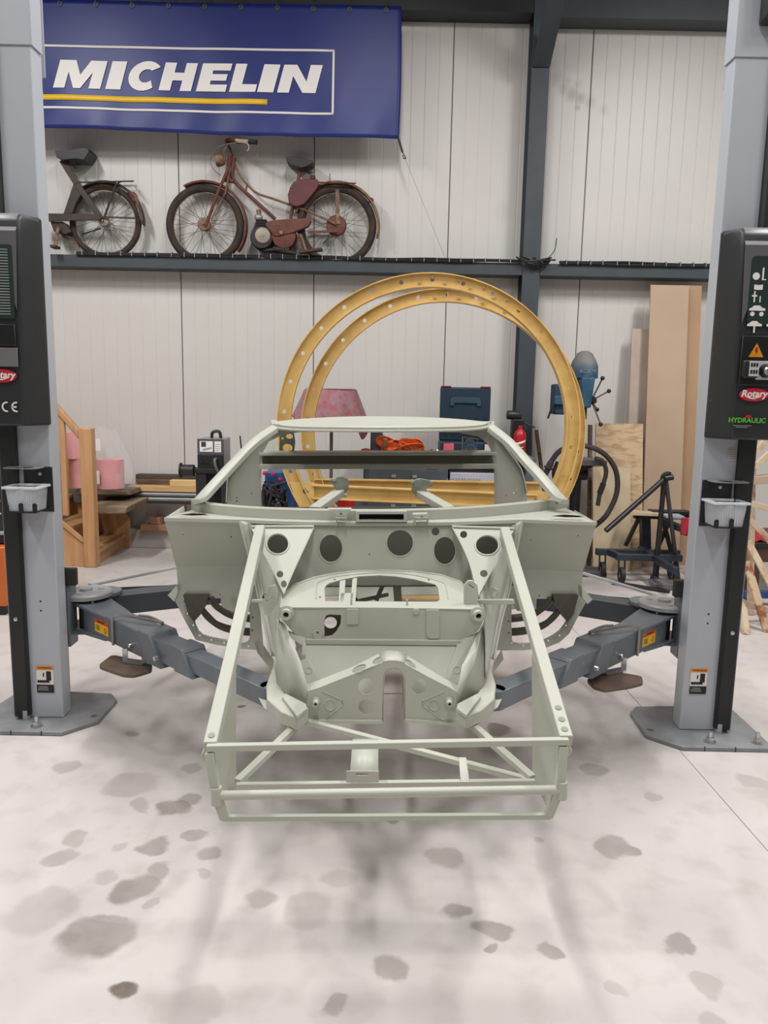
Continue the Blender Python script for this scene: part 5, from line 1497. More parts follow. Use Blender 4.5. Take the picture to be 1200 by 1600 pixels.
MB().lathe([(0, -.045), (.030, -.04), (.050, -.015), (.056, .02), (.056, .035), (.05, .04)], mp(345, 249, -.02), (-1, 0, -.12), 20).build('head_lamp', RUSTT, t)
MB().lathe([(.050, .038), (.03, .05), (0, .054)], mp(345, 249, -.02), (-1, 0, -.12), 20).build('lamp_glass', GLASSM, t)
MB().tube(catmull([mp(372, 222, -.19), mp(345, 228, -.14), mp(331, 242, -.08), mp(330, 258, -.05), mp(337, 268, -.04), mp(345, 274, -.02)], 5), .0035, 6).build('brake_cable', paint('grey cable', (120, 116, 108), .5), t)
MB().tube(catmull([mp(358, 224, -.08), mp(350, 236, -.08), mp(352, 252, -.06), mp(358, 276, -.03)], 5), .0035, 6).build('brake_cable', paint('grey cable', (120, 116, 108), .5), t)
# --- black moped
c2 = mp(165, 347)
t = thing('moped', 'black moped half hidden behind the left lift post', 'moped', (c2.x - .4, MY, FL))
wheel(t, c2, 54 * PXM, 46 * PXM, TYRE, RIMC, paint('dull alloy', (168, 156, 142), .45), FL, .045)
fender(t, c2, 57.5 * PXM, 124, -4, .040, BKBIKE, 'rear_fender')
slab(t, 'fender_flap', [(209, 309), (213, 308), (224, 344), (220, 346)], -.035, .035, RUSTT, .004)
slab(t, 'tail_lamp', [(198, 300), (209, 299), (212, 303), (214, 316), (208, 316)], -.03, .03, paint('tail lamp red', (120, 26, 30), .3), .008)
for d in (-.07, .07):
    MB().bar(mp(97, 250, d * .35), mp(120, 287, d * .7), .052, .012, up=(0, 1, 0)).build('seat_stay', BKBIKE, t, bevel=.003)
    MB().bar(mp(120, 287, d * .7), mp(158, 342, d), .048, .012, up=(0, 1, 0)).build('seat_stay', BKBIKE, t, bevel=.003)
    MB().tube([mp(181, 289, d), mp(163, 340, d)], .010, 8).build('rack_stay', BKBIKE, t)
    spring(t, mp(110, 249, d), mp(119, 262, d), .014, 5, DKMETAL)
slab(t, 'body_panel', [(115, 286), (121, 290), (130, 298), (118, 318), (112, 334), (99, 334)], -.05, .05, BKBIKE, .006)
slab(t, 'chain_case', [(60, 333), (155, 334), (158, 343), (60, 346)], -.085, -.06, BKBIKE, .005)
MB().bar(mp(158, 339, -.07), mp(212, 341, -.07), .014, .006, up=(0, 1, 0)).build('fender_stay', BKBIKE, t)
MB().tube([mp(128, 366, -.08), mp(158, 357, -.08)], .006, 6).build('brake_rod', DKMETAL, t)
slab(t, 'saddle', [(86, 235.5), (100, 235), (112, 233), (126.7, 230.5), (136.6, 230.5), (139.4, 237), (131, 250), (117, 248), (97, 250), (88.4, 245.4)], -.09, .09, paint('black saddle', (46, 47, 48), .5), .02, 4)
rk = MB()
for d in (-.07, -.02, .02, .07):
    rk.tube([mp(124, 285, d), mp(209, 283, d)], .006, 6)
for x in (126, 150, 175, 205):
    rk.tube([mp(x, 284, -.07), mp(x, 284, .07)], .005, 6)
rk.build('luggage_rack', BKBIKE, t)
MB().tube([mp(182, 288), mp(190, 283)], .006, 6).build('rack_clip', DKMETAL, t)
slab(t, 'engine_case', [(78, 346), (98, 346), (112, 362), (104, 366), (84, 362)], -.06, .06, BKBIKE, .008)
MB().bar(mp(91, 354, -.10), mp(87, 382, -.10), .024, .010, up=(0, 1, 0)).build('crank_arm', RUSTT, t)
MB().cbox(mp(86, 386, -.15), (.05, .10, .022)).build('pedal', paint('pedal brown', (70, 52, 44), .7), t, bevel=.004)
MB().bar(mp(98, 368, .02), mp(124, 385, .02), .02, .02).build('stand_leg', RUSTT, t)
MB().tube(catmull([mp(60, 345), mp(20, 330), mp(-20, 300), mp(-40, 270)], 4), .02, 8).build('main_tube', BKBIKE, t)
c3 = mp(-62, 343)
wheel(t, c3, 54 * PXM, 46 * PXM, TYRE, RIMC, paint('dull alloy', (168, 156, 142), .45), FL, .045)
for d in (-.05, .05):
    MB().tube([mp(-36, 250, d), mp(-62, 343, d)], .012, 8).build('fork_blade', BKBIKE, t)

# ================================================================== YELLOW RING FRAME
def ring(t, c, R, depth, n=30):
    W_ = .082
    for k, (ri, nm) in enumerate(((R, 'outer_flange'), (R - W_, 'inner_flange'))):
        mb = MB()
        segs = 96
        vs_ = []
        for i in range(segs):
            a = 2 * math.pi * i / segs
            for rr_, yy in ((ri - .006, 0), (ri + .000, 0), (ri, depth), (ri - .006, depth)):
                vs_.append(V((c.x + rr_ * math.cos(a), c.y - .030 + yy, c.z + rr_ * math.sin(a))))
        mb.add(vs_, [(i * 4 + j, i * 4 + (j + 1) % 4, ((i + 1) % segs) * 4 + (j + 1) % 4, ((i + 1) % segs) * 4 + j) for i in range(segs) for j in range(4)])
        mb.build(nm, YELLOW, t)
    web_ = MB()
    for i in range(n):
        a0, a1 = 2 * math.pi * i / n, 2 * math.pi * (i + 1) / n
        am_ = (a0 + a1) / 2
        P_ = lambda r, a: V((c.x + r * math.cos(a), c.y - .002, c.z + r * math.sin(a)))
        out = [P_(R - .005, a0 + (a1 - a0) * k / 4) for k in range(5)] + [P_(R - W_, a1 - (a1 - a0) * k / 4) for k in range(5)]
        hc = P_(R - W_ * .5, am_)
        h = [hc + V((.014 * math.cos(q * math.pi / 4), 0, .014 * math.sin(q * math.pi / 4))) for q in range(8)]
        web_.plate3(out, [h], (0, .008, 0))
    web_.build('ring_web', YELLOW, t, smooth=False)
    for i in range(8):
        a = math.radians(60 + i * 5)
        q = V((c.x + (R - .028 - .028 * (i % 2)) * math.cos(a), c.y - .004, c.z + (R - .028 - .028 * (i % 2)) * math.sin(a)))
        MB().lathe([(.010, 0), (.010, .008), (0, .009)], q, (0, -1, 0), 6).build('joint_bolt', paint('dull yellow bolt', (190, 170, 120), .4, metal=.3), t)
YA, YB = 5.0, 5.32
cA, cB = PY(669, 671, YA), PY(692, 679.5, YB)
RA, RBr = 235 / 1200 * 5.0, 221 / 1200 * 5.31
t = thing('rotisserie_frame', 'two big yellow steel rings joined by cross beams behind the car', 'steel frame', (cA.x, (YA + YB) / 2, 0))
ring(t, cA, RA, .075)
ring(t, cB, RBr, .075)
def ibeam(p0, p1, h, w):
    mb = MB()
    mb.bar(p0 + V((0, 0, h / 2)), p1 + V((0, 0, h / 2)), w, .008)
    mb.bar(p0 - V((0, 0, h / 2)), p1 - V((0, 0, h / 2)), w, .008)
    mb.bar(p0, p1, .008, h)
    return mb
ibeam(PY(488, 768, YA), PY(838, 783, YA), .085, .06).build('cross_beam', YELLOW, t)
ibeam(PY(492, 758, YB), PY(845, 764, YB), .085, .06).build('cross_beam', YELLOW, t)
for pts, hole_, YY in (([(452, 753), (491, 754), (491, 792), (470, 792), (462, 782)], (478, 767, 5), YA - .02), ([(822, 768), (845, 766), (860, 772), (850, 797), (822, 797)], (838, 784, 5.5), YA - .02)):
    pf2 = lambda x, y: PY(x, y, YY)
    MB().plate3([pf2(*p) for p in pts], [[pf2(*q) for q in ngon(hole_[0], hole_[1], hole_[2], hole_[2], 14)]], (0, .01, 0)).build('gusset_plate', YELLOW, t)
for c, R in ((cA, RA), (cB, RBr)):
    zb = c.z - R
    MB().box((c.x - .5, c.y - .05, max(.0, zb - .14)), (c.x + .5, c.y + .05, zb - .06)).build('base_beam', YELLOW, t, bevel=.004)
    for sx in (-.3, .3):
        rz = c.z - math.sqrt((R + .045) ** 2 - sx * sx)
        MB().cyl((c.x + sx, c.y - .05, rz), (c.x + sx, c.y + .05, rz), .045, 18).build('roller', DKMETAL, t)
        MB().box((c.x + sx - .02, c.y - .07, max(0, zb - .07)), (c.x + sx + .02, c.y - .055, rz + .02)).build('roller_cheek', YELLOW, t)
        MB().box((c.x + sx * 1.5 - .04, c.y - .04, 0), (c.x + sx * 1.5 + .04, c.y + .04, max(.004, zb - .14))).build('base_foot', DKMETAL, t)

# ================================================================== BACKGROUND, LEFT
# --- wooden staircase
t = thing('staircase', 'varnished pine staircase with newel post climbing behind the left lift post', 'staircase', (-2.35, 6.2, 0))
n0 = PZ(141, 887)
nx, ny = n0.x, n0.y + .045
nw = .047
nz = PY(137, 669, ny).z
MB().box((nx - nw, ny - nw, 0), (nx + nw, ny + nw, nz)).build('newel_post', PINE, t, bevel=.006)
YF, YBk = ny, 6.70
def stepx(i, back):
    return nx + .03 - i * .215 - (.03 if back else 0)
rise = .178
for i in range(5):
    z0, z1 = (0 if i == 0 else .13 + (i - 1) * rise), .13 + i * rise
    xf, xb2 = stepx(i, 0), stepx(i, 1)
    MB().hexa([(xf - .018, YF, z0), (xf, YF, z0), (xb2, YBk, z0), (xb2 - .018, YBk, z0), (xf - .018, YF, z1 - .03), (xf, YF, z1 - .03), (xb2, YBk, z1 - .03), (xb2 - .018, YBk, z1 - .03)]).build('riser', PINE, t)
    MB().hexa([(xf - .26, YF, z1 - .03), (xf + .022, YF, z1 - .03), (xb2 + .022, YBk, z1 - .03), (xb2 - .26, YBk, z1 - .03), (xf - .26, YF, z1), (xf + .022, YF, z1), (xb2 + .022, YBk, z1), (xb2 - .26, YBk, z1)]).build('tread', PINE, t, bevel=.006)
sl = rise / .215
MB().plate3([(nx + .06, YBk, 0), (nx + .06, YBk, .28), (nx - .10, YBk, .50), (nx - 1.10, YBk, .50 + sl * 1.0), (nx - 1.10, YBk, 0)], [], (0, .035, 0)).build('wall_string', PINE, t, bevel=.004)
MB().plate3([(nx - nw, YF - .02, 0), (nx - nw, YF - .02, .20), (nx - 1.10, YF - .02, .20 + sl * 1.06), (nx - 1.10, YF - .02, 0)], [], (0, .035, 0)).build('front_string', PINE, t, bevel=.004)
MB().bar((nx - nw, YF - .024, .21), (nx - 1.10, YF - .024, .21 + sl * 1.06), .02, .035).build('string_bead', PINE, t, bevel=.004)
h0 = V((nx - nw + .01, ny, nz - .07))
MB().bar(h0, h0 + V((-1.05, 0, 1.05 * 1.18)), .06, .05).build('handrail', PINE, t, bevel=.012)
for k in range(5):
    x = nx - .19 - k * .2
    MB().box((x - .022, ny - .018, .25 + sl * (nx - x)), (x + .022, ny + .018, nz - .07 + 1.18 * (nx - x - .04))).build('baluster', PINE, t, bevel=.004)
# --- slabs, pink rolls and film on the low girt
sz = PY(200, 768, 6.45).z
GR = 'pink paper rolls stacked beside the stairs'
def lift_slab(name, pts, Y, th, dep, m, label):
    p = [PY(x, y, Y) for x, y in pts]
    z = max(q.z for q in p)
    x0, x1 = min(q.x for q in p), max(q.x for q in p)
    return single(MB().box((x0, Y, z - th), (x1, Y + dep, z)), name, m, label, 'plank', ((x0 + x1) / 2, Y + dep / 2, z - th), bevel=.006)
_g0 = _g + .075
lx0, lx1 = PY(130, 770, 6.4).x, PY(213, 770, 6.4).x
single(MB().hexa([(lx0, 6.30, _g0 + .001), (lx1 - .03, 6.33, _g0 + .001), (lx1, 6.80, _g0 + .001), (lx0, 6.80, _g0 + .001), (lx0, 6.30, _g0 + .045), (lx1 - .05, 6.33, _g0 + .04), (lx1 - .02, 6.80, _g0 + .04), (lx0, 6.80, _g0 + .045)]), 'timber_slab', OLDWOOD, 'rough brown timber slab under the pink paper rolls', 'timber', (lx0, 6.5, _g0), bevel=.01)
sx0, sx1 = PY(135, 785, 6.1).x, PY(199, 785, 6.1).x
gsl = _g0 - .001
single(MB().hexa([(sx0, 6.06, gsl - .115), (sx1 - .02, 6.10, gsl - .115), (sx1, 6.60, gsl - .095), (sx0, 6.60, gsl - .095), (sx0, 6.06, gsl - .055), (sx1, 6.10, gsl - .055), (sx1 + .02, 6.60, gsl - .045), (sx0, 6.60, gsl - .045)]), 'timber_slab', paint('grey weathered wood', (146, 130, 106), .8, col2=(112, 96, 76), scale=5, stretch=(1, 8, 8)), 'grey weathered beam end jutting out below the pink rolls', 'timber', (sx0, 6.3, gsl - .115), bevel=.008)
zt = _g0 + .046
def roll(px, z, Y, r, h, label):
    x = PY(px, 740, Y).x
    t_ = thing('paper_roll', label, 'paper roll', (x, Y, z), GR)
    MB().lathe([(.03, 0), (r, 0), (r, h), (.03, h), (.03, 0)], (x, Y, z), (0, 0, 1), 32).build('paper', PINKR, t_, ang=50)
    MB().lathe([(.026, -.001 + .002), (.029, .002), (.029, h - .002), (.026, h - .002)], (x, Y, z), (0, 0, 1), 20).build('core', paint('card core', (170, 140, 110), .8), t_)
    return x
rC = roll(173, zt, 6.46, .110, .245, 'pink paper roll standing foremost beside the pine newel post')
rB = roll(130, zt, 6.50, .110, .245, 'pink paper roll low behind the pine newel post')
rA = roll(118, zt + .247, 6.48, .110, .22, 'pink paper roll on top, seen under the handrail')
for (px, py, hh, nm) in ((153, 695, .10, 'upper'), (151.5, 746, .11, 'lower')):
    p = PY(px, py, 6.335)
    single(MB().box((p.x - .022, p.y, p.z - hh / 2), (p.x + .02, p.y + .003, p.z + hh / 2)), 'paper_label', WHITEP, 'white paper label on the %s pink roll beside the newel' % nm, 'label', (p.x, p.y, p.z - hh / 2))
# film draped round
xl, xr = PY(140, 700, 6.45).x, PY(200, 740, 6.45).x
def film(u, v):
    a = math.pi * (1.02 + .96 * u)
    r = .12 + .13 * (1 - v) ** .8 * (1 + .08 * math.sin(u * 31)) + .012 * math.sin(u * 47 + v * 9)
    return V((rC - .02 - .06 * v + r * math.cos(a), 6.50 + .55 * r * math.sin(a), zt + .002 + .50 * v + .02 * math.sin(u * 13) * v))
single(MB().grid(film, 48, 12), 'plastic_wrap', FILM, 'crumpled clear plastic film wrapped round the pink rolls', 'plastic film', (rC, 6.5, zt))
# planks on the low girt
px_ = lambda x: PY(x, 755, 6.62).x
specs = [(200, 330, 6.60, 0.0, .045, .22, PLANK, 'bright sawn plank lying foremost on the low girt'),
         (265, 322, 6.62, .046, .055, .09, paint('yellow pine', (226, 192, 132), .6, var=.06), 'short yellow pine block on the plank beside the welder cart'),
         (205, 300, 6.735, .046, .05, .10, OLDWOOD, 'old dark plank lying behind the bright one on the low girt')]
for (a, b, Y, dz, th, dep, m, lab) in specs:
    x0, x1 = px_(a), px_(b)
    z = _g0 + dz + .001
    single(MB().box((x0, Y, z), (x1, Y + dep, z + th)), 'plank', m, lab, 'plank', ((x0 + x1) / 2, Y + dep / 2, z), bevel=.004)
single(MB().box((px_(205), 6.74, _g0 + .098), (px_(318), 6.83, _g0 + .135)), 'plank', paint('dark stained plank', (84, 72, 62), .8), 'dark stained plank topmost on the low girt against the wall', 'plank', (px_(260), 6.78, _g0 + .098), bevel=.004)
for i, (py, lab) in enumerate(((772.5, 'upper grey steel pipe fixed in front of the low girt'), (780, 'lower grey steel pipe fixed in front of the low girt'))):
    p = PY(250, py, 6.615)
    single(MB().cyl((-2.24, p.y, p.z), (px_(340), p.y, p.z), .019, 12), 'steel_pipe', paint('grey pipe', (140, 142, 144), .4, metal=.3), lab, 'pipe', (-2.2, p.y, p.z))
# off-cuts on the kerb
p0, p1 = PY(219, 822, 6.66), PY(262, 822, 6.66)
single(MB().box((p0.x, 6.66, .166), (p1.x, 6.76, .222)), 'timber_block', paint('reddish timber', (150, 112, 86), .75, var=.12), 'reddish timber block lying on the kerb below the girt', 'timber', (p0.x, 6.7, .166), bevel=.004)
single(MB().hexa([(p0.x + .08, 6.68, .223), (p0.x + .18, 6.67, .223), (p0.x + .19, 6.74, .223), (p0.x + .09, 6.75, .223), (p0.x + .075, 6.68, .29), (p0.x + .16, 6.67, .275), (p0.x + .19, 6.74, .29), (p0.x + .09, 6.75, .285)]), 'timber_block', paint('reddish timber', (150, 112, 86), .75), 'small chunky off-cut standing on the reddish timber block', 'timber', (p0.x + .13, 6.7, .223), bevel=.004)
# --- welder on its cart
WYw = 5.80
W = lambda x, y, d=0.0: PY(x, y, WYw + d)
b0, b1 = W(310, 731), W(349, 686)
zc = b0.z
t = thing('welding_cart', 'black steel welding cart standing behind the car left pillar', 'cart', (b0.x + .1, WYw + .15, 0))
CARTB = paint('cart black', (36, 35, 36), .5, var=.1)
MB().box((b0.x - .03, WYw - .02, zc - .04), (b1.x + .05, WYw + .32, zc - .002)).build('top_shelf', CARTB, t, bevel=.004)
MB().box((b0.x - .02, WYw - .01, .16), (b0.x + .06, WYw + .05, zc - .04)).build('cart_upright', CARTB, t, bevel=.003)
MB().box((b1.x - .02, WYw - .01, .16), (b1.x + .04, WYw + .05, zc - .04)).build('cart_upright', CARTB, t, bevel=.003)
MB().box((b0.x - .02, WYw + .25, .16), (b1.x + .04, WYw + .30, zc - .04)).build('back_panel', CARTB, t, bevel=.003)
MB().box((b0.x - .04, WYw - .04, .13), (b1.x + .06, WYw + .34, .16)).build('bottom_shelf', CARTB, t, bevel=.003)
for sx in (b0.x, b1.x):
    for sy in (0, .3):
        MB().cyl((sx - .015, WYw + sy, .065), (sx + .015, WYw + sy, .065), .065, 18).build('wheel', RUBBER, t)
MB().tube([W(303, 733, .0), W(300, 735), W(312, 737)], .01, 6).build('hook', CARTB, t)
t = thing('welding_machine', 'grey welding machine with white front panel on the cart', 'welder', (b0.x + .1, WYw + .12, zc))
WGREY = paint('welder grey', (150, 148, 150), .45, var=.03)
ww, wh, wd_ = b1.x - b0.x, b1.z - b0.z, .26
MB().box((b0.x, WYw, zc), (b1.x, WYw + wd_, zc + wh)).build('case', WGREY, t, bevel=.006)
MB().box((b0.x - .003, WYw - .012, zc + wh * .46), (b1.x + .003, WYw, zc + wh * 1.0)).build('front_frame', paint('welder front grey', (84, 84, 90), .4), t, bevel=.003)
MB().box((b0.x - .003, WYw - .014, zc), (b1.x + .003, WYw, zc + wh * .46)).build('lower_front', BLACKP, t, bevel=.003)
MB().box((b0.x + .016, WYw - .0145, zc + wh * .56), (b0.x + ww * .60, WYw - .0125, zc + wh * .92)).build('display_panel', WHITEP, t)
MB().box((b0.x + ww * .66, WYw - .0145, zc + wh * .55), (b0.x + ww * .92, WYw - .0125, zc + wh * .92)).build('side_label', WHITEP, t)
MB().box((b0.x + .028, WYw - .016, zc + wh * .73), (b0.x + ww * .33, WYw - .0147, zc + wh * .90)).build('display_screen', paint('dark screen', (70, 68, 68), .3), t)
MB().bar((b0.x + ww * .2, WYw - .0152, zc + wh * .62), (b0.x + ww * .55, WYw - .0152, zc + wh * .70), .001, .012, up=(0, 0, 1)).build('panel_graphic', GREYP, t)
for k in range(4):
    MB().box((b0.x + ww * .69, WYw - .0155, zc + wh * (.6 + .07 * k)), (b0.x + ww * (.84 + .03 * (k % 2)), WYw - .0147, zc + wh * (.615 + .07 * k))).build('label_line', GREYP, t)
MB().tube(catmull([(b0.x + ww * .72, WYw - .014, zc + wh * .33), (b0.x + ww * .70, WYw - .05, zc + wh * .30), (b0.x + ww * .74, WYw - .05, zc + wh * .08), (b0.x + ww * .80, WYw - .03, zc - .02)], 4), .010, 8).build('torch_lead', paint('silver lead', (120, 120, 122), .4), t)
for fx in (.15, .35):
    MB().lathe([(.014, 0), (.014, .012), (0, .014)], (b0.x + ww * fx, WYw - .014, zc + wh * .22), (0, -1, 0), 14).build('socket', BLKP, t)
MB().tube(catmull([(b0.x + ww * .45, WYw + .08, zc + wh), (b0.x + ww * .50, WYw + .08, zc + wh + .045), (b0.x + ww * .75, WYw + .08, zc + wh + .05), (b0.x + ww * .82, WYw + .08, zc + wh)], 5), .012, 8).build('carry_handle', BLACKP, t)
# reel beside the machine
q = W(293, 735)
t = thing('hose_reel', 'small black reel hanging at the left of the welding cart', 'reel', (q.x, WYw, q.z - .05))
MB().cyl(q + V((-.045, 0, 0)), q + V((.05, 0, 0)), .045, 18).build('drum', CARTB, t)
MB().cyl(q + V((-.055, 0, 0)), q + V((-.045, 0, 0)), .058, 18).build('flange', CARTB, t)
MB().bar(q + V((.02, .02, .02)), V((b0.x + .02, WYw + .05, zc - .02)), .025, .02).build('bracket', CARTB, t)
# thin rod leaning behind the pillar
single(MB().tube([V((PY(400, 800, 6.0).x, 5.9, 0)), PY(375, 681, 6.0)], .006, 6), 'thin_rod', DKMETAL, 'thin dark rod sticking up behind the left windscreen pillar', 'rod', (PY(400, 800, 6.0).x, 5.9, 0))
# --- far left behind the post: orange bin and black case
e0 = PY(-90, 968, 4.6)
xr_ = PY(14, 930, 4.6).x
single(MB().hexa([(xr_ - .55, 4.6, .06), (xr_ - .02, 4.6, .06), (xr_ - .02, 5.1, .06), (xr_ - .55, 5.1, .06), (xr_ - .55, 4.58, .44), (xr_, 4.58, .44), (xr_, 5.12, .44), (xr_ - .55, 5.12, .44)]), 'tool_chest', paint('orange steel', (206, 104, 40), .4, var=.05), 'orange steel chest at the left edge behind the lift post', 'chest', (xr_ - .27, 4.85, .06), bevel=.008)
single(MB().box((xr_ - .53, 4.62, 0), (xr_ - .04, 5.08, .059)), 'chest_plinth', BLACKP, 'black plinth under the orange steel chest', 'plinth', (xr_ - .27, 4.85, 0), bevel=.004)
t = thing('machine_case', 'black case with pale markings standing on the orange chest', 'case', (xr_ - .28, 4.85, .441))
MB().box((xr_ - .53, 4.66, .441), (xr_ - .025, 5.05, .97)).build('body', paint('case black', (44, 42, 46), .4), t, bevel=.01)
MB().box((xr_ - .54, 4.63, .505), (xr_ - .02, 4.66, .525)).build('trim_bar', GREYP, t, bevel=.003)
for k, z in enumerate((.62, .70, .80, .88)):
    MB().tube([(xr_ - .10, 4.658, z), (xr_ - .07, 4.657, z + .03), (xr_ - .05, 4.658, z + .01)], .006, 6).build('pale_mark', paint('pale pink print', (200, 170, 180), .5), t)

# ================================================================== BACKGROUND, MIDDLE
# --- work bench
BYb = 6.15
zb0 = PY(650, 712, BYb).z
x0, x1 = PY(566, 712, BYb).x, PY(838, 712, BYb).x
t = thing('work_bench', 'blue grey steel work bench against the wall behind the car', 'bench', ((x0 + x1) / 2, BYb + .3, 0))
MB().box((x0, BYb, zb0 - .035), (x1, BYb + .62, zb0)).build('bench_top', paint('worn bench top', (110, 108, 110), .55, var=.12), t, bevel=.004)
xm1 = PY(700, 750, BYb).x
MB().box((x0 + .03, BYb + .03, .08), (xm1, BYb + .58, zb0 - .036)).build('cabinet', BENCHG, t, bevel=.004)
for k in range(3):
    za_ = .10 + k * .24
    d = MB().box((x0 + .05, BYb + .016, za_), (xm1 - .02, BYb + .029, za_ + .225)).build('drawer', paint('drawer grey', (84, 92, 98), .5, var=.08), t, bevel=.003)
    for fx in (.33, .6):
        MB().cbox((x0 + .05 + (xm1 - x0 - .07) * fx, BYb + .008, za_ + .17), (.035, .02, .022)).build('pull', GREYP, d)
for x in (x0 + .04, x1 - .04):
    MB().box((x - .03, BYb + .05, 0), (x + .03, BYb + .11, zb0 - .036)).build('bench_leg', BENCHG, t)
    MB().box((x - .03, BYb + .5, 0), (x + .03, BYb + .56, zb0 - .036)).build('bench_leg', BENCHG, t)
# white case under the bench top with faded lettering
a, b = PY(666, 738, BYb + .02), PY(772, 790, BYb + .02)
t2 = thing('storage_box', 'pale grey storage box with faded lettering under the bench', 'box', ((a.x + b.x) / 2, BYb + .2, b.z - .3))
MB().box((xm1 + .02, BYb + .03, .10), (b.x + .1, BYb + .5, a.z)).build('body', paint('pale lilac grey', (190, 188, 200), .5, var=.04), t2, bevel=.006)
_fx = PY(698, 749, BYb + .02)
for k in range(12):
    MB().box((_fx.x + k * .0235, BYb + .0275, _fx.z - .013 + .004 * (k % 3)), (_fx.x + k * .0235 + .011 + .004 * (k % 2), BYb + .0295, _fx.z + .009 - .003 * (k % 2))).build('faded_mark', paint('faded print', (150, 146, 154), .6), t2)
wg = MB()
for k in range(4):
    x = PY(666 + k * 6, 740, BYb).x
    wg.box((x - .002, BYb + .02, PY(670, 750, BYb).z), (x + .002, BYb + .024, PY(670, 733, BYb).z))
for k in range(3):
    z = PY(670, 734 + k * 8, BYb).z
    wg.box((PY(665, 740, BYb).x, BYb + .018, z - .002), (PY(685, 740, BYb).x, BYb + .020, z + .002))
wg.build('wire_basket', DKMETAL, t2)
# red drum in front of the bench
p = PY(541, 790, 5.55)
t = thing('red_drum', 'red round can seen under the cross beams inside the car', 'can', (p.x, 5.55, 0))
MB().lathe([(.055, 0), (.062, .01), (.062, p.z + .06), (.055, p.z + .085), (.03, p.z + .09), (0, p.z + .09)], (p.x, 5.55, 0), (0, 0, 1), 24).build('can_body', REDPL, t)
MB().lathe([(.02, 0), (.02, .03), (0, .03)], (p.x, 5.55, p.z + .088), (0, 0, 1), 14).build('can_cap', BLACKP, t)
# grey jug, orange straps, clutter on the bench
def bz(x, y, d=0.0):
    return PY(x, y, BYb + .15 + d)
xj = bz(588, 700).x
t = thing('oil_jug', 'dark grey plastic jug standing behind the orange straps', 'jug', (xj, BYb + .22, zb0))
jb = MB().box((xj - .05, BYb + .16, zb0 + .001), (xj + .05, BYb + .28, zb0 + .20)).build('jug_body', paint('dark grey jug', (72, 70, 76), .4), t, bevel=.02, seg=4)
MB().tube(catmull([(xj + .02, BYb + .22, zb0 + .19), (xj + .03, BYb + .22, zb0 + .25), (xj - .03, BYb + .22, zb0 + .26), (xj - .045, BYb + .22, zb0 + .19)], 4), .012, 8).build('jug_handle', paint('dark grey jug', (72, 70, 76), .4), t)
MB().cyl((xj + .035, BYb + .22, zb0 + .19), (xj + .035, BYb + .22, zb0 + .225), .018, 14).build('jug_cap', BLACKP, t)
xq = bz(602, 690).x
t = thing('spray_can', 'white and red can behind the orange straps', 'can', (xq, BYb + .28, zb0))
MB().cyl((xq, BYb + .30, zb0 + .001), (xq, BYb + .30, zb0 + .15), .03, 16).build('can_body', WHITEP, t)
MB().cyl((xq, BYb + .30, zb0 + .05), (xq, BYb + .30, zb0 + .11), .0305, 16).build('can_band', REDP, t)
random.seed(11)
t = thing('ratchet_strap', 'tangled heap of orange ratchet straps on the bench', 'strap', (bz(625, 705).x, BYb + .15, zb0))
sc_ = bz(624, 705).x
for k in range(15):
    cx_ = sc_ + random.uniform(-.11, .10)
    cz_ = zb0 + .035 + random.uniform(0, .055)
    cy_ = BYb + .12 + random.uniform(-.03, .06)
    pts = []
    tilt = random.uniform(-.5, .5)
    ra_, rb2 = random.uniform(.045, .09), random.uniform(.018, .034)
    for i in range(10):
        a = 6.283 * i / 10
        x, z = ra_ * math.cos(a), rb2 * math.sin(a)
        pts.append(V((cx_ + x * math.cos(tilt) - z * math.sin(tilt), cy_ + .03 * math.sin(a + k), max(zb0 + .026, cz_ + x * math.sin(tilt) + z * math.cos(tilt)))))
    MB().sweep(catmull(pts, 3, True), [(-.022, -.003), (.022, -.003), (.022, .003), (-.022, .003)], up=(0, 1, 0), closed=True).build('webbing_loop', ORASTR, t)
xs_ = bz(647, 700).x
for k in range(5):
    r = .048 - k * .006
    MB().sweep([V((xs_ + r * 1.25 * math.cos(6.283 * i / 20), BYb + .13, zb0 + .056 + r * math.sin(6.283 * i / 20))) for i in range(20)], [(-.025, -.002), (.025, -.002), (.025, .002), (-.025, .002)], up=(0, 1, 0), closed=True, fixed=True).build('webbing_roll', ORASTR, t)
MB().box((bz(611, 0).x, BYb + .03, zb0 + .06), (bz(619, 0).x, BYb + .06, zb0 + .13)).build('ratchet', paint('tarnished brass', (150, 120, 70), .4, metal=.6), t, bevel=.006)
for i, (px, w, lab, m) in enumerate(((668, .05, 'small rusty part lying on the bench beside the orange straps', RUSTB), (680, .03, 'small shiny fitting on the bench against the tool case', CHROME))):
    x = bz(px, 705).x
    single(MB().box((x - w, BYb + .06, zb0 + .001), (x + w, BYb + .12, zb0 + .022)).cyl((x, BYb + .09, zb0 + .02), (x + w * .8, BYb + .09, zb0 + .04), .014, 10), 'metal_part', m, lab, 'metal part', (x, BYb + .09, zb0 + .001), bevel=.004)
xd = bz(572, 706).x
single(MB().sphere((xd, BYb + .12, zb0 + .022), .035, (1.3, 1, .62)), 'rag', REDCL, 'crumpled dark red rag at the left end of the bench', 'rag', (xd, BYb + .12, zb0))
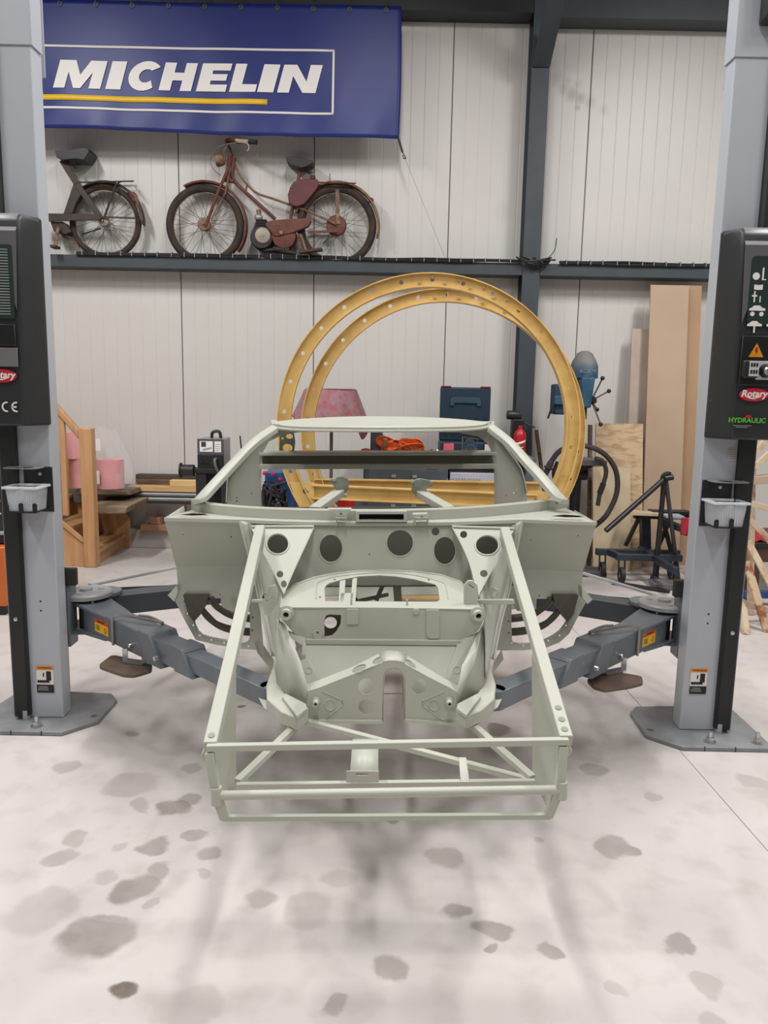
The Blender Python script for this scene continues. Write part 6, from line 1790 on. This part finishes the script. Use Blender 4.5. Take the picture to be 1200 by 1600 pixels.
# --- navy tool case, lid standing open
TYc = BYb + .12
a, b = PY(687, 718, TYc), PY(770, 692, TYc)
la, lb = PY(687, 692, TYc + .20), PY(768, 606, TYc + .20)
t = thing('tool_case', 'navy plastic tool case standing open on the bench', 'tool case', ((a.x + b.x) / 2, TYc + .1, zb0))
z1_ = b.z
MB().box((a.x, TYc, zb0 + .001), (b.x, TYc + .26, z1_)).build('case_bottom', NAVY, t, bevel=.01, seg=3)
MB().box((a.x + .005, TYc + .19, z1_), (b.x - .005, TYc + .27, lb.z)).build('case_lid', NAVY, t, bevel=.012, seg=3)
W_ = b.x - a.x
yl = TYc + .19
H_ = lb.z - z1_
MB().plate([(-.30 * W_, 0), (-.30 * W_, .05), (-.25 * W_, .075), (.25 * W_, .075), (.30 * W_, .05), (.30 * W_, 0), (.22 * W_, 0), (.22 * W_, .025), (-.22 * W_, .025), (-.22 * W_, 0)], [], ((a.x + b.x) / 2, yl - .001, lb.z - .155), (1, 0, 0), (0, 0, 1), .014).build('lid_handle', paint('slate handle', (52, 78, 98), .45), t, bevel=.004)
for rr_ in range(3):
    for k in range(6):
        MB().plate(ngon(0, 0, .030, .030, 6), [], (a.x + .05 + k * (W_ - .1) / 5 + (rr_ % 2) * .0, yl - .0005, z1_ + .06 + rr_ * .055), (1, 0, 0), (0, 0, 1), .003).build('hex_pad', NAVYD, t, smooth=False)
for xx in (a.x + .05, b.x - .05):
    MB().box((xx - .04, yl - .006, lb.z - .004), (xx + .04, yl + .05, lb.z + .010)).build('latch', paint('red latch', (130, 36, 50), .4), t, bevel=.003)
    MB().box((xx - .03, TYc - .004, z1_ - .05), (xx + .03, TYc + .0, z1_ - .005)).build('latch_tab', NAVYD, t, bevel=.003)
p = PY(701, 698, TYc - .003)
MB().box((p.x - .042, TYc - .006, p.z - .028), (p.x + .042, TYc - .001, p.z + .028)).build('pink_note', paint('pink note', (226, 100, 120), .8), t)
p = PY(763, 699, TYc - .003)
MB().box((p.x - .03, TYc - .006, p.z - .024), (p.x + .03, TYc - .001, p.z + .024)).build('white_note', paint('pale note', (230, 210, 214), .8), t)
p = PY(736, 703, TYc - .06)
t = thing('tape_roll', 'blue roll standing in front of the open tool case', 'tape', (p.x, TYc - .05, zb0))
MB().lathe([(.028, -.022), (.05, -.022), (.05, .022), (.028, .022), (.028, -.022)], (p.x, TYc - .06, zb0 + .052), (0, 1, 0), 24).build('tape', BLUEP, t)
# --- cloth draped over a small round stand
SY = 5.9
pc = PY(518, 650, SY)
ztp = PY(512, 607, SY).z
t = thing('round_stand', 'small round stand on a thin pole under the red cloth', 'stand', (pc.x, SY, 0))
MB().cyl((pc.x, SY, .03), (pc.x, SY, ztp - .02), .013, 12).build('pole', paint('grey pole', (104, 98, 98), .4), t)
MB().lathe([(.0, ztp - .022), (.19, ztp - .022), (.19, ztp - .004), (0, ztp - .004)], (pc.x, SY, 0), (0, 0, 1), 28).build('top_disc', paint('stand top red', (120, 50, 60), .5), t)
MB().lathe([(.22, 0), (.22, .012), (.05, .03), (0, .03)], (pc.x, SY, 0), (0, 0, 1), 28).build('foot', DKMETAL, t)
def drape(u, v):
    a = 6.283 * u
    if v < .25:
        r = .195 * v / .25
        z = ztp
    else:
        w = (v - .25) / .75
        fold = math.sin(a * 9 + .6) * .5 + math.sin(a * 5) * .5
        corner = max(0, math.cos(2 * (a - .5))) ** 3
        r = .197 + .085 * w + .026 * fold * w
        z = ztp - .004 - (.215 + .17 * corner * (0.45 + .55 * (math.cos(a - .2) > 0))) * w + .008 * fold * w
    return V((pc.x - .01 + r * math.cos(a), SY + r * math.sin(a) * .95, z))
single(MB().grid(drape, 110, 22), 'table_cloth', RAG, 'faded red patterned cloth draped over the round stand', 'cloth', (pc.x, SY, ztp), solid=.003, weld=True)
# --- blue unit with red knobs and a heap of black cables behind the left windscreen corner
p = PY(433, 770, 5.6)
t = thing('pump_unit', 'blue unit with red knobs behind the left windscreen corner', 'machine', (p.x, 5.65, 0))
MB().box((p.x - .10, 5.66, .2), (p.x + .11, 5.95, PY(430, 737, 5.66).z)).build('body', BLUEP, t, bevel=.01)
MB().box((p.x - .14, 5.55, 0), (p.x + .14, 6.0, .2)).build('base', BLACKP, t, bevel=.01)
for x, y in ((414, 739), (427, 740), (438, 749)):
    q = PY(x, y, 5.64)
    MB().lathe([(.008, 0), (.008, .02), (.015, .022), (.015, .04), (.0, .045)], q + V((0, .02, 0)), (0, -1, 0), 16).build('red_knob', REDP, t)
random.seed(5)
t = thing('cable_heap', 'heap of black and grey cables hung on the blue unit', 'cable', (p.x, 5.55, 0))
for k in range(16):
    pts = [PY(410 + random.uniform(0, 40), 752 + random.uniform(0, 44), 5.53 + random.uniform(0, .1)) for _ in range(5)]
    MB().tube(catmull(pts, 5), random.choice((.007, .009, .012)), 7).build('cable', random.choice((BLACKP, RUBBER, BLACKP, paint('grey cable', (120, 116, 108), .5))), t)
MB().tube(catmull([PY(420, 790, 5.6), PY(424, 830, 5.6), V((p.x - .05, 5.6, .15)), V((p.x, 5.52, .02))], 4), .012, 8).build('cable', RUBBER, t)
# small black clamp seen on the wall, red cable end
q = PY(465, 738, 5.25)

# ================================================================== BACKGROUND, RIGHT
# --- red bottle and black machine at the right end of the bench
xb_ = PY(812, 690, BYb + .2).x
t = thing('oil_bottle', 'red plastic bottle with white slanted print right of the car roof', 'bottle', (xb_, BYb + .2, zb0))
hb2 = PY(812, 665, BYb + .2).z - zb0
MB().lathe([(.044, 0), (.05, .008), (.05, hb2 * .66), (.044, hb2 * .76), (.022, hb2 * .87), (.016, hb2 * .9), (.016, hb2)], (xb_, BYb + .2, zb0 + .001), (0, 0, 1), 26).build('bottle_body', REDPL, t)
MB().lathe([(.019, hb2 * .90), (.019, hb2 * 1.0), (0, hb2 * 1.0)], (xb_, BYb + .2, zb0 + .001), (0, 0, 1), 16).build('bottle_cap', REDP, t)
def wrapmark(z0, z1, a0, a1, th):
    mb = MB()
    n = 10
    vs_ = []
    for i in range(n + 1):
        a = math.radians(a0 + (a1 - a0) * i / n)
        z = z0 + (z1 - z0) * i / n
        for dz in (-th, th):
            vs_.append(V((xb_ + .0508 * math.cos(a), BYb + .2 + .0508 * math.sin(a), zb0 + z + dz)))
    mb.add(vs_, [(2 * i, 2 * i + 2, 2 * i + 3, 2 * i + 1) for i in range(n)])
    return mb
wrapmark(hb2 * .36, hb2 * .50, 205, 330, .011).build('white_print', WHITEP, t, solid=.0006)
wrapmark(hb2 * .24, hb2 * .30, 215, 300, .004).build('white_print', WHITEP, t, solid=.0006)
xk = PY(806, 650, BYb + .34).x
zk = PY(806, 649, BYb + .34).z
t = thing('bench_machine', 'black bench machine with horizontal motor behind the red bottle', 'machine', (xk, BYb + .36, zb0))
MB().lathe([(.03, 0), (.038, .01), (.038, .11), (.028, .125), (0, .125)], (xk - .075, BYb + .36, zk + .004), (1, 0, -.06), 18).build('motor', BOXB, t)
MB().box((xk - .03, BYb + .32, zb0 + .001), (xk + .07, BYb + .42, zk - .03)).build('stand_body', BLACKP, t, bevel=.01)
MB().box((xk - .05, BYb + .30, zb0 + .001), (xk + .09, BYb + .46, zb0 + .03)).build('foot', BLACKP, t, bevel=.004)
MB().tube([(xk + .05, BYb + .36, zk - .05), PY(836, 668, BYb + .30)], .008, 7).build('lever', BLACKP, t)
# boards leaning in the corner by the column
def lean(name, label, cat, x0, x1, ybase, z1, ytop, th, m, zb=0.0, skew=0.0, bevel=.002):
    lo = [V((x0, ybase, zb)), V((x1, ybase, zb)), V((x1, ybase + th, zb)), V((x0, ybase + th, zb))]
    hi = [V((x0 + skew, ytop, z1)), V((x1 + skew, ytop, z1)), V((x1 + skew, ytop + th, z1)), V((x0 + skew, ytop + th, z1))]
    return single(MB().hexa(lo + hi), name, m, label, cat, ((x0 + x1) / 2, ybase, zb), bevel=bevel)
c_ = PY(831, 620, 6.70)
lean('timber_strip', 'narrow brown timber strip standing between the column and the conduit', 'timber', c_.x - .030, c_.x + .018, 6.60, PY(831, 548, 6.72).z, 6.76, .03, paint('strip brown', (128, 104, 88), .7, var=.12, scale=4))
single(MB().bar(PY(838, 672, 6.76), V((PY(851, 742, 6.5).x + .10, 6.45, .02)), .03, .015), 'timber_strip', OLDWOOD, 'dark thin lath leaning right of the white conduit', 'timber', (PY(851, 742, 6.5).x + .10, 6.45, .02))
# --- boards leaning against the wall
def brd(px0, px1, ytop_px, Yt, Yb, th, m, lab, name, cat='board', zb=0.0, skew=None):
    a, b = PY(px0, ytop_px, Yt), PY(px1, ytop_px, Yt)
    return lean(name, lab, cat, a.x, b.x, Yb, (a.z + b.z) / 2, Yt, th, m, zb, skew or 0.0)
brd(1017, 1077, 445.5, 6.62, 6.36, .018, MDF, 'tall tan hardboard sheet leaning foremost against the wall', 'hardboard_sheet')
brd(1062, 1097, 446, 6.66, 6.44, .018, MDF2, 'tall brown hardboard sheet half behind the tan one', 'hardboard_sheet')
brd(988, 1040, 514, 6.70, 6.52, .014, PALEB, 'shorter pale board leaning left behind the tan sheet', 'pale_board')
brd(931, 1005, 662, 6.50, 6.27, .018, OSB, 'strand board sheet leaning beside the drill press', 'strand_board')
brd(921, 926, 664, 6.52, 6.30, .05, OLDWOOD, 'narrow brown board edge left of the strand board', 'narrow_board')
brd(926.5, 985, 731, 6.36, 6.17, .016, PLYP, 'low pale plywood sheet in front of the strand board', 'plywood_sheet')
# --- drill press
DY = 6.15
D_ = lambda x, y, d=0.0: PY(x, y, DY + d)
bx0 = D_(897, 850).x
t = thing('drill_press', 'old blue pillar drill with dusty hood right of the yellow rings', 'drill press', (bx0, DY, 0))
MB().cyl((bx0, DY + .05, .06), (bx0, DY + .05, D_(890, 600).z), .042, 20).build('pillar', DKMETAL, t)
MB().plate3([V((bx0 - .12, DY - .22, 0)), V((bx0 + .22, DY - .22, 0)), V((bx0 + .22, DY - .03, 0)), V((bx0 + .11, DY + .0, 0)), V((bx0 + .10, DY + .16, 0)), V((bx0 - .15, DY + .16, 0))], [], (0, 0, .045)).build('base', paint('dusty base', (82, 80, 80), .7), t, bevel=.012)
MB().lathe([(.09, .045), (.075, .07), (.055, .16), (.05, .17)], (bx0, DY + .05, 0), (0, 0, 1), 22).build('pillar_socket', paint('dusty base', (82, 80, 80), .7), t)
h0_, h1_ = D_(893, 589), D_(935, 589)
hc = (h0_ + h1_) / 2
hr = (h1_.x - h0_.x) / 2
ht = D_(912, 548).z - hc.z
hood = MB()
hood.lathe([(hr, -.01), (hr * 1.01, 0), (hr * .98, ht * .42), (hr * .80, ht * .66), (hr * .52, ht * .92), (hr * .25, ht * 1.0), (0, ht * 1.01)], (hc.x, DY + .05, hc.z), (0, 0, 1), 30, sy=1.6, xdir=(1, 0, 0))
def hood_mat():
    m, nt, N, L, b = newmat('dusty blue hood')
    tc = N.new('ShaderNodeTexCoord'); g = N.new('ShaderNodeNewGeometry'); sp = N.new('ShaderNodeSeparateXYZ')
    L.new(g.outputs['Normal'], sp.inputs[0])
    nz2 = N.new('ShaderNodeTexNoise'); nz2.inputs['Scale'].default_value = 9
    L.new(tc.outputs['Object'], nz2.inputs['Vector'])
    ad = N.new('ShaderNodeMath'); ad.operation = 'MULTIPLY_ADD'; ad.inputs[1].default_value = .5; L.new(nz2.outputs['Fac'], ad.inputs[0]); L.new(sp.outputs['Z'], ad.inputs[2])
    rp = N.new('ShaderNodeValToRGB'); rp.color_ramp.elements[0].position = .3; rp.color_ramp.elements[1].position = .75
    rp.color_ramp.elements[0].color = lin((50, 86, 108)); rp.color_ramp.elements[1].color = lin((120, 118, 116))
    L.new(ad.outputs[0], rp.inputs[0]); L.new(rp.outputs[0], b.inputs['Base Color']); b.inputs['Roughness'].default_value = .7
    return m
hood.build('belt_hood', hood_mat(), t)
textmb('ADAM', .042, V((hc.x - .012, DY + .05 - hr * 1.6 + .002, hc.z + ht * .20)), (1, 0, 0), (0, 0, 1), .002, space=1.1).build('raised_lettering', paint('dull grey letter', (120, 130, 136), .6), t, smooth=False)
p = D_(913, 615)
MB().hexa([(p.x - .045, DY - .10, D_(0, 640).z if 0 else p.z - .11), (p.x + .035, DY - .10, p.z - .11), (p.x + .035, DY + .12, p.z - .11), (p.x - .045, DY + .12, p.z - .11), (p.x - .055, DY - .12, p.z + .125), (p.x + .05, DY - .12, p.z + .125), (p.x + .05, DY + .12, p.z + .125), (p.x - .055, DY + .12, p.z + .125)]).build('drill_head', DRILLB, t, bevel=.012)
MB().cyl((p.x - .01, DY - .04, p.z - .11), (p.x - .01, DY - .04, p.z - .20), .028, 14).build('quill', DKMETAL, t)
MB().cyl((p.x - .01, DY - .04, p.z - .20), (p.x - .01, DY - .04, p.z - .27), .02, 12, r2=.012).build('chuck', DKMETAL, t)
m0, m1 = D_(866, 625), D_(890, 648)
MB().box((m0.x, DY - .02, m1.z), (m1.x, DY + .16, D_(870, 600).z)).build('motor', paint('deep drill blue', (30, 58, 84), .5), t, bevel=.012)
MB().box((m0.x - .005, DY - .05, D_(870, 632).z), (m1.x + .05, DY - .02, D_(870, 618).z)).build('switch_box', DRILLB, t, bevel=.006)
MB().tube(catmull([D_(867, 630, -.03), D_(861, 640, -.03), D_(856, 654, -.03)], 3), .008, 7).build('switch_lever', BLACKP, t)
hub = D_(924, 626, -.05)
MB().cyl(D_(917, 628, -.02), D_(929, 625, -.08), .028, 16).build('feed_hub', DKMETAL, t)
for (x, y, d) in ((941.5, 591, -.10), (951.5, 611, -.12), (938.5, 663, -.12), (933, 640, .06)):
    e_ = D_(x, y, d)
    MB().tube([hub, e_], .0065, 7).build('feed_handle', paint('worn steel rod', (118, 110, 106), .35, metal=.5), t)
    MB().sphere(e_, .017).build('handle_knob', BLACKP, t)
MB().sphere(D_(923, 596, -.1), .016).build('lock_knob', BLACKP, t)
ta_, tb2 = D_(886, 718), D_(938, 718)
MB().box((ta_.x - .02, DY - .20, ta_.z - .03), (tb2.x, DY + .14, ta_.z + .012)).build('work_table', paint('table grey', (96, 94, 96), .45, var=.1), t, bevel=.006)
MB().bar((bx0 - .02, DY + .03, ta_.z - .10), (bx0 + .10, DY - .02, ta_.z - .03), .06, .05).build('table_arm', DKMETAL, t)
MB().cyl((bx0 - .08, DY + .05, ta_.z - .12), (bx0 + .08, DY + .05, ta_.z - .12), .05, 16).build('table_clamp', DKMETAL, t)
# --- suction hose over the table
HYY = 5.90
Hh_ = lambda x, y, d=0.0: PY(x, y, HYY + d)
t = thing('suction_hose', 'black suction hose looped over the drill press table', 'hose', Hh_(947, 806))
MB().tube(catmull([Hh_(853, 738), Hh_(861, 722), Hh_(872, 707), Hh_(886, 699), Hh_(905, 696), Hh_(920, 698), Hh_(936, 704), Hh_(951, 716), Hh_(962, 735), Hh_(965, 756), Hh_(962, 776), Hh_(953, 796), Hh_(945, 808), Hh_(934, 818, .05), Hh_(920, 826, .1), Hh_(902, 820, .1), Hh_(886, 800, .1), Hh_(872, 760, .08), Hh_(866, 740, .06), Hh_(872, 722, .05)], 5), .020, 10).build('hose', RUBBER, t)
MB().lathe([(.020, 0), (.026, .02), (.026, .05), (.036, .055), (.036, .065), (.022, .07), (.020, .12)], Hh_(862, 720), Hh_(851, 744) - Hh_(862, 720), 16).build('hose_coupling', RUBBER, t)
MB().tube(catmull([Hh_(930, 716), Hh_(941, 720), Hh_(947, 735), Hh_(944, 752), Hh_(938, 768), Hh_(934, 790)], 5), .017, 10, scales=None).build('nozzle_pipe', RUBBER, t)
MB().tube([Hh_(943, 755), Hh_(937, 771)], .022, 10).build('nozzle_joint', BLACKP, t)
# --- black dolly frames with casters
KBLK = paint('black gloss steel', (36, 35, 38), .4, var=.08)
KBLU = paint('blue black steel', (44, 52, 64), .45, var=.08)
SYk = 5.95
t = thing('wheeled_stand', 'low dark steel stand on casters in front of the boards', 'stand', PZ(975, 889))
ka, kb = PZ(931, 862, .20), PZ(1064, 866, .20)
kc = PZ(963, 870, .20)
MB().bar(ka, V((kb.x, ka.y, .20)), .05, .05).build('cross_beam', KBLU, t, bevel=.004)
MB().bar(kc, V((kb.x - .05, kc.y, .20)), .05, .05).build('cross_beam', KBLU, t, bevel=.004)
MB().bar(PZ(1000, 858, .20), PZ(1056, 892, .20), .04, .05).build('side_beam', KBLU, t, bevel=.004)
MB().bar(V((ka.x + .1, ka.y, .20)), V((ka.x + .14, kc.y, .20)), .04, .05).build('side_beam', KBLU, t, bevel=.004)
for p in (ka + V((.06, 0, 0)), kc + V((.05, 0, 0)), V((kb.x - .10, kc.y, .2)), V((kb.x - .05, ka.y, .2))):
    w_ = MB().cyl(p + V((-.016, 0, -.140)), p + V((.016, 0, -.140)), .059, 20).build('caster_wheel', RUBBER, t)
    MB().cyl(p + V((-.0175, 0, -.14)), p + V((.0175, 0, -.14)), .022, 14).build('wheel_hub', GREYP, w_)
    for sx in (-.023, .023):
        MB().bar(p + V((sx, .0, -.14)), p + V((sx, .02, -.025)), .004, .035, up=(0, 1, 0)).build('caster_fork', KBLU, t)
pz = lambda x, y, Y: PY(x, y, Y)
MB().bar(pz(1000, 806, 6.05), pz(977, 853, 6.05), .03, .03, up=(0, 1, 0)).build('brace', KBLK, t, bevel=.003)
MB().bar(pz(1036, 814, 6.0), pz(1049, 862, 5.95), .03, .03, up=(0, 1, 0)).build('brace', KBLK, t, bevel=.003)
MB().bar(pz(1043, 820, 6.0), pz(1027, 857, 6.0), .03, .03, up=(0, 1, 0)).build('brace', KBLK, t, bevel=.003)
MB().hexa([pz(1004, 860, 6.1), pz(1018, 860, 6.1), pz(1018, 860, 6.1) + V((0, .08, 0)), pz(1004, 860, 6.1) + V((0, .08, 0)), pz(1003, 806, 6.1), pz(1017, 806, 6.1), pz(1017, 806, 6.1) + V((0, .08, 0)), pz(1003, 806, 6.1) + V((0, .08, 0))]).build('upright_post', KBLU, t, bevel=.006)
MB().bar(pz(990, 806, 6.08), pz(1100, 808, 6.08), .05, .04).build('top_beam', KBLK, t, bevel=.004)
MB().bar(pz(1030, 812, 5.9), pz(1090, 836, 5.75), .05, .05).build('top_beam', KBLK, t, bevel=.004)
zp = pz(990, 806, 6.08).z + .021
a_ = pz(982, 803, 6.0)
single(MB().hexa([(a_.x, 5.98, zp), (a_.x + .24, 5.94, zp), (a_.x + .26, 6.08, zp), (a_.x + .02, 6.12, zp), (a_.x, 5.98, zp + .02), (a_.x + .24, 5.94, zp + .02), (a_.x + .26, 6.08, zp + .02), (a_.x + .02, 6.12, zp + .02)]), 'offcut_board', PALEWOOD, 'pale board off-cut lying on the dark wheeled stand', 'board', (a_.x, 6.0, zp))
q = pz(1040, 800, 6.05)
single(MB().box((q.x - .11, 6.02, zp), (q.x + .20, 6.14, zp + .028)), 'steel_bar', DKMETAL, 'dark flat steel bar lying on the wheeled stand', 'steel bar', (q.x, 6.08, zp))
q = pz(1058, 806, 5.85)
single(MB().hexa([(q.x - .08, 5.86, zp), (q.x + .06, 5.84, zp), (q.x + .07, 6.0, zp), (q.x - .07, 6.01, zp), (q.x - .08, 5.86, zp + .015), (q.x + .06, 5.84, zp + .015), (q.x + .07, 6.0, zp + .015), (q.x - .07, 6.01, zp + .015)]), 'cleaning_rag', paint('pale blue rag', (168, 186, 196), .8, var=.1), 'pale blue rag lying on the wheeled stand', 'rag', (q.x, 5.9, zp))
def redc(u, v):
    c = pz(1074, 822, 5.7)
    return V((c.x - .06 + .18 * u, 5.70 + .10 * v + .015 * math.sin(u * 14), c.z + .075 - .15 * (v if v > .3 else 0) * (1 + .15 * math.sin(u * 9)) + .01 * math.sin(u * 11)))
def redc2(u, v):
    c = pz(1072, 822, 5.68)
    return V((c.x - .035 + .20 * u, 5.68 + .02 * math.sin(u * 16 + v * 3) * v, c.z + .065 - .145 * v * (1 - .25 * abs(u - .4))))
single(MB().grid(redc2, 26, 10), 'red_cloth', REDCL, 'bright red cloth hanging at the inner edge of the right lift post', 'cloth', pz(1072, 835, 5.68), solid=.006)
# --- black tripod
KY = 5.72
ap = pz(1038.5, 747, KY)
t = thing('tripod_stand', 'black folding tripod support standing in front of the boards', 'tripod', (ap.x, KY, 0))
f1, f2 = PZ(1022, 911), PZ(1060, 908)
f3 = V((ap.x + .05, KY + .15, .012))
MB().tube([ap, f1 + V((0, 0, .03))], .019, 10).build('leg', KBLK, t)
MB().tube([ap + V((.01, 0, -.01)), f2 + V((0, 0, .012))], .016, 10).build('leg', paint('dark grey leg', (70, 66, 68), .4), t)
MB().tube([ap + V((0, .02, -.02)), f3], .016, 10).build('leg', KBLK, t)
MB().hexa([f1 + V((-.04, -.05, 0)), f1 + V((.10, -.08, 0)), f1 + V((.10, .0, 0)), f1 + V((-.03, .04, 0)), f1 + V((-.03, -.03, .07)), f1 + V((.02, -.04, .05)), f1 + V((.02, .0, .05)), f1 + V((-.02, .02, .07))]).build('leg_foot', KBLK, t, bevel=.003)
arm_e = pz(947, 829, 5.45)
MB().tube([ap + V((-.01, -.01, -.01)), arm_e], .020, 12).build('folded_arm', KBLK, t)
MB().tube(catmull([ap + V((-.02, 0, -.02)), ap + V((-.01, 0, .02)), ap + V((.02, 0, .035)), ap + V((.04, 0, .03))], 4), .016, 10).build('hook_head', KBLK, t)
MB().cyl(ap + V((-.01, -.03, .0)), ap + V((.05, -.03, .012)), .022, 14).build('clamp', KBLK, t)
# dark flat bars and grey tray lying on the floor by the post
a_, b_ = PZ(957, 913), PZ(1046, 927)
single(MB().bar(a_ + V((0, .0, .013)), b_ + V((0, 0, .013)), .04, .024), 'floor_bar', DKMETAL, 'dark flat bar lying on the floor behind the right lift arm', 'steel bar', a_, bevel=.003)
a_ = PZ(1030, 922)
single(MB().hexa([a_ + V((-.02, 0, .001)), a_ + V((.14, -.02, .001)), a_ + V((.14, .12, .001)), a_ + V((-.02, .14, .001)), a_ + V((-.04, -.01, .05)), a_ + V((.16, -.03, .05)), a_ + V((.16, .13, .05)), a_ + V((-.04, .15, .05))]), 'grey_tray', paint('grey tray', (120, 120, 120), .5), 'small grey tray on the floor by the right lift post', 'tray', a_, bevel=.004)
# --- timber lattice and table at the right edge
QY = 4.75
Q_ = lambda x, y, d=0.0: PY(x, y, QY + d)
t = thing('timber_rack', 'pale timber rack of crossed battens right of the right lift post', 'rack', PZ(1166, 992))
def bat(x0, y0, x1, y1, d0=0.0, d1=0.0, w=.038, h=.024, m=PALEWOOD, ext=0.0):
    p0, p1 = Q_(x0, y0, d0), Q_(x1, y1, d1)
    p1 = p1 + (p1 - p0) * ext
    MB().bar(p0, p1, w, h, up=(0, 1, 0)).build('batten', m, t, bevel=.002)
RUSTW = paint('rust stained batten', (196, 170, 138), .75, col2=(138, 84, 52), scale=16, thr=(.4, .52))
g1 = PZ(1166, 992)
MB().bar(g1 + V((0, 0, .0)), Q_(1160, 937), .040, .024, up=(0, 1, 0)).build('batten', PALEWOOD, t, bevel=.002)
g2 = PZ(1199, 988)
MB().bar(g2, Q_(1166, 877), .046, .024, up=(0, 1, 0)).build('batten', RUSTW, t, bevel=.002)
g3 = PZ(1250, 992)
MB().bar(g3 + V((0, .04, 0)), Q_(1168, 846, .04), .040, .024, up=(0, 1, 0)).build('batten', PALEWOOD, t, bevel=.002)
bat(1172, 812, 1200, 842, .08, .08, ext=1.5)
bat(1160, 943, 1200, 953, .03, .03, ext=1.0)
bat(1163, 955, 1200, 972, .25, .25, ext=1.0)
bat(1178, 709, 1200, 685, .12, .12, ext=1.5)
bat(1178, 731, 1200, 711, .10, .10, ext=1.5)
bat(1174, 787, 1200, 794, .06, .06, ext=1.5)
bat(1172, 750, 1200, 748, .14, .14, .05, .09, MDF, 1.5)
bat(1176, 690, 1172, 960, .20, .20, .03, .04, PALEWOOD)
bat(1245, 690, 1255, 985, .20, .20, .03, .04, PALEWOOD)
zt_ = Q_(1180, 846, .6).z
xq0 = Q_(1160, 846, .6).x
t = thing('side_table', 'dark table with brown legs behind the timber rack', 'table', (xq0 + .4, QY + .9, 0))
MB().box((xq0 - .05, QY + .55, zt_ - .04), (xq0 + .9, QY + 1.2, zt_)).build('table_top', KBLK, t, bevel=.004)
BRN = paint('brown table leg', (92, 60, 48), .5, var=.1)
MB().box((xq0 - .04, QY + .56, zt_ - .14), (xq0 + .9, QY + .60, zt_ - .042)).build('apron', BRN, t)
for xx in (xq0 + .10, xq0 + .8):
    MB().box((xx - .035, QY + .58, 0), (xx + .035, QY + .65, zt_ - .04)).build('leg', BRN, t, bevel=.003)
    MB().box((xx - .035, QY + 1.1, 0), (xx + .035, QY + 1.17, zt_ - .04)).build('leg', BRN, t, bevel=.003)
zbm = Q_(1180, 928, .45).z
MB().box((xq0 - .06, QY + .42, zbm - .025), (xq0 + .9, QY + .47, zbm + .025)).build('blue_rail', BLUEP, t, bevel=.003)
for xx in (xq0 - .03, xq0 + .85):
    MB().box((xx - .02, QY + .42, 0), (xx + .02, QY + .58, zbm - .026)).build('rail_foot', KBLU, t)
single(MB().grid(lambda u, v: V((xq0 + .02 + .25 * u, QY + .56 + .3 * v, zt_ + .012 + .05 * math.sin(u * 3.14) * math.sin(v * 3.14) + .008 * math.sin(u * 22 + v * 9))), 20, 14), 'red_cloth', REDCL, 'folded red cloth on the dark table right of the lift post', 'cloth', (xq0 + .1, QY + .7, zt_), solid=.01)
